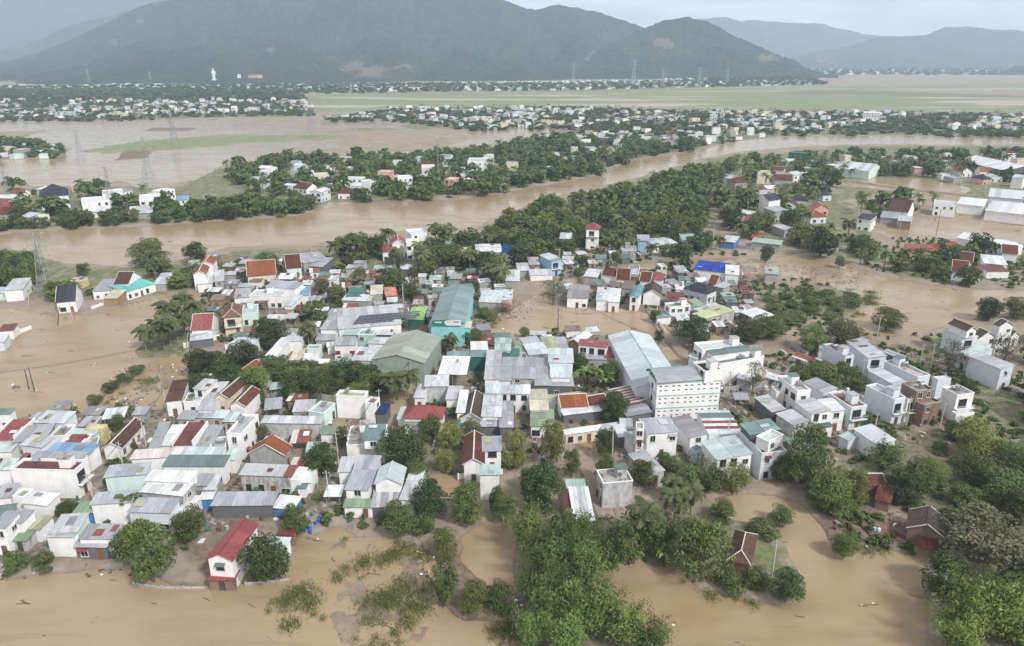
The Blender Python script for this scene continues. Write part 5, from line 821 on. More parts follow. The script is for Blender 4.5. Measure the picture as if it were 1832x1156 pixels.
(-9.2, 235.6, 7.7, 4.5, 'bs', 'grey-green scrub beside the turquoise factory yard'),
(-3.1, 242.6, 8.6, 3.9, 'tw', 'sparse brush at the rubbish beside the flooded field'),
]
WALLS=[
([(-64.5, 101.8), (-59.3, 100.8), (-51.7, 100.7)], 0.6, 'stainl', 'low pale wall along the foreground water left of the red gabled house'),
([(-45.4, 101.8), (-38.1, 102.9)], 0.6, 'stainl', 'low pale wall right of the red gabled house'),
([(-84.0, 109.6), (-72.0, 108.9)], 1.6, 'stain', 'white fence wall before the two-level front houses'),
([(-65.2, 174.7), (-57.5, 176.4), (-45.9, 171.4)], 2.0, 'stain', 'mouldy white wall behind the empty grass lot'),
([(-11.4, 134.6), (-6.7, 135.7), (-1.9, 136.8)], 1.6, 'white', 'pale garden wall beside the small white tower'),
([(56.6, 177.0), (62.4, 178.8), (71.9, 182.3), (88.6, 202.1)], 2.0, 'conc', 'grey block wall along the bare plot front'),
([(85.3, 212.0), (88.6, 202.1)], 1.8, 'conc', 'grey block wall on the right of the bare plot'),
([(72.6, 207.4), (77.2, 208.3)], 1.8, 'conc', 'grey block wall behind the bare plot'),
([(-87.2, 206.5), (-78.7, 232.3), (-77.9, 249.9)], 2.2, 'white', 'long white wall beside the muddy lot'),
([(-100.9, 208.7), (-92.7, 216.7)], 2.0, 'white', 'white wall at the coconut grove'),
([(-149.2, 245.6), (-145.0, 256.9)], 1.4, 'white', 'white quay wall before the slate house'),
([(-161.2, 208.7), (-160.4, 218.2), (-158.3, 225.8)], 1.6, 'white', 'white wall around the plot in the lake'),
([(-39.0, 135.7), (-34.6, 134.6)], 1.6, 'white', 'short pale wall beside the flooded lane'),
([(98.8, 336.8), (112.0, 328.4), (128.3, 323.4), (149.9, 326.4)], 2.0, 'conc', 'long grey wall on the mud plain below the excavator'),
([(111.6, 148.8), (119.2, 150.1)], 1.5, 'conc', 'grey wall at the right edge of the slope'),
([(172.8, 275.9), (200.9, 274.4)], 1.5, 'conc', 'fence wall along the right channel'),
([(50.9, 242.6), (49.2, 228.5), (49.5, 220.7)], 1.8, 'white', 'white wall left of the green terrace house'),
([(-27.1, 143.8), (-22.3, 145.1)], 1.5, 'conc', 'grey wall in the garden of the red hip bungalow'),
]
POLES=[
((44.9, 103.6), 8, 'white pole on the pond island'),
((-128.7, 178.8), 7, 'dark pole standing in the lake'),
((-130.8, 179.8), 6, 'thin pole beside the dark pole in the lake'),
((-174.7, 249.9), 8, 'leaning pale pole beside the left pylon'),
((-152.5, 230.1), 7, 'tilted dark pole in the lake'),
((-150.5, 235.6), 6, 'pole beside the slate house'),
((-68.1, 164.2), 5, 'short pole behind the tall white box'),
((-38.4, 141.4), 8, 'lamp pole in the flooded lane'),
((-39.4, 251.8), 8, 'white pole in the orchard clearing'),
((-76.7, 225.8), 8, 'pale pole beside the muddy lot'),
((15.1, 224.8), 8, 'dark pole at the near edge of the flooded field'),
((28.5, 224.8), 7, 'second pole along the flooded field'),
((50.7, 193.8), 8, 'dark pole at the road bend'),
((115.6, 215.8), 9, 'pale pole on the mud road'),
((56.4, 172.0), 9, 'pole on the trampled grass'),
((95.0, 156.9), 9, 'pole before the nearest long row house'),
((95.6, 182.3), 8, 'pole beside the red terrace house'),
((120.9, 193.8), 8, 'pole beside the lone box house'),
((118.7, 195.8), 7, 'mast on the cluttered concrete roof house'),
((22.2, 141.4), 9, 'pole on the round island at the road fork'),
((41.6, 301.8), 10, 'tall pole in the flooded road'),
((52.7, 309.0), 10, 'pole right of the lone road palm'),
((16.0, 251.8), 9, 'white pole in front of the bare thicket'),
((95.4, 339.0), 10, 'pole at the flooded junction'),
((128.3, 395.3), 12, 'pale pole behind the excavator'),
((214.2, 362.0), 13, 'dark pole in the flooded paddock'),
((201.5, 362.0), 8, 'left thin pole in the flooded paddock'),
((196.6, 364.5), 8, 'leftmost thin pole in the flooded paddock'),
((304.8, 471.8), 14, 'white pole beside the big white halls'),
((-100.4, 208.7), 6, 'bent pole at the coconut grove'),
((-181.9, 301.8), 6, 'post at the river edge'),
((164.6, 309.0), 6, 'white post on the right bank'),
((-69.2, 239.6), 7, 'post beside the orchard bananas'),
]
PYLONS=[
((-175.9, 263.7), 24, 'big lattice pylon on the spit by the lake'),
((-252.1, 510.8), 33, 'lattice pylon at the flooded fields'),
((-237.4, 431.3), 24, 'lattice pylon in the left village beyond the river'),
((-306.0, 443.4), 20, 'lattice pylon at the left frame edge beyond the river'),
((-335.5, 743.9), 36, 'distant pylon on the green strip'),
((-222.5, 834.4), 40, 'distant pylon in the flooded plain'),
((-369.9, 637.1), 26, 'small pylon standing in the flood at the left hamlet'),
((373.0, 2362.9), 75, 'tall pylon at the foot of the right hill'),
((233.4, 2924.1), 62, 'pylon left of the tall one below the hill'),
((515.4, 2118.0), 55, 'pylon on the plain below the hill slope'),
((401.4, 2047.2), 50, 'pylon among the far town'),
((660.0, 2362.9), 50, 'rightmost pylon at the far town'),
((-1350.7, 2457.4), 45, 'pylon in front of the left forest slope'),
((-1201.6, 2559.7), 36, 'small pylon left of the statue'),
]
# ---------------------------------------------------------------- ground, water, hills
def build_ground():
    ys=[]; y_=70.0
    while y_<7000: ys.append(y_); y_*=1.0115; 
    # finer where the town stands: spacing follows distance
    ys=np.array(ys); nr=len(ys); nc=640
    s=np.linspace(-1,1,nc); X=s[None,:]*(ys[:,None]*1.02+45); Y=np.repeat(ys[:,None],nc,1)
    P=np.stack([X.ravel(),Y.ravel()],1)
    far=np.clip((P[:,1]-400)/1500,0,1)
    jx=(fbm(P[:,0]/9,P[:,1]/9,3)-0.5); 
    wz=np.full(len(P),1e9)
    for w in WATER: wz=np.minimum(wz,sdf(P,w))
    for w in ISLES: wz=np.maximum(wz,-sdf(P,w))
    wz=wz+jx*(5+10*far)                        # ragged shoreline
    ew=1.6+4*far
    land=0.42+0.55*(fbm(P[:,0]/23+9,P[:,1]/23,4)-0.5)+0.25*(fbm(P[:,0]/3.1,P[:,1]/3.1+4,2)-0.5)
    k=np.clip(wz/ew*0.5+0.5,0,1); k=k*k*(3-2*k)
    Z=-0.9+(land+0.9)*k
    sh=np.full(len(P),1e9)
    for q in SHOAL: sh=np.minimum(sh,sdf(P,q))
    kk=np.clip(.5-sh/4,0,1); Z=np.maximum(Z,kk*(0.9-0.03+0.42*(fbm(P[:,0]/4.5+2,P[:,1]/4.5,4)-.5)+.22*(fbm(P[:,0]/1.1,P[:,1]/1.1,2)-.5))-0.9)
    def wt(polys,soft,amp):
        d=np.full(len(P),1e9)
        for q in polys: d=np.minimum(d,sdf(P,q))
        d=d+(fbm(P[:,0]/11+3,P[:,1]/11,4)-0.5)*amp*(1+3*far)
        return np.clip(0.5-d/soft,0,1)
    fi=wt(FIELDS,12,14); tn=wt(TOWN,6,12); gr=wt(GRASS,5,14); dk=wt(DARK,3,6); pv=wt(PAVED,2,2)
    # far plain: wet pale flats against fields
    i=np.arange(nr*nc).reshape(nr,nc); q=np.stack([i[:-1,:-1],i[:-1,1:],i[1:,1:],i[1:,:-1]],-1).reshape(-1,4)
    me=npmesh('ground',np.stack([P[:,0],P[:,1],Z],1),q,attrs={'grass':gr,'field':fi,'town':tn,'dark':dk,'paved':pv},smooth=True)
    m,t,b=newmat('ground_mud'); L=t.links
    ge=N(t,'ShaderNodeNewGeometry'); 
    def noi(sc,det=5.0,ro=0.6):
        n=N(t,'ShaderNodeTexNoise',Scale=sc,Detail=det,Roughness=ro); L.new(ge.outputs['Position'],n.inputs['Vector']); return n.outputs['Fac']
    n1=noi(0.06); n2=noi(0.9,6.0,0.7); n3=noi(0.012,4.0); n4=noi(0.25,6.0,0.65)
    mud=mixc(t,ramp(t,n1,0.35,0.65),(0.30,0.25,0.20),(0.225,0.18,0.135))
    mud=mixc(t,ramp(t,n2,0.52,0.72),mud,(0.15,0.125,0.09))
    at=N(t,'ShaderNodeAttribute',attribute_name='grass').outputs['Fac']
    grc=mixc(t,ramp(t,n4,0.35,0.65),(0.10,0.135,0.05),(0.17,0.195,0.085)); grc=mixc(t,ramp(t,n2,0.40,0.68),grc,(0.055,0.075,0.028)); 
    mk=N(t,'ShaderNodeMath'); mk.operation='MULTIPLY'; L.new(at,mk.inputs[0]); L.new(ramp(t,n4,0.38,0.54),mk.inputs[1])
    c=mixc(t,mk.outputs[0],mud,grc)
    tn_=N(t,'ShaderNodeAttribute',attribute_name='town').outputs['Fac']; tm=N(t,'ShaderNodeMath'); tm.operation='MULTIPLY'; L.new(tn_,tm.inputs[0]); L.new(ramp(t,n4,0.36,0.58),tm.inputs[1]); c=mixc(t,tm.outputs[0],c,mixc(t,ramp(t,n2,0.38,0.62),(0.20,0.165,0.13),(0.075,0.065,0.05)))
    fi_=N(t,'ShaderNodeAttribute',attribute_name='field').outputs['Fac']; c=mixc(t,fi_,c,mixc(t,ramp(t,n3,0.40,0.60),(0.165,0.20,0.095),mixc(t,ramp(t,n1,0.42,0.58),(0.235,0.225,0.15),(0.135,0.175,0.07))))
    mpf=N(t,'ShaderNodeMapping'); mpf.inputs['Scale'].default_value=(.25,1,1); L.new(ge.outputs['Position'],mpf.inputs[0]); nf=N(t,'ShaderNodeTexNoise',Scale=.010,Detail=4.0); L.new(mpf.outputs[0],nf.inputs['Vector']); fm=N(t,'ShaderNodeMath'); fm.operation='MULTIPLY'; L.new(fi_,fm.inputs[0]); L.new(ramp(t,nf.outputs['Fac'],.54,.60),fm.inputs[1]); c=mixc(t,fm.outputs[0],c,(0.34,0.30,0.25))
    dk_=N(t,'ShaderNodeAttribute',attribute_name='dark').outputs['Fac']; c=mixc(t,dk_,c,mixc(t,ramp(t,n2,0.4,0.65),(0.12,0.09,0.065),(0.22,0.17,0.12)))
    pv_=N(t,'ShaderNodeAttribute',attribute_name='paved').outputs['Fac']; c=mixc(t,pv_,c,mixc(t,ramp(t,n4,0.4,0.65),(0.27,0.24,0.20),(0.20,0.17,0.14)))
    sx=N(t,'ShaderNodeSeparateXYZ'); L.new(ge.outputs['Position'],sx.inputs[0])
    wet=ramp(t,sx.outputs[2],0.03,0.26,(1,1,1),(0,0,0)); c=mixc(t,wet,c,(0.78,0.75,0.70),'MULTIPLY')
    L.new(c,b.inputs['Base Color']); ro=ramp(t,wet,0,1,(0.9,)*3,(0.35,)*3); L.new(ro,b.inputs['Roughness']); b.inputs['Specular IOR Level'].default_value=0.3
    bump(t,b,n2,0.5,0.15)
    o=link('ground',me,mat=m); tag(o,kind='structure')
    return P,Z
build_ground()
def build_water():
    x0,x1,y0,y1=-8800,8800,-180,10300
    me=pyd('flood_water',[(x0,y0,0),(x1,y0,0),(x1,y1,0),(x0,y1,0)],[(0,1,2,3)])
    m,t,b=newmat('muddy_water'); L=t.links; ge=N(t,'ShaderNodeNewGeometry')
    mp=N(t,'ShaderNodeMapping'); mp.inputs['Scale'].default_value=(0.35,1,1); mp.inputs['Rotation'].default_value=(0,0,-.35); L.new(ge.outputs['Position'],mp.inputs[0])
    def noi(sc,d=6.0,r=.6,di=0.0,src=mp.outputs[0]):
        n=N(t,'ShaderNodeTexNoise',Scale=sc,Detail=d,Roughness=r,Distortion=di); L.new(src,n.inputs['Vector']); return n.outputs['Fac']
    mps=N(t,'ShaderNodeMapping'); mps.inputs['Scale'].default_value=(0.16,1,1); mps.inputs['Rotation'].default_value=(0,0,-.35); L.new(ge.outputs['Position'],mps.inputs[0])
    n1=noi(.020,6.0,.55,.6); n2=noi(.16,5.0); ns=noi(.30,4.0,.6,.4,mps.outputs[0]); n3=noi(.9,4.0)
    c=mixc(t,ramp(t,n1,0.36,0.62),(0.276,0.204,0.114),(0.33,0.262,0.178))
    c=mixc(t,ramp(t,n2,0.45,0.68),c,(0.86,0.84,0.80),'MULTIPLY'); c=mixc(t,ramp(t,ns,0.56,0.72,(0,)*3,(.28,)*3),c,(0.31,0.255,0.18)); c=mixc(t,ramp(t,ns,0.28,0.44,(.26,)*3,(0,)*3),c,(0.17,0.122,0.068))
    L.new(c,b.inputs['Base Color']); L.new(ramp(t,n2,0.38,0.62,(0.08,)*3,(0.28,)*3),b.inputs['Roughness']); b.inputs['IOR'].default_value=1.26; b.inputs['Specular IOR Level'].default_value=0.5
    hs_=N(t,'ShaderNodeMath'); hs_.operation='ADD'; L.new(n3,hs_.inputs[0]); L.new(ns,hs_.inputs[1]); bump(t,b,hs_.outputs[0],0.16,0.25)
    tag(link('flood_water',me,mat=m),kind='structure')
build_water()
PT=rad(20.1); CP,SP=math.cos(PT),math.sin(PT)
def view_pt(px,py,Y):      # the point of that sight line at distance Y (used to survey ridge heights)
    a=(px-916)/1308.0; b_=(578-py)/1308.0; dx,dy,dz=a,CP+b_*SP,-SP+b_*CP; t_=Y/dy
    return dx*t_,Y,CAM_H+dz*t_
def hillmat(name,c0,c1,c2):
    m,t,b=newmat(name); L=t.links; ge=N(t,'ShaderNodeNewGeometry')
    def noi(sc,d=6.0,r=0.6):
        n=N(t,'ShaderNodeTexNoise',Scale=sc,Detail=d,Roughness=r); L.new(ge.outputs['Position'],n.inputs['Vector']); return n.outputs['Fac']
    na=noi(0.0035); nb=noi(0.045,5.0,0.75); nc=noi(0.014,5.0,.7)
    c=mixc(t,ramp(t,nb,0.36,0.64),c0,c1); c=mixc(t,ramp(t,na,0.40,0.60),c,(1.6,1.5,1.25),'MULTIPLY'); c=mixc(t,ramp(t,nc,0.40,0.60),c,(.52,.55,.6),'MULTIPLY')
    sc=N(t,'ShaderNodeAttribute',attribute_name='scar').outputs['Fac']; c=mixc(t,sc,c,c2)
    L.new(c,b.inputs['Base Color']); b.inputs['Roughness'].default_value=0.95; b.inputs['Specular IOR Level'].default_value=0.1
    bump(t,b,nb,1.0,30.0); return m
HM=hillmat('forest_slope',(0.012,0.024,0.013),(0.066,0.084,0.044),(0.34,0.25,0.18))
def hill(name,sky,Yr,foot,seed,amp=0.10,scars=()):
    xs=np.array([p[0] for p in sky],float); yy=np.array([p[1] for p in sky],float)
    nc=520 if Yr<4500 else 300; nr=110 if Yr<4500 else 64; px=np.linspace(xs[0],xs[-1],nc); py=np.interp(px,xs,yy)
    k=np.ones(9)/9; py=np.convolve(np.pad(py,4,'edge'),k,'valid')
    rp=np.array([view_pt(a,b_,Yr) for a,b_ in zip(px,py)]); Zr=np.maximum(rp[:,2],0.5)
    ft=np.interp(px,[f[0] for f in foot],[f[1] for f in foot])
    r=np.linspace(0,1.55,nr); V=np.zeros((nr,nc,3)); ax=rp[:,0]/Yr
    for j,rr in enumerate(r):
        Y=ft+(Yr-ft)*rr; X=ax*Y
        f=np.where(rr<=1, rr**1.35, 1-1.5*(rr-1)); f=np.broadcast_to(f,Y.shape)
        wx=X+160*(fbm(X/700+seed,Y/700,3)-.5); spur=1-np.abs(fbm(wx/330+seed,Y/1500+seed,3)-0.5)*4; spur=np.clip(spur,0,1)**1.5; spur2=fbm(wx/110+seed,Y/260,4)-0.5
        en=np.clip(f*(1.03-f)*3.2,0,1) if rr<=1 else np.zeros_like(Y)+0.3
        Z=Zr*(f+en*(-amp*2.6*spur+amp*1.7*spur2))+(fbm(X/60+seed,Y/80,4)-.5)*46*np.clip(f*4,0,1)*(rr<.97)
        Z=Z+(vnoise(X/13+seed,Y/17)-0.5)*9*np.clip(f*4,0,1)
        if rr==0: Z=np.full_like(Y,-1.2)
        V[j]=np.stack([X,Y,np.maximum(Z,-1.2)],1)
    V[-1,:,2]=-1.2
    i=np.arange(nr*nc).reshape(nr,nc); q=np.stack([i[:-1,:-1],i[:-1,1:],i[1:,1:],i[1:,:-1]],-1).reshape(-1,4)
    P=V.reshape(-1,3); sc=np.zeros(len(P))
    for (sx,sy,w,h) in scars:
        # scar centre given by its sight line; find the nearest slope vertex
        Zc=P[:,2]-CAM_H; fw=P[:,1]*CP-Zc*SP; up=P[:,1]*SP+Zc*CP; qx=916+1308*P[:,0]/fw; qy=578-1308*up/fw
        front=(np.arange(len(P))//nc)<=int(nr/1.55)
        d=((qx-sx)/w)**2+((qy-sy)/h)**2+(fbm(P[:,0]/40,P[:,1]/55,4)-0.5)*5
        sc=np.maximum(sc,np.where(front,np.clip(.8-d,0,0.55),0))
    o=link(name,npmesh(name,P,q,attrs={'scar':sc},smooth=True),mat=HM); tag(o,kind='structure')
hill('main_hills',[(-420,128),(-150,121),(0,112),(60,97),(120,72),(190,38),(262,6),(330,-8),(420,-22),(560,-35),(700,-40),(820,-25),(900,-5),(935,8),(960,14),(1000,4),(1050,14),(1100,28),(1155,46),(1200,78),(1280,112),(1360,138)],4300,[(-420,2250),(0,2350),(400,2430),(900,2700),(1360,3200)],3,0.12,
     scars=[(640,122,26,9),(665,128,40,8),(482,90,8,6),(602,70,7,6),(1060,100,12,8),(720,120,20,5),(250,38,10,4),(215,75,22,4)])
hill('right_hill',[(985,136),(1040,108),(1100,75),(1150,50),(1190,33),(1230,27),(1265,38),(1300,55),(1350,78),(1400,100),(1440,120),(1475,133),(1500,139)],3650,[(985,2900),(1500,2950)],9,0.09,scars=[(1190,78,18,8),(1378,104,18,9)])
hill('far_left_range',[(-600,-10),(-200,-25),(0,-22),(150,-12),(260,-5),(420,-20),(520,60)],7600,[(-600,5900),(520,5900)],21,0.10)
hill('left_range',[(-500,108),(-200,100),(0,92),(60,72),(110,50),(200,25),(300,-5),(400,10),(480,80)],5900,[(-500,4700),(480,4700)],27,0.10,scars=[(25,78,26,6)])
hill('right_range',[(1370,122),(1428,100),(1514,82),(1573,63),(1658,62),(1690,46),(1733,43),(1763,47),(1789,51),(1818,49),(1860,62),(1950,78),(2100,70),(2300,95)],6600,[(1370,5300),(2300,5300)],33,0.10,scars=[(1480,108,26,6)])
hill('far_right_range',[(1120,80),(1230,35),(1281,27),(1324,34),(1428,38),(1478,42),(1514,50),(1560,62),(1700,75),(2000,60),(2300,70)],8600,[(1120,7200),(2300,7200)],41,0.10)
hill('right_hillock',[(1765,139),(1790,131),(1815,121),(1850,115),(1900,118),(1960,138)],3900,[(1765,3500),(1960,3500)],51,0.06)

def strip(name,pts,wd,z,mat):
    V=[];F_=[]; P=[Vector((x,y,0)) for x,y in pts]; Q=[]
    for a,b_ in zip(P[:-1],P[1:]):
        n=max(2,int((b_-a).length/6))
        for i in range(n): Q.append(a.lerp(b_,i/n))
    Q.append(P[-1])
    for i,p in enumerate(Q):
        d=(Q[min(i+1,len(Q)-1)]-Q[max(i-1,0)]).normalized(); s_=Vector((-d.y,d.x,0)); j=R.uniform(.85,1.15)
        V+=[tuple(p-s_*(wd*.5*j+1.2)+Vector((0,0,-.6))),tuple(p-s_*wd*.5*j+Vector((0,0,z))),tuple(p+s_*wd*.5*j+Vector((0,0,z))),tuple(p+s_*(wd*.5*j+1.2)+Vector((0,0,-.6)))]
    for i in range(len(Q)-1):
        for k in range(3): F_.append((4*i+k,4*i+4+k,4*i+5+k,4*i+1+k))
    F_=[tuple(reversed(f)) for f in F_]
    tag(link(name,pyd(name,V,F_),mat=mat),kind='structure')
_m=bpy.data.materials['ground_mud']
for nm_,pts_,wd_,z_ in ROADS: strip(nm_,pts_,wd_,z_,_m)
# ---------------------------------------------------------------- buildings
def basis(o,x,y):
    x=Vector(x).normalized(); y=Vector(y); y=(y-x*y.dot(x)).normalized(); z=x.cross(y)
    M=Matrix.Identity(4)
    for i in range(3): M[i][0]=x[i]; M[i][1]=y[i]; M[i][2]=z[i]; M[i][3]=o[i]
    return M
def prism(name,poly,th):
    n=len(poly); v=[(p[0],p[1],0) for p in poly]+[(p[0],p[1],th) for p in poly]
    f=[tuple(range(n-1,-1,-1)),tuple(range(n,2*n))]+[(i,(i+1)%n,n+(i+1)%n,n+i) for i in range(n)]
    return pyd(name,v,f)
def bbox(name,x0,x1,y0,y1,z0,z1): return MB().box(x0,x1,y0,y1,z0,z1).mesh(name)
def ring(w,h,t,dp):
    m=MB(); m.box(-w/2-t,-w/2,-dp,0.02,-t,h+t); m.box(w/2,w/2+t,-dp,0.02,-t,h+t); m.box(-w/2,w/2,-dp,0.02,h,h+t); m.box(-w/2-t*1.6,w/2+t*1.6,-dp*2.2,0.02,-t*1.4,-0.001); m.box(-0.03,0.03,-dp*.7,0.02,0,h); return m.mesh('window')
WIN={}
def winmesh(w,h):
    k=(round(w,1),round(h,1))
    if k not in WIN:
        WIN[k]=(ring(k[0],k[1],0.09,0.09),bbox('pane',-k[0]/2,k[0]/2,-0.035,0.01,0,k[1]))
    return WIN[k]
DOOR=bbox('door',-0.5,0.5,-0.05,0.01,0,2.1); HANDLE=bbox('handle',0.32,0.40,-0.1,-0.05,1.0,1.12)
VENT=bbox('vent',-0.32,0.32,-0.03,0.01,0,0.26)
def face_frame(w,d,f):
    # origin at the middle of the face foot, local x along the face, -y outwards
    if f==0: return Matrix.Translation((0,-d/2,0))
    if f==1: return Matrix.Translation((w/2,0,0))@Matrix.Rotation(math.pi/2,4,'Z')
    if f==2: return Matrix.Translation((0,d/2,0))@Matrix.Rotation(math.pi,4,'Z')
    return Matrix.Translation((-w/2,0,0))@Matrix.Rotation(-math.pi/2,4,'Z')
def add_window(par,M,x,z,w,h,dark=False):
    a,b_=winmesh(w,h); o=link('window',a,par,MATS['frame_dark' if dark else 'frame'],M=M@Matrix.Translation((x,0,z))); link('pane',b_,o,MATS['pane'])
def add_door(par,M,x,mat='door_wood'):
    o=link('door',DOOR,par,MATS[mat],M=M@Matrix.Translation((x,0,0.35))); link('handle',HANDLE,o,MATS['steel'])
def openings(par,V,w,d,h,z0,f,bal,detail):
    M=V@face_frame(w,d,f); Lf=w if f in(0,2) else d
    st=max(1,int(round((h-z0)/3.4))); sh=(h-z0)/st; nwin=max(1,int(Lf/ (2.3 if detail else 3.2))); rr=R
    ww=min(1.25,Lf/nwin*0.55)
    for s in range(st):
        zb=z0+s*sh
        if bal and s==st-1 and Lf>1.9:
            bw=min(Lf-0.5,3.6); b_=link('balcony',MB().box(-Lf/2,Lf/2,-1.0,0,-0.14,0).mesh('balcony'),par,MATS['w_white'],M=M@Matrix.Translation((0,0,zb)))
            rl=MB(); rl.box(-Lf/2,Lf/2,-1.0,-0.95,0.85,0.92); rl.box(-Lf/2,Lf/2,-1.0,-0.95,0.05,0.1)
            n=max(3,int(Lf/0.5))
            for i in range(n+1): x=-Lf/2+0.02+i*(Lf-0.08)/n; rl.box(x,x+0.04,-0.99,-0.96,0.1,0.85)
            link('railing',rl.mesh('railing'),b_,MATS['rail'])
            add_window(par,M,-bw*0.12,zb+0.15,bw*0.62,min(2.1,sh-0.8),True)
            continue
        for i in range(nwin):
            x=-Lf/2+Lf*(i+0.5)/nwin
            if s==0 and z0==0 and i==nwin//2 and detail: add_door(par,M,x,rr.choice(['door_wood','frame_dark','door_wood'])); continue
            if sh<1.9 or (nwin>1 and rr.random()<.22): continue
            w_=min(ww*rr.choice([.7,.9,1,1,1.35]),Lf/nwin*.85); h_=min(rr.choice([.9,1.2,1.3,1.5]),sh-1.4)
            add_window(par,M,x+rr.uniform(-.15,.15),zb+(1.0 if sh>2.6 else 0.6),w_,h_,rr.random()<0.3)
            if detail and rr.random()<.18: link('awning',prism('awning',[(-w_/2-.25,0),(w_/2+.25,0),(w_/2+.25,.8),(-w_/2-.25,.8)],.04),par,MATS['r_'+rr.choice(['red','teal','pale','maroon','bgrey'])],M=M@basis((x,-.7,zb+1.0+h_+.1),(1,0,0),(0,.7,.3)))
def sheet_run(par,V,x0,x1,p0,p1,mat,wide,th=0.06,mats=None,name='roof_sheet'):
    """strips of sheeting between x0..x1, running from eave point p0=(y,z) up to p1=(y,z)"""
    n=max(1,int(round((x1-x0)/wide))); L_=math.hypot(p1[0]-p0[0],p1[1]-p0[1]); sw=(x1-x0)/n
    for i in range(n):
        a=x0+i*sw; mm=mats[i%len(mats)] if mats else mat
        zj=0.02*(i%2)+R.uniform(0,0.008)
        me=prism(name,[(-0.02,0),(sw+0.02,0),(sw+0.02,L_),(-0.02,L_)],th)
        link(name,me,par,mm,M=V@basis((a,p0[0],p0[1]+zj),(1,0,0),(0,p1[0]-p0[0],p1[1]-p0[1])))
def box8(name,w,d,zb,zf,zk):
    x,y=w/2,d/2
    return pyd(name,[(-x,-y,zb),(x,-y,zb),(x,y,zb),(-x,y,zb),(-x,-y,zf),(x,-y,zf),(x,y,zk),(-x,y,zk)],[(0,3,2,1),(4,5,6,7),(0,1,5,4),(1,2,6,5),(2,3,7,6),(3,0,4,7)])
TILES_={'otile','btile','rtile','dtile','slate','pinkt','pinkb'}
class Foot(list):
    G={}
    def append(s,f):
        list.append(s,f); x,y,r,w,d=f; e=math.hypot(w,d)/2+9
        for i in range(int((x-e)//12),int((x+e)//12)+1):
            for j in range(int((y-e)//12),int((y+e)//12)+1): s.G.setdefault((i,j),[]).append(f)
FOOT=Foot()
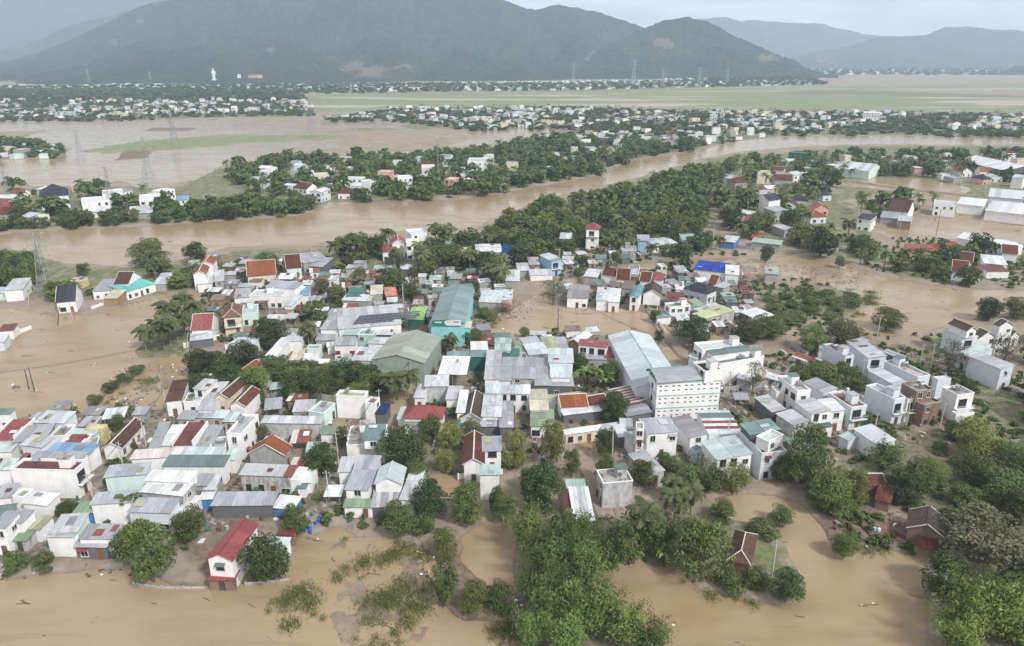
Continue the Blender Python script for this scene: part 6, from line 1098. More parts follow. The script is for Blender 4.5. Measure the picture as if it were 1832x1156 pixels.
def volume(par,V,w,d,h,ty,ro,wa,op,detail,first):
    z0=0.0; vents='vents' in op
    if 'z' in op and op.split('z')[1][:1].isdigit():
        q='' 
        for ch in op.split('z')[1]:
            if ch.isdigit() or ch=='.': q+=ch
            else: break
        z0=float(q)
    zb=-0.45 if z0==0 else z0
    wm=MATS['w_'+wa]; rm=MATS['r_'+(ro if 'r_'+ro in MATS else 'grey')]; nm='wall' if first else 'annex_wall'
    oh=0.28 if detail else 0.4
    if ty=='rust': ty='shed'
    if ty=='flat':
        pr=0.55 if min(w,d)>2.2 else 0.3; t_=0.16; x,y=w/2,d/2; xi,yi=x-t_,y-t_; zt=h; zs=h-pr
        v=[(-x,-y,zb),(x,-y,zb),(x,y,zb),(-x,y,zb),(-x,-y,zt),(x,-y,zt),(x,y,zt),(-x,y,zt),(-xi,-yi,zt),(xi,-yi,zt),(xi,yi,zt),(-xi,yi,zt),(-xi,-yi,zs-.1),(xi,-yi,zs-.1),(xi,yi,zs-.1),(-xi,yi,zs-.1)]
        f=[(0,1,5,4),(1,2,6,5),(2,3,7,6),(3,0,4,7),(4,5,9,8),(5,6,10,9),(6,7,11,10),(7,4,8,11),(8,9,13,12),(9,10,14,13),(10,11,15,14),(11,8,12,15)]
        link(nm,pyd(nm,v,f),par,wm,M=V)
        link('roof_slab',bbox('roof_slab',-xi+.01,xi-.01,-yi+.01,yi-.01,zs-.08,zs),par,rm,M=V)
        if detail and w>2.5 and d>3:
            b_=MB(); b_.box(-x-.07,x+.07,-y-.07,-y+.1,zt-.14,zt+.02); b_.box(-x-.07,x+.07,y-.1,y+.07,zt-.14,zt+.02); b_.box(-x-.07,-x+.1,-y+.1,y-.1,zt-.14,zt+.02); b_.box(x-.1,x+.07,-y+.1,y-.1,zt-.14,zt+.02)
            link('coping',b_.mesh('coping'),par,MATS['w_'+('white' if wa!='brick' else 'conc')],M=V)
        # stair head room or low clutter on larger terraces
        if detail and w*d>24 and not vents and R.random()<0.75:
            sw=min(2.2,w*.4); sx=R.uniform(-x+sw,x-sw) if x>sw+.2 else 0; sy=y-1.6
            link('stair_head',bbox('stair_head',sx-sw/2,sx+sw/2,sy-1.0,sy+1.0,zs,zs+2.2),par,wm,M=V); link('stair_roof',bbox('stair_roof',sx-sw/2-.15,sx+sw/2+.15,sy-1.2,sy+1.15,zs+2.2,zs+2.3),par,MATS['r_'+R.choice(['lgrey','teal','dirty'])],M=V)
    elif ty=='shed':
        rise=min(0.11*d,0.75); hf,hk=h-rise*0.5,h+rise*0.5
        if 'open' in op:
            p=MB(); n=max(2,int(w/3.5)+1)
            for i in range(n):
                xx=-w/2+0.2+i*(w-0.4)/(n-1); p.box(xx-.08,xx+.08,-d/2+.15,-d/2+.31,zb,hf-.05); p.box(xx-.08,xx+.08,d/2-.31,d/2-.15,zb,hk-.05)
            link('post',p.mesh('post'),par,MATS['galv'],M=V)
        else: link(nm,box8(nm,w,d,zb,hf-.02,hk-.02),par,wm,M=V)
        sl=rise/d; mats=None; wide=1.9 if detail else 3.0
        if ro=='strips':
            mats=[MATS['r_lgrey'],MATS['r_rust']]; wide=0.75
        elif ro=='rgreen': mats=[MATS['r_rgreen'],MATS['r_green'],MATS['r_rgreen'],MATS['r_olive'],MATS['r_rust'],MATS['r_cream']]; wide=2.2
        elif ro=='bstripe': mats=[MATS['r_blue'],MATS['r_bstripe'],MATS['r_pcyan']]; wide=0.5
        elif ro=='tin': mats=[MATS['r_white'],MATS['r_pale'],MATS['r_pale'],MATS['r_pcyan'],MATS['r_white']]; wide=.8
        elif ro=='rgrey': mats=[MATS['r_rgrey'],MATS['r_lgrey'],MATS['r_mauve']]; wide=.8
        elif ro=='rust': mats=[MATS['r_pinkw'],MATS['r_rust'],MATS['r_rust'],MATS['r_rust']]; wide=1.3
        elif detail and ro in('grey','lgrey','pale','pcyan','bgrey') and R.random()<0.25:
            mats=[rm]*5+[MATS['r_'+R.choice(['rust','white','mauve','olive'])]]+[rm]*3
        if ro=='rows':
            rows=['pcyan','white','rust','white','rust','white','teal','teal','pcyan']; n=len(rows)
            for i,rn in enumerate(rows):
                ya,yb=-d/2+d*i/n,-d/2+d*(i+1)/n; sheet_run(par,V,-w/2-.2,w/2+.2,(ya-.03,hf+sl*(ya+d/2)+0.004*i),(yb,hf+sl*(yb+d/2)+0.004*i),MATS['r_'+rn],w/3)
        elif detail and d>6.5 and ro not in('strips','rust','tin','rgrey'):
            ym=R.uniform(-.12,.12)*d; zm=hf+sl*(ym+d/2)
            sheet_run(par,V,-w/2-oh,w/2+oh,(-d/2-oh,hf-sl*oh),(ym+.15,zm+sl*.15),rm,wide,mats=mats)
            sheet_run(par,V,-w/2-oh,w/2+oh,(ym,zm+.07),(d/2+oh*.6,hk+sl*oh*.6+.07),rm,wide,mats=mats)
        else: sheet_run(par,V,-w/2-oh,w/2+oh,(-d/2-oh,hf-sl*oh),(d/2+oh*.6,hk+sl*oh*.6),rm,wide,mats=mats)
        if detail and ro not in('rows','strips') and R.random()<.45 and w>2.5 and d>2.5:
            for _ in range(R.choice([1,1,2])):
                pw,pd=R.uniform(.7,min(2.2,w*.5)),R.uniform(.8,min(2.6,d*.5)); px_=R.uniform(-w/2+pw/2,w/2-pw/2); py_=R.uniform(-d/2+.2,d/2-pd-.2)
                link('roof_patch',prism('roof_patch',[(-pw/2,0),(pw/2,0),(pw/2,pd),(-pw/2,pd)],.03),par,MATS['r_'+R.choice(['rust','mauve','white','pale','maroon','grey','olive'])],M=V@basis((px_,py_,hf+sl*(py_+d/2)+.17),(1,0,0),(0,1,sl)))
        if 'p' in op.replace('open',''):
            for s in (-1,1): link('parapet',bbox('parapet',s*(w/2+.3)-.1,s*(w/2+.3)+.1,-d/2-.3,d/2+.3,h-1.2,h+.75),par,MATS['w_white'],M=V)
    elif ty in('gy','gx'):
        tile=ro in TILES_
        V2=V; a,b_=w,d
        if ty=='gx': V2=V@Matrix.Rotation(math.pi/2,4,'Z'); a,b_=d,w
        rise=a*(0.30 if tile else (0.26 if a<7 else 0.13)); x,y=a/2,b_/2
        v=[(-x,-y,zb),(x,-y,zb),(x,y,zb),(-x,y,zb),(-x,-y,h),(x,-y,h),(x,y,h),(-x,y,h),(0,-y,h+rise),(0,y,h+rise)]
        link(nm,pyd(nm,v,[(0,3,2,1),(0,1,5,8,4),(1,2,6,5),(2,3,7,9,6),(3,0,4,7),(5,6,9,8),(4,8,9,7)]),par,wm,M=V2)
        sl=rise/x; th=.1 if tile else .06
        for s in (-1,1):
            n=max(1,int(round((b_+.6)/(3.2 if not tile else 4.2)))); L_=math.hypot(x+.35,rise+.35*sl); sw=(b_+.6)/n
            for i in range(n):
                ya=-y-.3+i*sw
                me=prism('roof_sheet',[(-.02,0),(sw+.02,0),(sw+.02,L_),(-.02,L_)],th)
                if s<0: Mx=basis((-x-.35,ya+sw,h-.35*sl+.03+.012*(i%2)),(0,-1,0),(x+.35,0,rise+.35*sl))
                else: Mx=basis((x+.35,ya,h-.35*sl+.03+.012*(i%2)),(0,1,0),(-x-.35,0,rise+.35*sl))
                link('roof_sheet',me,par,rm,M=V2@Mx)
        link('ridge_cap',MB().box(-.14,.14,-y-.32,y+.32,h+rise+.06,h+rise+.2).mesh('ridge_cap'),par,MATS['ridge_white'] if tile and R.random()<.6 else rm,M=V2)
        if tile and detail:
            for s in (-1,1):
                vb=MB(); 
                for e in (-1,1):
                    p0=Vector((e*(x+.36),s*(y+.31),h-.36*sl+.08)); p1=Vector((0,s*(y+.31),h+rise+.1)); vb.tube([p0,p1],[.1,.1],4)
                link('gable_trim',vb.mesh('gable_trim'),par,MATS['ridge_white'],M=V2)
    elif ty=='hip':
        x,y=w/2+.4,d/2+.4; m_=min(x,y); rise=m_*0.62; zz=h
        link(nm,bbox(nm,-w/2,w/2,-d/2,d/2,zb,h),par,wm,M=V)
        if x>=y: r0,r1=(-(x-m_),0),((x-m_),0)
        else: r0,r1=(0,-(y-m_)),(0,(y-m_))
        c=[(-x,-y),(x,-y),(x,y),(-x,y)]
        if x>=y: sl=[(c[0],c[1],r1,r0),(c[1],c[2],r1,r1),(c[2],c[3],r0,r1),(c[3],c[0],r0,r0)]
        else: sl=[(c[0],c[1],r0,r0),(c[1],c[2],r1,r0),(c[2],c[3],r1,r1),(c[3],c[0],r0,r1)]
        for p0,p1,q1,q0 in sl:
            e=Vector((p1[0]-p0[0],p1[1]-p0[1],0)); Lx=e.length; e.normalize(); nrm=Vector((-e.y,e.x,0)); up=(nrm*m_+Vector((0,0,rise)))
            lx=lambda q:(Vector((q[0]-p0[0],q[1]-p0[1],0)).dot(e))
            Lu=up.length; poly=[(0,0),(Lx,0),(lx(q1),Lu)]
            if (Vector(q1)-Vector(q0)).length>0.05: poly.append((lx(q0),Lu))
            link('roof_slope',prism('roof_slope',poly,.08),par,rm,M=V@basis((p0[0],p0[1],h-.02),e,up))
        cap=MB(); a0,a1=Vector((*r0,h+rise+.05)),Vector((*r1,h+rise+.05))
        for i,cc in enumerate(c):
            tgt=a0 if (Vector((*cc,0))-Vector((*r0,0))).length<(Vector((*cc,0))-Vector((*r1,0))).length else a1
            cap.tube([Vector((*cc,h+.06)),tgt],[.1,.1],4)
        if (a1-a0).length>.05: cap.tube([a0,a1],[.11,.11],4)
        link('ridge_cap',cap.mesh('ridge_cap'),par,MATS['ridge_white'] if ro in('otile','btile','pinkb') else rm,M=V)
    elif ty=='arch':
        n=10; rise=1.7; x,y=w/2+.2,d/2+.2; v=[];f=[]
        for i in range(n+1):
            a=math.pi*i/n; xx=-math.cos(a)*x; zz=h+math.sin(a)*rise*(1 if xx<0 else .8)
            v+=[(xx,-y,zz),(xx,y,zz),(xx,-y,zz+.1),(xx,y,zz+.1)]
        for i in range(n):
            k=4*i; f+=[(k+2,k+6,k+7,k+3),(k,k+1,k+5,k+4),(k,k+4,k+6,k+2),(k+1,k+3,k+7,k+5)]
        link('curved_roof',pyd('curved_roof',v,f),par,rm,M=V)
    if vents:
        M=V@face_frame(w,d,1); nn=5
        for s in range(3):
            zb_=0.5+s*3.35
            for i in range(nn):
                for e in (-.55,.55):
                    link('vent',VENT,par,MATS['pane'],M=M@Matrix.Translation((-d/2+d*(i+.5)/nn+e*1.3,0,zb_+2.35))); link('vent',VENT,par,MATS['frame_dark'],M=M@Matrix.Translation((-d/2+d*(i+.5)/nn+e*1.25,0,zb_+1.2)))
            link('ledge',bbox('ledge',-w/2-.12,w/2+.12,-d/2-.12,d/2+.12,zb_-.12+3.35,zb_+.12+3.35),par,MATS['w_mintw'],M=V)
        M0=V@face_frame(w,d,0)
        for s in range(3): add_window(par,M0,0,1.3+s*3.35,0.8,1.0,True)
    if 'solar' in op:
        rise=min(.11*d,.75); PN=bbox('solar_panel',-.85,.85,-.55,.55,.12,.17)
        for i in range(11):
            for j in range(5):
                if j==0 and i>6: continue
                y_=-d/2+3+ j*1.45; link('solar_panel',PN,par,MATS['solar_glass'],M=V@Matrix.Translation((-w/2+5.2+i*1.8+.55*j,y_,h-rise/2+rise*(y_+d/2)/d+.1)))
    if 'rdoor' in op:
        M=V@face_frame(w,d,0)
        for e in (-1,1): link('door',DOOR,par,MATS['door_red'],M=M@Matrix.Translation((e*w*.36,0,.3))@Matrix.Scale(1.5,4,(1,0,0)))
    for f in range(4):
        if 'w%d'%f in op: openings(par,V,w,d,h,z0,f,('b%d'%f) in op,detail)
WN={'white':'white','pblue':'pale blue','mint':'pale mint','cyan':'turquoise','cream':'cream','yellow':'yellow','pink':'pink','conc':'grey','stain':'mould-stained','stainl':'grey','dark':'dark-sided','brick':'brick','dteal':'dark green','lime':'green','wood':'timber','blue':'blue-walled','lblue':'light blue','sagew':'sage','mintw':'mint','rust':'rusty'}
RN={'grey':'grey metal','lgrey':'light grey metal','bgrey':'blue-grey metal','pale':'pale metal','white':'white','pcyan':'pale cyan','mint':'mint','pmint':'pale green','teal':'teal','dteal':'dark green','tgrey':'green-grey','green':'green','lime':'lime','lime2':'yellow-green','olive':'olive','cream':'cream','pinkw':'pinkish','maroon':'maroon','red':'red','rust':'rusty','blue':'blue','dblue':'vivid blue','turq':'turquoise','mauve':'mauve-grey','salmon':'salmon','sage':'sage','solar':'dark panel','brown':'brown','tealb':'blue-green','rgreen':'patched','bstripe':'striped','strips':'striped','rows':'patchwork','otile':'orange tile','btile':'brown tile','rtile':'red-brown tile','dtile':'dark tile','slate':'slate','pinkt':'pink-red tile','pinkb':'faded tile','conc':'concrete','dirty':'dirty','redfl':'red','black':'black','tin':'patched tin','rgrey':'weathered tin'}
ROOT={}
def house(vols,label,name='house',cat='house',group=None,detail=True):
    x0,y0,r0=vols[0][:3]; e=empty(name,(x0,y0,0),r0)
    if e.name.split('.')[0]!=name: pass
    tag(e,label,cat,group)
    for k,(x,y,r,w,d,h,ty,ro,wa,op) in enumerate(vols):
        dx,dy=x-x0,y-y0; c,s=math.cos(-r0),math.sin(-r0)
        V=Matrix.Translation((c*dx-s*dy,s*dx+c*dy,0.004*(k+1)))@Matrix.Rotation(r-r0,4,'Z')
        volume(e,V,w,d,h+0.003*(len(FOOT)%7),ty,ro,wa,op,detail,k==0)
        FOOT.append((x,y,r,w,d))
    return e
TANK=[]
def tank_meshes():
    m=MB(); m.tube([(-.75,0,1.05),(-.68,0,1.05),(.68,0,1.05),(.75,0,1.05)],[.2,.48,.48,.2],14); a=m.mesh('drum')
    s=MB(); s.box(-.55,.55,-.05,.05,.56,.62)
    for x in (-.5,.5):
        for y in (-.3,.3): s.box(x-.03,x+.03,y-.03,y+.03,0,.62)
        s.box(x-.04,x+.04,-.35,.35,.55,.63)
    return a,s.mesh('stand')
TANK=tank_meshes()
def water_tank(x,y,z,rz,label):
    e=empty('water_tank',(x,y,z),rz); tag(e,label,'water tank','rooftop water tanks'); link('drum',TANK[0],e,MATS['steel']); link('stand',TANK[1],e,MATS['galv'])
def short(s,n):
    return ' '.join(s.split()[:n])
for vols,where in B:
    x,y,r,w,d,h,ty,ro,wa,op=vols[0]
    nm='warehouse' if 'n=warehouse' in op else 'factory' if 'n=factory' in op else ('shed' if h<=3.3 and w*d<30 else 'house')
    vols=[v[:9]+(v[9].replace('n=warehouse','').replace('n=factory',''),) for v in vols]
    rn=RN[ro]; kind={'flat':'flat roof','hip':'hip roof','gy':'gable roof','gx':'gable roof','shed':'roof','rust':'roof'}[ty]
    lab=f"{WN[wa]} {nm} with {rn} {kind}, {where}"
    if len(lab.split())>16: lab=f"{rn} roofed {nm}, {where}"
    e=house(vols,short(lab,16),nm,{'warehouse':'warehouse','factory':'factory','shed':'shed','house':'house'}[nm],detail=y<330)
    ROOT[where]=e
    if ty=='flat' and y<300 and w*d>14 and ro!='white':
        tx,ty_=R.uniform(-w*.25,w*.25),R.uniform(0,d*.3); c,s=math.cos(r),math.sin(r)
        water_tank(x+c*tx-s*ty_,y+s*tx+c*ty_,h-.55,r+R.choice([0,1.57]),short(f"steel water tank on the roof of the {WN[wa]} {nm}, {where}",16))
# houses of the villages farther off
def pts_in(poly,spacing,maxn=100000,avoid=None,seed=0):
    p=np.asarray(poly); lo,hi=p.min(0),p.max(0); rg=np.random.default_rng(seed); area=(hi-lo).prod(); n=int(min(area/(spacing*spacing)*3.0,120000))+20
    C=lo+rg.random((n,2))*(hi-lo); C=C[inside(C,poly)]
    cell={}; out=[]
    for q in C:
        k=(int(q[0]//spacing),int(q[1]//spacing)); ok=True
        for i in (-1,0,1):
            for j in (-1,0,1):
                for o in cell.get((k[0]+i,k[1]+j),()):
                    if (o[0]-q[0])**2+(o[1]-q[1])**2<spacing*spacing: ok=False;break
                if not ok: break
            if not ok: break
        if ok:
            cell.setdefault(k,[]).append(q); out.append(q)
            if len(out)>=maxn: break
    return out
def in_foot(x,y,mar):
    for fx,fy,r,w,d in FOOT.G.get((int(x//12),int(y//12)),()):
        dx,dy=x-fx,y-fy; c,s=math.cos(-r),math.sin(-r)
        if abs(c*dx-s*dy)<w/2+mar and abs(s*dx+c*dy)<d/2+mar: return True
    return False
_wx=np.arange(-700,700,2.0); _wy=np.arange(60,900,2.0); _gx,_gy=np.meshgrid(_wx,_wy,indexing='ij'); _P=np.stack([_gx.ravel(),_gy.ravel()],1)
_w=np.full(len(_P),1e9)
for q in WATER: _w=np.minimum(_w,sdf(_P,q))
for q in ISLES: _w=np.maximum(_w,-sdf(_P,q))
WETM=(_w<1.5).reshape(_gx.shape)
def wet(x,y):
    i,j=int((x+700)/2),int((y-60)/2)
    return bool(0<=i<WETM.shape[0] and 0<=j<WETM.shape[1] and WETM[i,j])
NH=0; HC=[]; XH=[]
for k,(poly,sp,phrase) in HP.items():
    for q in pts_in(poly,sp,60,seed=sum(map(ord,k))):
        if in_foot(q[0],q[1],7) or wet(*q): continue
        r=R.choice([0.1,0.3,-0.2,1.2])+R.uniform(-.25,.25); w,d=R.uniform(6,10),R.uniform(6.5,11.5); ty=R.choice(['shed','shed','gx','gy','hip','flat','flat'])
        ro={'shed':['pale','white','lgrey','pcyan','white','teal','grey'],'gx':['otile','rtile','pinkt','pale','white','slate'],'gy':['otile','rtile','white','pale','pinkt'],'hip':['rtile','otile','slate'],'flat':['white','lgrey','white']}[ty]; ro=R.choice(ro)
        h=R.choice([3.6,4,4,4.3,6.8,7]) if ty!='flat' else R.choice([6.5,7,4,9]); wa=R.choice(['white','white','white','white','pblue','cream','mint','conc','pink'])
        HC.append((q[1],(float(q[0]),float(q[1]),r,w,d,h,ty,ro,wa,'w0w1'),phrase)); FOOT.append((q[0],q[1],r,w,d))
HC.sort(key=lambda a:a[0])
for _,hv,phrase in HC[:70]:
        h,ty,ro,wa=hv[5:9]; house([hv],f"{'tall' if h>6 else 'small'} {WN[wa]} house with {RN[ro]} {'flat' if ty=='flat' else 'pitched'} roof, {phrase}",'house','house','houses in the '+phrase,detail=False); NH+=1
XH=[a[1] for a in HC[70:]]
print('HOUSES hand',len(B),'scatter',NH)
SHP=['in the left town quarter','in the central town','in the right-hand row','in the roofs behind the factories','in the mid cluster by the flood','beside the brick yard','at the striped awning house']
NS=0
for gi,poly in enumerate(TOWN[:5]):
    for q in pts_in(poly,5.2,400,seed=60+gi):
        if NS>=185 or wet(*q) or R.random()<(.35,.4,.8,.12,.05)[gi]: continue
        w,d=R.uniform(2.4,4.6),R.uniform(2.6,5.2); r=R.choice([0.0,.1,-.1,.25])+(0 if gi!=2 else .8)
        if in_foot(q[0],q[1],max(w,d)*.5+.25): continue
        if any(abs(q[0]-t_[0])<t_[2]*.45+1 and abs(q[1]-t_[1])<t_[2]*.45+1 for t_ in TREES): continue
        ro=R.choice(['pale','grey','lgrey','white','rust','maroon','tin','pmint','teal','mauve','rgrey','brown']); wa=R.choice(['stain','conc','dark','white','brick','wood','stainl']); h=R.uniform(2.5,3.5)
        house([(float(q[0]),float(q[1]),r,w,d,h,'shed',ro,wa,R.choice(['w0','-','open']))],f"small {WN[wa]} shack with {RN[ro]} roof {SHP[gi]}",'shack','shack','small shacks '+SHP[gi]); NS+=1
print('SHACKS',NS)
# distant villages: too many and too small to tell apart
def far_houses():
    V=[];Fq=[];MI=[]; mats=['w_white','w_pblue','w_cream','w_mint','r_otile','r_rtile','r_white','r_pale','r_pcyan','w_conc','r_grey','r_lgrey']
    n=0
    for k,(poly,sp) in list(HPF.items())+[('X',(XH,0))]:
        for q in (pts_in(poly,sp,2600,seed=ord(k)+5) if sp else poly):
            if sp and in_foot(q[0],q[1],8): continue
            r=R.uniform(-.5,.5)+R.choice([0,1.57]); w,d,h=R.uniform(2.4,4.6),R.uniform(2.8,6),R.choice([3.3,3.6,4,4,6.5,7])
            if sp and fbm(np.array([q[0]/70.0]),np.array([q[1]/70.0]),3)[0]<.46: continue
            if k in'KL': w*=1.35;d*=1.35
            if k=='X': r,w,d,h=q[2],q[3]/2,q[4]/2,q[5]
            c,s=math.cos(r),math.sin(r); up=R.uniform(.6,2.2) if R.random()<.6 else 0.05
            b_=len(V)
            for zz in (-.5,h):
                for ax,ay in ((-w,-d),(w,-d),(w,d),(-w,d)): V.append((q[0]+c*ax-s*ay,q[1]+s*ax+c*ay,zz))
            for ax in (-w,w): V.append((q[0]+c*ax,q[1]+s*ax,h+up))
            wm=R.choice([0,0,1,2,3,9,9]); rm=R.choice([4,5,5,6,7,7,8,10,10,11])
            for f in ((0,1,5,4),(1,2,6,5),(2,3,7,6),(3,0,4,7)): Fq.append([b_+i for i in f]); MI.append(wm)
            for f in ((4,5,9,8),(6,7,8,9)): Fq.append([b_+i for i in f]); MI.append(rm)
            for f in ((5,6,9,9),(7,4,8,8)): Fq.append([b_+i for i in f]); MI.append(wm)
            n+=1
    Fa=np.array(Fq); me=bpy.data.meshes.new('distant_village_houses')
    me.from_pydata(V,[],[tuple(f) if f[2]!=f[3] else tuple(f[:3]) for f in Fq]); me.polygons.foreach_set('material_index',np.array(MI,dtype=np.int32))
    for m_ in mats: me.materials.append(MATS[m_])
    o=link('distant_village_houses',me); tag(o,'dense white and red roofed villages spread over the far plain','houses',kind='stuff'); print('FAR HOUSES',n)
far_houses()
# ---------------------------------------------------------------- trees
def leaf_quads(C,Nrm,size,asp,rg,curl=0.0):
    """diamond-ish quads centred on C facing Nrm"""
    n=len(C); Nrm=Nrm/np.maximum(np.linalg.norm(Nrm,axis=1,keepdims=True),1e-6)
    a=rg.normal(size=(n,3)); a-=(a*Nrm).sum(1,keepdims=True)*Nrm; a/=np.maximum(np.linalg.norm(a,axis=1,keepdims=True),1e-6); b_=np.cross(Nrm,a)
    s=size*(0.6+0.8*rg.random((n,1)))
    V=np.stack([C-a*s*0.5,C-b_*s*asp*0.5+Nrm*s*.08,C+a*s*0.5,C+b_*s*asp*0.5+Nrm*s*.08],1).reshape(-1,3)
    return V,np.arange(4*n).reshape(n,4)
def crown_lobes(rg,w,h,nl,flat=1.0,base=0.25):
    L=[]
    for i in range(nl):
        th=rg.random()*2*math.pi; u=rg.random()**0.5; z=rg.random()
        rr=w/2*(0.35+0.6*u)*math.sqrt(max(0.05,1-(2*z-1.0)**2*0.75)); r_=w*(0.085+0.125*rg.random())
        L.append((np.array([math.cos(th)*rr*0.78,math.sin(th)*rr*0.78,h*base+(h*(1-base)-r_)*z]),r_))
    L.append((np.array([0,0,h*.6]),w*.26)); return L
def crown(kind,seed,n,size,w=8.0,h=8.0,nl=26,base=0.22,asp=0.55,squash=0.8):
    rg=np.random.default_rng(seed); Ls=crown_lobes(rg,w,h,nl,base=base); C=[];Nn=[];Sh=[]
    wts=np.array([l[1]**2 for l in Ls]); wts/=wts.sum()
    for (c,r_),wt in zip(Ls,wts):
        k=max(4,int(n*wt)); d=rg.normal(size=(k,3)); d[:,2]=np.abs(d[:,2])*0.9-0.35*(rg.random(k)<.5); d/=np.linalg.norm(d,axis=1,keepdims=True)
        rad_=r_*(0.55+0.5*rg.random((k,1))**.5); p=c+d*rad_*np.array([1.1,1.1,squash]); C.append(p); Nn.append(d*0.9+rg.normal(size=(k,3))*0.55+np.array([0,0,.35]))
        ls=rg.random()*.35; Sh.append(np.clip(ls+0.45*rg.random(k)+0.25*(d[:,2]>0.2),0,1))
    C=np.concatenate(C);Nn=np.concatenate(Nn);Sh=np.concatenate(Sh)
    V,Q=leaf_quads(C,Nn,size,asp,rg); return npmesh('crown',V,Q,attrs={'shade':np.repeat(Sh,4)})
def trunk_mesh(seed,h=8.0,r_=0.22,top=0.6,limbs=5,w=8.0):
    rg=random.Random(seed); m=MB(); k=h*.34; m.tube([(0,0,-.4),(rg.uniform(-.1,.1),0.05,k*.5),(rg.uniform(-.25,.25),.1,k),(rg.uniform(-.3,.3),.2,h*top)],[r_*1.25,r_,r_*.8,r_*.3],7)
    for i in range(limbs):
        a=2*math.pi*i/limbs+rg.uniform(-.4,.4); z0=k*rg.uniform(.7,1.15); L_=w*rg.uniform(.25,.38); m.tube([(0,.05,z0),(math.cos(a)*L_*.5,math.sin(a)*L_*.5,z0+h*.16),(math.cos(a)*L_,math.sin(a)*L_,z0+h*.36)],[r_*.55,r_*.36,r_*.12],5)
    return m.mesh('trunk')
def bamboo(seed,n=4200,h=8.0,w=8.0,size=0.55,nc=26):
    rg=np.random.default_rng(seed); C=[];Nn=[];Sh=[]; m=MB()
    per=n//nc
    for i in range(nc):
        a=rg.random()*2*math.pi; lean=(0.15+0.85*rg.random()**.8)*w*.5; hh=h*(0.72+.3*rg.random()); droop=rg.uniform(.05,.3)*h
        bx,by=math.cos(a)*w*.07,math.sin(a)*w*.07
        def pos(t): 
            x=bx+math.cos(a)*lean*t**1.8; y=by+math.sin(a)*lean*t**1.8; z=hh*(t-0.0)-droop*t**4; return np.stack([x,y,z],-1)
        m.tube([tuple(pos(np.array(t))) for t in (0,.35,.7,.95)],[.05,.05,.04,.015],4)
        t=0.25+0.75*rg.random(per)**.75; p=pos(t); sp=(0.35+0.75*(1-np.abs(t-.7)))[:,None]*w*.075
        off=rg.normal(size=(per,3))*sp*np.array([1,1,.75]); off[:,2]-=np.abs(off[:,:2]).sum(1)*.35; C.append(p+off)
        d=np.stack([np.cos(a)+0*t,np.sin(a)+0*t,0.9+0*t],1)+rg.normal(size=(per,3))*.7; Nn.append(d); ls=rg.random()*.4; Sh.append(np.clip(ls+.25*t+.4*rg.random(per),0,1))
    C=np.concatenate(C);C[:,2]=np.maximum(C[:,2],.05);V,Q=leaf_quads(C,np.concatenate(Nn),size,0.3,rg)
    return npmesh('crown',V,Q,attrs={'shade':np.repeat(np.concatenate(Sh),4)}),m.mesh('trunk')
def palm(seed,h=8.0,nf=26,nl=19,fl=3.5,lw=.19,fw=.05):
    rg=random.Random(seed); m=MB(); lx,ly=rg.uniform(-.9,.9),rg.uniform(-.6,.6); zt=h*.72
    m.tube([(0,0,-.4),(lx*.25,ly*.25,zt*.35),(lx*.6,ly*.6,zt*.7),(lx,ly,zt)],[.24,.17,.14,.12],7); V=[];Q=[];Sh=[]
    for i in range(nf):
        a=i*2.399+rg.uniform(-.2,.2); el=rg.uniform(-.25,1.25); L_=fl*rg.uniform(.8,1.1); pts=[]
        x=y=0.0; z=0.0; e=el; wind=0.12
        for k in range(7):
            pts.append((lx+math.cos(a)*x+wind*k*.12,ly+math.sin(a)*x,zt+.1+z)); st=L_/6; x+=math.cos(e)*st; z+=math.sin(e)*st; e-=0.30
        T=[Vector(p) for p in pts]; side=Vector((-math.sin(a),math.cos(a),0)); sh=rg.uniform(0,.9)
        for k in range(6):
            n=len(V); dz_=Vector((0,0,-fw*.5)); V+=[T[k]-side*fw+dz_,T[k]+side*fw+dz_,T[k+1]+side*fw*.8+dz_,T[k+1]-side*fw*.8+dz_]; Q.append((n,n+1,n+2,n+3)); Sh+=[.6]*4
        for k in range(nl):
            u=(k+.8)/nl*5.9; i0=int(u); f=u-i0; P0=T[i0].lerp(T[i0+1],f); dr=(T[i0+1]-T[i0]).normalized(); ll=fl*.30*math.sin(math.pi*min(1,(k+1.6)/(nl+1)))**.6+.15
            for s in (-1,1):
                d=(side*s*.85+dr*.55+Vector((0,0,-.42-rg.random()*.3))).normalized(); wv=dr*lw; n=len(V)
                V+=[P0-wv,P0+wv,P0+d*ll*.6+wv*.9,P0+d*ll]; Q.append((n,n+1,n+2,n+3)); Sh+=[min(1,sh*.6+rg.random()*.4)]*4
    return npmesh('crown',np.array([tuple(p) for p in V]),np.array(Q),attrs={'shade':np.array(Sh)}),m.mesh('trunk')
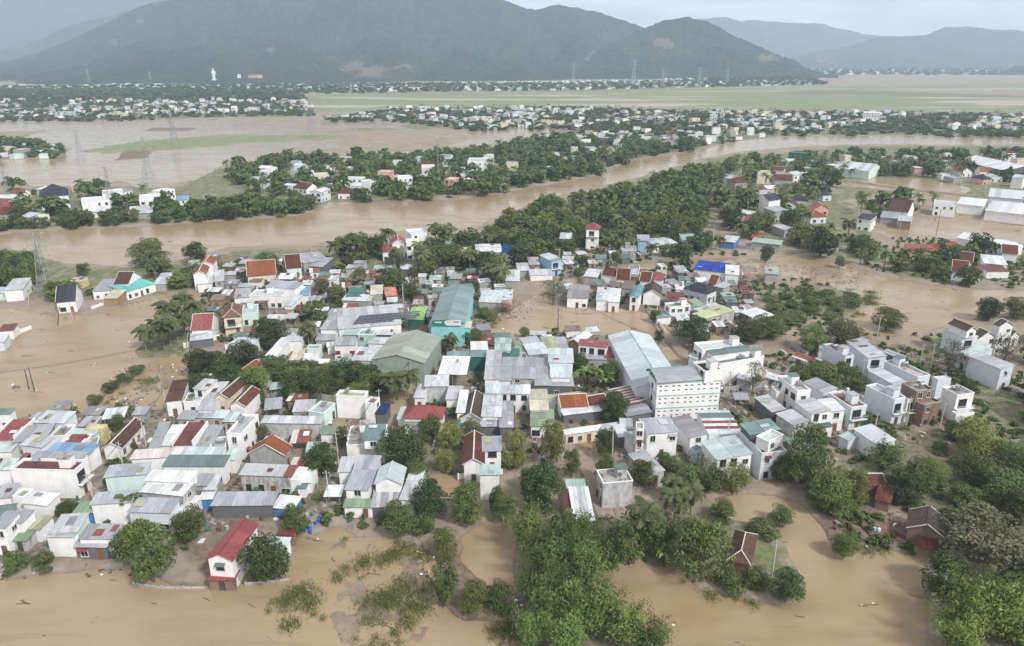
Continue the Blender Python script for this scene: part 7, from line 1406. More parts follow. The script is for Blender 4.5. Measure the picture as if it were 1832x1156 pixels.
def banana(seed,h=4.0,stems=5):
    rg=random.Random(seed); m=MB(); V=[];Q=[];Sh=[]
    for s in range(stems):
        bx,by=rg.uniform(-1,1),rg.uniform(-1,1); hh=h*rg.uniform(.4,.62); m.tube([(bx,by,-.3),(bx+.05,by,hh)],[.16,.1],6)
        for i in range(8):
            a=i*2.4+rg.uniform(-.3,.3); e=rg.uniform(.6,1.35); L_=h*rg.uniform(.42,.6); x=z=0; T=[]
            for k in range(6): T.append(Vector((bx+math.cos(a)*x,by+math.sin(a)*x,hh+z))); x+=math.cos(e)*L_/5; z+=math.sin(e)*L_/5; e-=.38
            sd=Vector((-math.sin(a),math.cos(a),0)); wd=[.06,.3,.38,.36,.26,.05]; sh=rg.random()
            for k in range(5):
                for q in (-1,1):
                    n=len(V); dn=Vector((0,0,.12)); V+=[T[k],T[k+1],T[k+1]+sd*q*wd[k+1]+dn,T[k]+sd*q*wd[k]+dn]; Q.append((n,n+1,n+2,n+3)); Sh+=[sh]*4
    return npmesh('crown',np.array([tuple(p) for p in V]),np.array(Q),attrs={'shade':np.array(Sh)}),m.mesh('trunk')
# prototypes: kind -> list of (crown, trunk, base width, base height)
PR={}
for k,sd,nl,base,asp,sq in (('bl1',1,28,.16,.55,.8),('bl2',2,34,.10,.5,.75),('bl3',3,24,.14,.6,.85),('bl4',4,30,.15,.5,.8),('lf',5,24,.12,.5,.9)):
    PR[k]=[(crown(k,sd*10+i,6200 if k!='lf' else 4600,.35,nl=nl+14,base=base,asp=asp,squash=sq),trunk_mesh(sd*10+i),8,8) for i in range(2)]
    PR[k+'_m']=[(crown(k,sd*10+5+i,1500,.66,nl=28,base=base,asp=.7,squash=sq),trunk_mesh(sd*10+5+i),8,8) for i in range(2)]
PR['bs']=[(crown('bs',71+i,2600,.42,nl=22,base=.0,h=5.0,squash=.7),trunk_mesh(71+i,4,.12),8,5) for i in range(2)]; PR['bs_m']=[(crown('bs',75,600,.9,nl=18,base=0,h=5.0),trunk_mesh(75,4,.12),8,5)]
PR['tw']=[(crown('tw',81+i,1500,.34,nl=30,base=.2,squash=.6),trunk_mesh(81+i,8,.2,.9,9),8,8) for i in range(2)]; PR['tw2']=[(crown('tw',85,4200,.36,nl=44,base=.05,squash=.55),trunk_mesh(85,8,.25,.9,10),8,8)]
PR['ac']=[(crown('ac',91+i,1400,.5,nl=18,base=.2,h=5,squash=.45),trunk_mesh(91+i,5,.14,.8,7),8,5) for i in range(2)]; PR['ac_m']=PR['ac']
PR['bm']=[(*bamboo(101+i),8,8) for i in range(2)]; PR['bm2']=[(*bamboo(111+i,5200,nc=34,size=.5),8,8) for i in range(3)]; PR['bm_m']=[(*bamboo(121,900,size=1.0,nc=16),8,8)]
PR['cp']=[(*palm(131+i),6.2,8) for i in range(4)]; PR['cp_m']=[(*palm(141+i,nf=20,nl=9,lw=.3),6.2,8) for i in range(3)]
PR['bn']=[(*banana(151+i),4,4) for i in range(3)]; PR['bn_m']=PR['bn']
LM={'tw2':'tw','bs':'bl1'}; PR['bm3']=PR['bm2']
KN={'bl1':('broadleaf_tree','tree'),'bl2':('broadleaf_tree','tree'),'bl3':('broadleaf_tree','tree'),'bl4':('broadleaf_tree','tree'),'lf':('broadleaf_tree','tree'),'bs':('bush','bush'),'tw':('sparse_tree','tree'),'tw2':('sparse_tree','tree'),'ac':('acacia_tree','tree'),'bm':('bamboo_clump','bamboo'),'bm2':('bamboo_clump','bamboo'),'bm3':('bamboo_clump','bamboo'),'cp':('coconut_palm','palm'),'bn':('banana_plant','banana plant')}
KP={'bl1':'green broadleaf tree','bl2':'light green leafy tree','bl3':'dark broadleaf tree','bl4':'olive broadleaf tree','lf':'yellow-green tree','bs':'low green bush','bm':'arching bamboo clump','cp':'coconut palm','bn':'banana plant','tw':'sparse grey-green tree','ac':'flattened feathery shrub tree'}
TREEPOS=[]
def tree(kind,x,y,w,h,label,group=None,mid=False):
    key=kind+'_m' if mid and kind+'_m' in PR else kind
    c,t_,bw,bh=R.choice(PR[key]); nm,cat=KN[kind]
    e=empty(nm,(x,y,0.1),R.uniform(0,6.28)); tag(e,label,cat,group); sx,sz=w/bw,h/bh
    if kind=='cp': sx=sz=max(sx,sz*.9)
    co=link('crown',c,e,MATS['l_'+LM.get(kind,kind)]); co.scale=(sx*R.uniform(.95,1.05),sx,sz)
    to=link('trunk',t_,e,MATS['palm_bark' if kind=='cp' else 'bark']); to.scale=co.scale
    TREEPOS.append((x,y,w))
for x,y,w,h,kind,label in TREES:
    if kind=='cp': h=max(h*1.15,7.5)
    tree(kind,x,y,max(w,1.8)*1.06,max(h,1.8),label)
cand=[]
for k,(poly,sp,kinds,phrase) in TP.items():
    kl=kinds.split()
    pa=np.array(poly); mx_,my_=np.median(pa[:,0]),np.median(pa[:,1]); sx_=max(4,np.ptp(pa[:,0])*.17)
    for q in pts_in(poly,sp*0.80,900,seed=sum(map(ord,k))):
        if in_foot(q[0],q[1],1.8) or wet(*q): continue
        L_=math.hypot(*q); ux,uy=q[0]/L_,q[1]/L_
        if q[1]>200 and any(in_foot(q[0]+ux*k_,q[1]+uy*k_,.5) for k_ in (4,8,12)) and R.random()<.85 or (285<q[1]<334 and abs(q[0]-q[1]*.1126)<5.5): continue   # gardens keep the house fronts open
        ph=phrase+(', nearer' if q[1]<my_ else ', farther')+(' left part' if q[0]<mx_-sx_ else ' right part' if q[0]>mx_+sx_ else ' middle part')
        cand.append((float(q[1]),float(q[0]),R.choice(kl),ph,sp))
cand.sort(); NI=330
def tsize(kind,sp):
    if kind=='cp': h=R.uniform(8.5,13); return h*.66,h
    if kind=='bn': return R.uniform(3.2,4.5),R.uniform(3.4,4.6)
    if kind=='bs': w=R.uniform(3,5); return w,w*.6
    if kind=='ac': w=R.uniform(6,9); return w,R.uniform(3,4.2)
    if kind.startswith('bm'): w=R.uniform(6,9); return w,R.uniform(7,9.5)
    w=R.uniform(.95,1.75)*min(sp,8.5); return w,w*R.uniform(.72,1.05)
for (y,x,kind,phrase,sp) in cand[:NI]:
    w,h=tsize(kind,sp); tree(kind,x,y,w,h,short(f"{KP[kind]} {phrase}",16),f"trees {phrase.split(',')[0]}",mid=y>215)
rest=cand[NI:]
def merge(name,label,items,mat,lods):
    """items (x,y,z,rz,sx,sz,lod)"""
    Vs=[];Qs=[];Ss=[];off=0
    for x,y,z,rz,sx,sz,lod in items:
        V,Q,Sh=lods[lod]; c,s=math.cos(rz),math.sin(rz); P=V*np.array([sx,sx,sz]); P=np.stack([c*P[:,0]-s*P[:,1]+x,s*P[:,0]+c*P[:,1]+y,P[:,2]+z],1)
        Vs.append(P);Qs.append(Q+off);Ss.append(np.clip(Sh*.75+R.uniform(-.15,.3),0,1));off+=len(P)
    if not Vs: return
    me=npmesh(name,np.concatenate(Vs),np.concatenate(Qs),attrs={'shade':np.concatenate(Ss)}); o=link(name,me,mat=mat); tag(o,label,'trees',kind='stuff'); print('STUFF',name,len(items),off//4,'quads')
def raw(me):
    n=len(me.vertices); V=np.zeros(n*3); me.vertices.foreach_get('co',V); Q=np.zeros(len(me.loops),dtype=np.int32); me.loops.foreach_get('vertex_index',Q); Sh=np.zeros(n); me.attributes['shade'].data.foreach_get('value',Sh); return V.reshape(-1,3),Q.reshape(-1,4),Sh
LB=[raw(crown('x',201+i,230,1.55,nl=16,base=.05,asp=.75)) for i in range(4)]+[raw(crown('x',211+i,70,2.7,nl=10,base=.03,asp=.8)) for i in range(3)]+[raw(crown('x',221+i,26,4.2,nl=7,base=.02,asp=.85)) for i in range(3)]
def lowpalm(seed,nf,nl,seg=3):
    c,t_=palm(seed,nf=nf,nl=nl,lw=.5,fw=.28 if nl<2 else .14); a=raw(c)
    m=MB().tube([(0,0,-.3),(.2,.1,3),(.4,.2,5.8)],[.2,.15,.12],3); q=[f for f in m.f if len(f)==4]; V2=np.array([tuple(v) for v in m.v]); V=np.concatenate([a[0],V2]); Q=np.concatenate([a[1],np.array(q)+len(a[0])]); return V,Q,np.concatenate([a[2],np.full(len(V2),.8)])
LPm=[lowpalm(301+i,13,3) for i in range(3)]+[lowpalm(311+i,8,0) for i in range(2)]
bt=[];pt=[]
for (y,x,kind,phrase,sp) in rest:
    w,h=tsize(kind,sp)
    if kind=='cp': pt.append((x,y,0,R.uniform(0,6.28),w/6.2,h/8,R.randrange(3)))
    else: bt.append((x,y,0,R.uniform(0,6.28),w/8*1.1,max(h,3.5)/8,R.randrange(4)))
for k,poly in enumerate(OFFVIEW):
    for q in pts_in(poly,8.5,500,seed=1200+k):
        if not wet(*q): w,h=tsize('bl1',8); bt.append((q[0],q[1],0,R.uniform(0,6.28),w/8,h/8,R.randrange(4)))
fb=[];fp=[]
for k,(poly,sp,kinds) in TPF.items():
    kl=kinds.split()
    for q in pts_in(poly,sp,3500,seed=ord(k)+9):
        if in_foot(q[0],q[1],3) or wet(*q): continue
        kind=R.choice(kl); w,h=tsize(kind,8.5); f=1.0+.5*(q[1]>1500)+.8*(q[1]>2600); d=q[1]
        if kind=='cp' and d<1500: fp.append((q[0],q[1],0,R.uniform(0,6.28),w/6.2*.95,h/8*.8,3+R.randrange(2)))
        else: fb.append((q[0],q[1],0,R.uniform(0,6.28),w/8*f*1.05,min(h,7)/8*f*(.62 if d<1500 else .9),4+R.randrange(3) if d<1500 else 7+R.randrange(3)))
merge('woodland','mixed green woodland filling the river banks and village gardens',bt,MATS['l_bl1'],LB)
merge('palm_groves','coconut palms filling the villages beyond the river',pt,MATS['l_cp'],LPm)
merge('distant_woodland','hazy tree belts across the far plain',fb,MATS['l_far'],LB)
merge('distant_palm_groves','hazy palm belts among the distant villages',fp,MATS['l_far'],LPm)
# ---------------------------------------------------------------- weeds, litter (nobody could count)
def weeds():
    VV=[];SS=[]; rg=np.random.default_rng(5)
    for gi,poly in enumerate(WEEDS):
        for q in pts_in(poly,1.6 if gi in(0,3,5) else 2.0,420,seed=500+gi):
            if fbm(np.array([q[0]/7.0+gi]),np.array([q[1]/7.0]),3)[0]<0.50: continue
            big=R.random(); rr=.3+1.2*big*big; n=int(60+520*big*big); sh=.1+R.random()*.55; hh=.15+.6*big
            x=q[0]+rg.normal(size=n)*rr; y=q[1]+rg.normal(size=n)*rr*1.1; a=rg.random(n)*6.28; L_=hh*(.4+rg.random(n)*.9); dx,dy=np.cos(a)*L_*.35,np.sin(a)*L_*.35; px,py=-np.sin(a)*.025,np.cos(a)*.025; z=0*x
            VV.append(np.stack([np.stack([x-px,y-py,z-.05],1),np.stack([x+px,y+py,z-.05],1),np.stack([x+dx*.6+px*1.5,y+dy*.6+py*1.5,L_*.8],1),np.stack([x+dx,y+dy,L_*.75],1)],1).reshape(-1,3)); SS.append(np.repeat(np.clip(sh+rg.random(n)*.5,0,1),4))
    V=np.concatenate(VV); me=npmesh('weeds',V,np.arange(len(V)).reshape(-1,4),attrs={'shade':np.concatenate(SS)}); tag(link('weeds',me,mat=MATS['l_weed']),'sparse weeds standing in shallow flood water and mud','weeds',kind='stuff'); print('WEEDS',len(V)//4)
weeds()
def litter():
    m=MB(); mi=[]
    for gi,poly in enumerate(DEBRIS):
        sp=1.0 if gi in(0,1,2,8) else 1.7
        for q in pts_in(poly,sp,600,seed=700+gi):
            if in_foot(q[0],q[1],.2) or fbm(np.array([q[0]/5.0+gi*3]),np.array([q[1]/5.0]),3)[0]<.47: continue
            for j in range(R.choice([1,1,2,3])):
                x,y=q[0]+R.uniform(-.5,.5),q[1]+R.uniform(-.5,.5); a,b_,c=R.uniform(.06,.32),R.uniform(.06,.25),R.uniform(.03,.14); n=len(m.v); an=R.uniform(0,3.14); ca,sa=math.cos(an),math.sin(an)
                z=.02 if wet(x,y) else .30
                m.box(-a,a,-b_,b_,0,c*2); m.v[n:]=[(x+ca*p[0]-sa*p[1],y+sa*p[0]+ca*p[1],z+p[2]+p[0]*R.uniform(-.2,.2)) for p in m.v[n:]]; mi+=[R.choice([0,0,0,1,1,1,1,3,3,3,3,3,3,3]) if R.random()<.97 else 2]*6
    for gi,k in enumerate((0,2,3,4,6,7,8)):      # drifting branches, foam boxes and bags on the open water
        for q in pts_in(WATER[k],(7,9,9,16,6,7,14)[gi],260,seed=800+gi):
            if q[1]<75 or q[1]>600 or abs(q[0])>q[1]*.75+40 or in_foot(q[0],q[1],.2): continue
            for j in range(R.choice([1,1,2,4])):
                n=len(m.v); an=R.uniform(-.6,.2); ca,sa=math.cos(an),math.sin(an); a,b_,c=R.choice([(R.uniform(.3,1.3),.05,.05),(R.uniform(.08,.25),R.uniform(.08,.2),.06)]); x,y=q[0]+R.uniform(-1.5,1.5),q[1]+R.uniform(-.8,.8)
                m.box(-a,a,-b_,b_,-.05,c); m.v[n:]=[(x+ca*p[0]-sa*p[1],y+sa*p[0]+ca*p[1],.03+p[2]) for p in m.v[n:]]; mi+=[3 if a>.26 else R.choice([3,3,1,0])]*6
    me=m.mesh('flood_litter'); me.polygons.foreach_set('material_index',np.array(mi,dtype=np.int32))
    for k in ('litter_white','litter_grey','litter_blue','litter_brown'): me.materials.append(MATS[k])
    tag(link('flood_litter',me),'scattered rubbish and flood debris along the muddy banks','debris',kind='stuff'); print('LITTER',len(mi)//6)
litter()
def yard_clutter():
    m=MB(); mi=[]; sc=[]
    for gi,poly in enumerate(TOWN):
        for q in pts_in(poly,1.5,2600,seed=900+gi):
            if in_foot(q[0],q[1],.05) or wet(*q): continue
            f=fbm(np.array([q[0]/7.0+gi*3]),np.array([q[1]/7.0]),3)[0]
            if f<.46:
                if R.random()<.5: sc.append((q[0],q[1],.2,R.uniform(0,6),R.uniform(.12,.32),R.uniform(.10,.25),4+R.randrange(3)))
                continue
            for j in range(R.choice([1,1,2])):
                x,y=q[0]+R.uniform(-.6,.6),q[1]+R.uniform(-.6,.6); a,b_,c=R.choice([(R.uniform(.2,.5),R.uniform(.15,.4),R.uniform(.1,.5)),(R.uniform(.6,1.6),R.uniform(.05,.2),R.uniform(.04,.15)),(R.uniform(.3,.9),R.uniform(.3,.7),R.uniform(.03,.08)),(R.uniform(.2,.4),R.uniform(.2,.4),R.uniform(.4,.8))]); n=len(m.v); an=R.uniform(0,3.14); ca,sa=math.cos(an),math.sin(an)
                tl=R.uniform(-.15,.15); m.box(-a,a,-b_,b_,0,c*1.6); m.v[n:]=[(x+ca*p[0]-sa*p[1],y+sa*p[0]+ca*p[1],.32+p[2]+p[0]*tl) for p in m.v[n:]]; mi+=[R.choice([0,1,1,2,2,2,3,4,5])]*6
    for gi,poly in enumerate(SCRUB):
        for q in pts_in(poly,2.6,900,seed=1300+gi):
            if in_foot(q[0],q[1],.4) or wet(*q) or fbm(np.array([q[0]/14.0+gi]),np.array([q[1]/14.0]),3)[0]<.47: continue
            sc.append((q[0],q[1],.1,R.uniform(0,6),R.uniform(.15,.42),R.uniform(.10,.28),4+R.randrange(3)))
    me=m.mesh('yard_clutter'); me.polygons.foreach_set('material_index',np.array(mi,dtype=np.int32))
    for k in ('litter_white','litter_grey','litter_brown','w_dark','w_conc','w_dteal'): me.materials.append(MATS[k])
    tag(link('yard_clutter',me),'jumbled planks, sheets and household clutter in yards between houses','debris',kind='stuff'); print('CLUTTER',len(mi)//6)
    merge('garden_scrub','low green garden scrub between the houses',sc,MATS['l_bl1'],LB)
yard_clutter()
# ---------------------------------------------------------------- walls, poles, pylons
for pts,h,mt,label in WALLS:
    e=empty('garden_wall',(*pts[0],0)); tag(e,label,'wall')
    for (ax,ay),(bx,by) in zip(pts[:-1],pts[1:]):
        L_=math.hypot(bx-ax,by-ay); an=math.atan2(by-ay,bx-ax); n=max(1,int(L_/3.2)); pl=L_/n
        PM=bbox('wall_panel',.1,pl-.1,-.06,.06,-.5,h); PP=bbox('wall_pillar',-.14,.14,-.14,.14,-.5,h+.2)
        for i in range(n):
            M=Matrix.Translation((ax-pts[0][0],ay-pts[0][1],0))@Matrix.Rotation(an,4,'Z')@Matrix.Translation((i*pl,0,0))
            link('wall_panel',PM,e,MATS['w_'+mt],M=M); link('wall_pillar',PP,e,MATS['w_'+mt],M=M)
def pole(x,y,h,label,dark=False,tilt=0.0):
    e=empty('utility_pole',(x,y,0)); e.rotation_euler=(0,tilt,R.uniform(-.4,.4)); tag(e,label,'pole')
    link('shaft',MB().tube([(0,0,-.6),(0,0,h*.5),(0,0,h)],[.17,.14,.10],7).mesh('shaft'),e,MATS['pole_dark' if dark else 'pole_conc'])
    if h>=7:
        link('crossarm',bbox('crossarm',-.7,.7,-.05,.05,h-.6,h-.5),e,MATS['galv'])
        for i in (-.6,0,.6): link('insulator',MB().tube([(i,0,h-.5),(i,0,h-.3)],[.05,.05],6).mesh('insulator'),e,MATS['frame'])
PX={}
for (x,y),h,label in POLES:
    pole(x,y,h,label,'dark' in label or 'tilted' in label,.28 if ('tilted' in label or 'leaning' in label or 'bent' in label) else R.uniform(-.03,.03)); PX[label]=(x,y,h)
def wire(a,b_,n,label,sag=1.0):
    m=MB()
    for k in range(n):
        o=(k-(n-1)/2)*.5; P=[]
        for i in range(9):
            t_=i/8; P.append((a[0]+(b_[0]-a[0])*t_,a[1]+(b_[1]-a[1])*t_+o,a[2]+(b_[2]-a[2])*t_-sag*4*t_*(1-t_)))
        m.tube(P,[.022]*9,3)
    tag(link('power_line',m.mesh('power_line'),mat=MATS['wire']),label,'wire')
p=PX['dark pole standing in the lake']; wire((p[0],p[1],6.6),(p[0]-55,p[1]-14,6.2),3,'wires running left from the dark pole in the lake'); wire((p[0],p[1],6.6),(-83,218,6.5),3,'wires running right from the dark pole in the lake to the coconut grove',1.6)
a=PX['dark pole at the near edge of the flooded field']; b_=PX['second pole along the flooded field']; c_=PX['dark pole at the road bend']
wire((a[0],a[1],7.5),(b_[0],b_[1],6.5),3,'wires between the two poles along the flooded field'); wire((b_[0],b_[1],6.5),(c_[0],c_[1],7.5),3,'wires from the flooded field to the road bend',1.2)
a=PX['pole at the flooded junction'];b_=PX['pole right of the lone road palm']; wire((a[0],a[1],9.5),(b_[0],b_[1],9.5),3,'wires over the flooded junction road',1.2)
def pole_line(pts,where,h=7.5):
    prev=None
    for i,(x,y) in enumerate(pts):
        pole(x,y,h,f"{('first','second','third','fourth','fifth','sixth')[i]} pole from the near end of the line {where}",False,R.uniform(-.03,.03))
        if prev: wire((prev[0],prev[1],h-.4),(x,y,h-.4),3,f"{('','first','second','third','fourth','fifth')[i]} cable span from the near end {where}",.5)
        prev=(x,y)
pole_line(LANES[0],'in the left quarter lane'); pole_line(LANES[1],'along the flooded factory lane'); pole_line(LANES[2],'on the road before the right-hand row'); pole_line(LANES[3],'along the near river bank path')
def pylon(x,y,h,label):
    e=empty('pylon',(x,y,0),R.uniform(-.3,.3)); tag(e,label,'pylon'); r_=(.13 if y<300 else .085)*max(1,h/26)*(1 if y<700 else (1.6 if y<1400 else 2.6)); bw=h*.085
    leg=MB(); br=MB()
    wv=lambda z: bw*(1-z/h)**1.15+h*.012
    cs=((-1,-1),(1,-1),(1,1),(-1,1)); lv=[h*q for q in (0,.1,.2,.3,.4,.5,.6,.7,.8,.9,1)]
    for cx,cy in cs:
        l_=MB().tube([(cx*wv(z),cy*wv(z),z-(.5 if z==0 else 0)) for z in lv[::2]+[h]],[r_]*7,4); link('leg',l_.mesh('leg'),e,MATS['galv'])
    for i in range(len(lv)-1):
        z0,z1=lv[i],lv[i+1]
        for j in range(4):
            p0,p1=cs[j],cs[(j+1)%4]
            br.tube([(p0[0]*wv(z0),p0[1]*wv(z0),z0),(p1[0]*wv(z1),p1[1]*wv(z1),z1)],[r_*.55]*2,3); br.tube([(p1[0]*wv(z0),p1[1]*wv(z0),z0),(p0[0]*wv(z1),p0[1]*wv(z1),z1)],[r_*.55]*2,3)
    link('bracing',br.mesh('bracing'),e,MATS['galv'])
    for z in (.78,.87,.96):
        am=h*.13*(1.25-abs(z-.82)); m=MB()
        for s in (-1,1):
            m.tube([(s*wv(h*z),0,h*z),(s*am,0,h*z+h*.012)],[r_,r_*.5],4); m.tube([(s*wv(h*z),0,h*(z+.035)),(s*am,0,h*z+h*.012)],[r_*.7,r_*.5],4)
            m.tube([(s*am,0,h*z+h*.012),(s*am,0,h*z-h*.03)],[r_*.6]*2,4)
        link('crossarm',m.mesh('crossarm'),e,MATS['galv'])
for (x,y),h,label in PYLONS: pylon(x,y,h,label)
def mast(x,y,h):
    e=empty('radio_mast',(x,y,0)); tag(e,'slim lattice radio mast in the far bank palms','mast'); m=MB(); l_=MB()
    for i in range(3): a=i*2.094; l_.tube([(math.cos(a)*.6,math.sin(a)*.6,-.5),(math.cos(a)*.5,math.sin(a)*.5,h)],[.09,.09],4)
    link('tower',l_.mesh('tower'),e,MATS['galv'])
    for k in range(int(h/1.5)):
        for i in range(3):
            a,b_=i*2.094,(i+1)*2.094; m.tube([(math.cos(a)*.55,math.sin(a)*.55,k*1.5),(math.cos(b_)*.55,math.sin(b_)*.55,k*1.5+1.5)],[.05]*2,3)
    link('bracing',m.mesh('bracing'),e,MATS['galv']); link('antenna',MB().box(-.3,.3,-.9,-.7,h-3,h-.8).box(.6,.8,-.3,.3,h-3,h-.8).mesh('antenna'),e,MATS['frame'])
mast(-50,500,36)
# ---------------------------------------------------------------- statue and temple at the hill foot
def statue():
    x,y,z=view_pt(383,142,2560); zt=view_pt(383,122.5,2560)[2]; H_=zt-z; e=empty('statue',(x,y,z)); tag(e,'tall white standing statue at the foot of the forested hill','statue')
    prof=[(0,.150),(.03,.155),(.08,.14),(.2,.145),(.35,.16),(.5,.175),(.62,.185),(.72,.18),(.78,.14),(.81,.07),(.83,.062),(.86,.085),(.90,.095),(.94,.085),(.97,.05),(1.0,.012)]
    V=[];Q=[];ns=20
    for i,(t_,r_) in enumerate(prof):
        for j in range(ns):
            a=2*math.pi*j/ns; rr=r_*H_*(1+.05*math.cos(6*a)*(t_<.7)); V.append((math.cos(a)*rr,math.sin(a)*rr*.72,t_*H_))
    for i in range(len(prof)-1):
        for j in range(ns): Q.append((i*ns+j,i*ns+(j+1)%ns,(i+1)*ns+(j+1)%ns,(i+1)*ns+j))
    link('figure',npmesh('figure',np.array(V),np.array(Q),smooth=True),e,MATS['statue_white'])
    ar=MB(); ar.tube([(-.16*H_,0,.70*H_),(-.19*H_,-.06*H_,.55*H_),(-.05*H_,-.15*H_,.60*H_)],[.04*H_,.05*H_,.025*H_],8); ar.tube([(.16*H_,0,.70*H_),(.20*H_,-.05*H_,.52*H_),(.12*H_,-.13*H_,.42*H_)],[.04*H_,.05*H_,.025*H_],8)
    link('sleeve',ar.mesh('sleeve'),e,MATS['statue_white']); link('pedestal',MB().box(-.2*H_,.2*H_,-.16*H_,.16*H_,-.5*H_,.005).mesh('pedestal'),e,MATS['w_white'])
statue()
x,y,z=view_pt(452,139,2600)
e=house([(x,y,.1,26,14,9,'hip','red','pink','w0'),(x-42,y-8,.0,9,9,10,'hip','white','white','-'),(x+22,y+6,.2,18,12,10,'hip','dtile','pink','-')],'red-roofed pagoda hall right of the tall white statue','temple','temple',detail=False); e.location.z=z-1
# ---------------------------------------------------------------- small things
def excavator(x,y,rz):
    e=empty('excavator',(x,y,.2),rz); tag(e,'orange excavator working behind the long grey wall','excavator'); O=MATS['orange_paint']
    for s in (-1,1):
        tr=MB(); tr.tube([(-1.5,s*1.0-.25,.45),(-1.5,s*1.0+.25,.45)],[.45,.45],10); tr.tube([(1.5,s*1.0-.25,.45),(1.5,s*1.0+.25,.45)],[.45,.45],10); tr.box(-1.5,1.5,s*1.0-.25,s*1.0+.25,.02,.9); link('track',tr.mesh('track'),e,MATS['rubber'])
    link('body',MB().box(-1.7,.9,-1.2,1.2,1.0,2.1).box(-1.8,-1.0,-1.15,1.15,1.2,2.3).mesh('body'),e,O); cb=link('cab',MB().box(.1,1.3,.25,1.2,1.0,2.9).mesh('cab'),e,O); link('window',MB().box(1.301,1.32,.35,1.1,1.7,2.7).box(.3,1.1,1.201,1.22,1.8,2.7).mesh('window'),cb,MATS['pane'])
    link('boom',MB().tube([(.9,-.2,1.8),(2.6,-.2,4.2),(4.4,-.2,4.6)],[.28,.3,.2],6).mesh('boom'),e,O); link('arm',MB().tube([(4.4,-.2,4.8),(5.2,-.2,2.2)],[.22,.14],6).mesh('arm'),e,O)
    link('bucket',MB().box(4.6,5.5,-.7,.3,1.2,2.0).box(4.5,4.7,-.7,.3,1.0,2.2).mesh('bucket'),e,MATS['litter_grey'])
excavator(118,348,.35)
def motorbike(x,y,rz):
    e=empty('motorbike',(x,y,0.0),rz); tag(e,'dark motorbike with a white load standing in the flooded lake road','motorbike')
    for wx in (-.62,.62):
        w=MB(); P=[(wx+.3*math.cos(2*math.pi*i/14),0,.32+.3*math.sin(2*math.pi*i/14)) for i in range(15)]; w.tube(P,[.06]*15,5); link('wheel',w.mesh('wheel'),e,MATS['rubber'])
    link('frame',MB().tube([(-.62,0,.35),(-.1,0,.42),(.35,0,.5),(.55,0,.95)],[.06,.12,.1,.05],6).tube([(.62,0,.32),(.5,0,1.0)],[.04,.04],5).mesh('frame'),e,MATS['frame_dark'])
    link('seat',MB().tube([(-.75,0,.78),(-.3,0,.8),(.1,0,.72)],[.1,.14,.08],6).mesh('seat'),e,MATS['rubber']); link('handlebar',MB().tube([(.45,-.35,1.05),(.52,0,1.0),(.45,.35,1.05)],[.03]*3,5).mesh('handlebar'),e,MATS['steel'])
    link('load',MB().tube([(-.9,0,.85),(-.85,0,1.05),(-.5,0,1.2),(-.35,0,1.0)],[.1,.38,.4,.15],8).mesh('load'),e,MATS['litter_white'])
motorbike(-134.6,180.5,.3)
BAR=MB().tube([(0,0,0),(0,0,.05),(0,0,.3),(0,0,.6),(0,0,.86),(0,0,.9)],[.25,.29,.3,.3,.28,.2],12).mesh('barrel')
def barrel(x,y,z,mat,label,group=None):
    o=link('barrel',BAR,mat=MATS[mat]); o.location=(x,y,z); o.rotation_euler=(0,0,R.uniform(0,3)); tag(o,label,'barrel',group)
for i,(dx,dy) in enumerate(((0,0),(.8,.5),(.2,1.0),(1.2,-.5),(2.0,3.0),(2.6,3.5),(1.9,4.0),(2.8,2.6),(1.5,2.2))): barrel(-39.2+dx,116.4+dy,.3,'barrel_blue','blue barrel heaped in the brown yard beside the striped awning house','blue barrels in the brown yard')
barrel(76.4-7.8,116.5,.35,'barrel_cyan','cyan drum standing on the red-paved farm yard'); barrel(76.4-7.1,116.2,.35,'barrel_white','pale drum beside the cyan one on the red-paved yard')
def courtyard():
    e=link('brick_courtyard',pyd('brick_courtyard',[(66.6,120.0,.62),(76.2,118.6,.62),(75.2,112.6,.62),(67.2,114.8,.62),(66.6,120,-.3),(76.2,118.6,-.3),(75.2,112.6,-.3),(67.2,114.8,-.3)],[(3,2,1,0),(0,1,5,4),(1,2,6,5),(2,3,7,6),(3,0,4,7)]),mat=MATS['r_redfl']); tag(e,kind='structure')
courtyard()
def culvert(x,y,rz):
    e=empty('concrete_pipe',(x,y,.3),rz); tag(e,'pale concrete pipe lying on the trampled grass','pipe'); V=[];F_=[];n=16
    for xx in (-1.5,1.5):
        for rr in (.62,.5):
            for j in range(n): a=2*math.pi*j/n; V.append((xx,rr*math.cos(a),.62+rr*math.sin(a)))
    for j in range(n):
        k=(j+1)%n; F_+=[(j,k,2*n+k,2*n+j),(n+j,3*n+j,3*n+k,n+k),(j,n+j,n+k,k),(2*n+j,2*n+k,3*n+k,3*n+j)]
    link('pipe_shell',pyd('pipe_shell',V,F_),e,MATS['w_stainl']); link('collar',MB().tube([(-1.55,0,.62),(-1.3,0,.62)],[.7,.7],16).mesh('collar'),e,MATS['w_stainl'])
culvert(61.0,156.5,-.8)
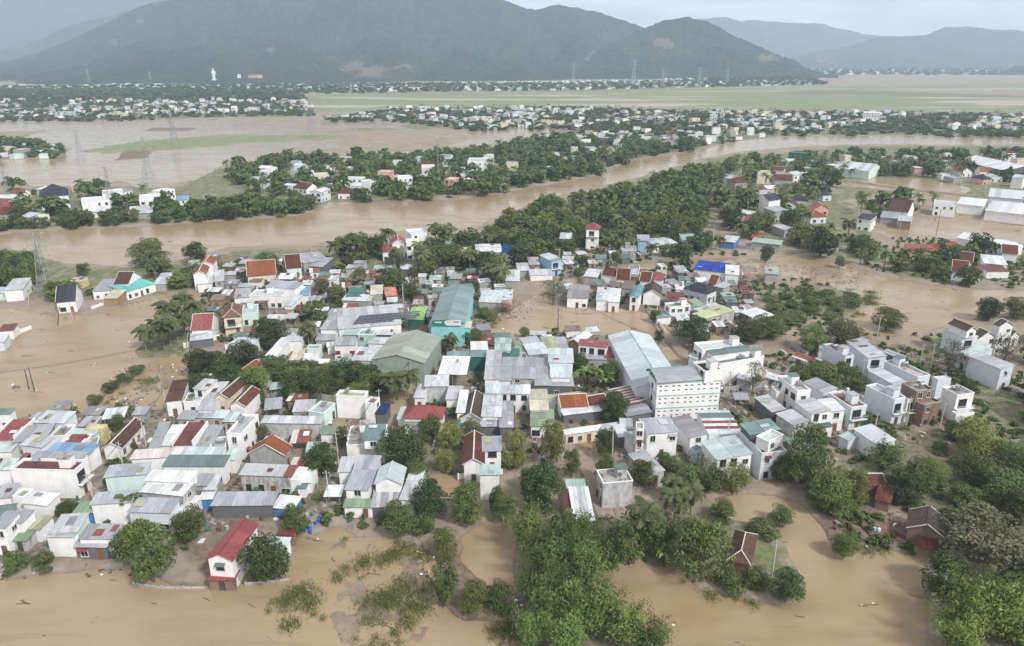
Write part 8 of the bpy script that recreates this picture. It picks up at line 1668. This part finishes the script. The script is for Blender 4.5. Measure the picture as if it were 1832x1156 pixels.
def car(x,y,rz,label,mat,name='parked_car'):
    e=empty(name,(x,y,.35),rz); tag(e,label,'car')
    prof=[(-2.1,.35),(-2.1,.85),(-1.75,.98),(-1.2,1.5),(.35,1.52),(1.0,1.02),(1.95,.85),(2.1,.6),(2.1,.35)]; n=len(prof)
    V=[(a,-.82,b_) for a,b_ in prof]+[(a,.82,b_) for a,b_ in prof]; F_=[tuple(range(n)),tuple(range(2*n-1,n-1,-1))]+[(i,n+i,n+(i+1)%n,(i+1)%n) for i in range(n)]
    bd=link('body',pyd('body',V,F_),e,mat)
    link('window',MB().box(-1.1,.3,-.835,-.82,1.02,1.42).box(-1.1,.3,.82,.835,1.02,1.42).mesh('window'),bd,MATS['pane'])
    for wx in (-1.3,1.3):
        for s in (-1,1): link('wheel',MB().tube([(wx,s*.72,.32),(wx,s*.88,.32)],[.32,.32],12).mesh('wheel'),e,MATS['rubber'])
car(55.2,163.8,-.75,'dark car parked beside the trampled grass and the three-band block',MATS['frame_dark'])
# signboard on the turquoise factory: a green half and a white half with small dark and white lettering blurs
fa=ROOT['turquoise factory hall with signboard on its roof edge']
x,y,r,w,d,h=[v for v in B if v[1]=='turquoise factory hall with signboard on its roof edge'][0][0][0][:6]
sb=link('signboard',MB().box(-w/2+.5,-w/2+.5+w*.42,-d/2-.5,-d/2-.4,h-.6,h+1.1).mesh('signboard'),fa,MATS['sign_green']); sw=link('signboard',MB().box(-w/2+.5+w*.42,w/2-1,-d/2-.5,-d/2-.4,h-.6,h+1.1).mesh('signboard'),fa,MATS['sign_white'])
lt=MB(); lt.box(-w/2+1.2,-w/2+3.4,-d/2-.53,-d/2-.5,h+.2,h+.6); lt.box(-w/2+4.2,-w/2+4.9,-d/2-.53,-d/2-.5,h-.2,h+.8); link('lettering',lt.mesh('lettering'),sb,MATS['sign_white'])
lt=MB(); lt.box(w*.18,w*.34,-d/2-.53,-d/2-.5,h+.45,h+.75); lt.box(-w*.02,w*.1,-d/2-.53,-d/2-.5,h+.5,h+.62); link('lettering',lt.mesh('lettering'),sw,MATS['frame_dark'])
# ---------------------------------------------------------------- haze
def haze():
    me=MB().box(-9000,9000,-200,11500,-2.8,780).mesh('haze'); m=bpy.data.materials.new('haze'); m.use_nodes=True; t=m.node_tree; t.nodes.clear()
    pv=t.nodes.new('ShaderNodeVolumePrincipled'); pv.inputs['Color'].default_value=(0.66,0.81,1.0,1); pv.inputs['Density'].default_value=HAZE_D; pv.inputs['Anisotropy'].default_value=0.0
    ou=t.nodes.new('ShaderNodeOutputMaterial'); t.links.new(pv.outputs[0],ou.inputs['Volume']); tag(link('haze',me,mat=m),'thin bluish haze over the plain and hills','haze',kind='stuff')
HAZE_D=0.000132
haze()
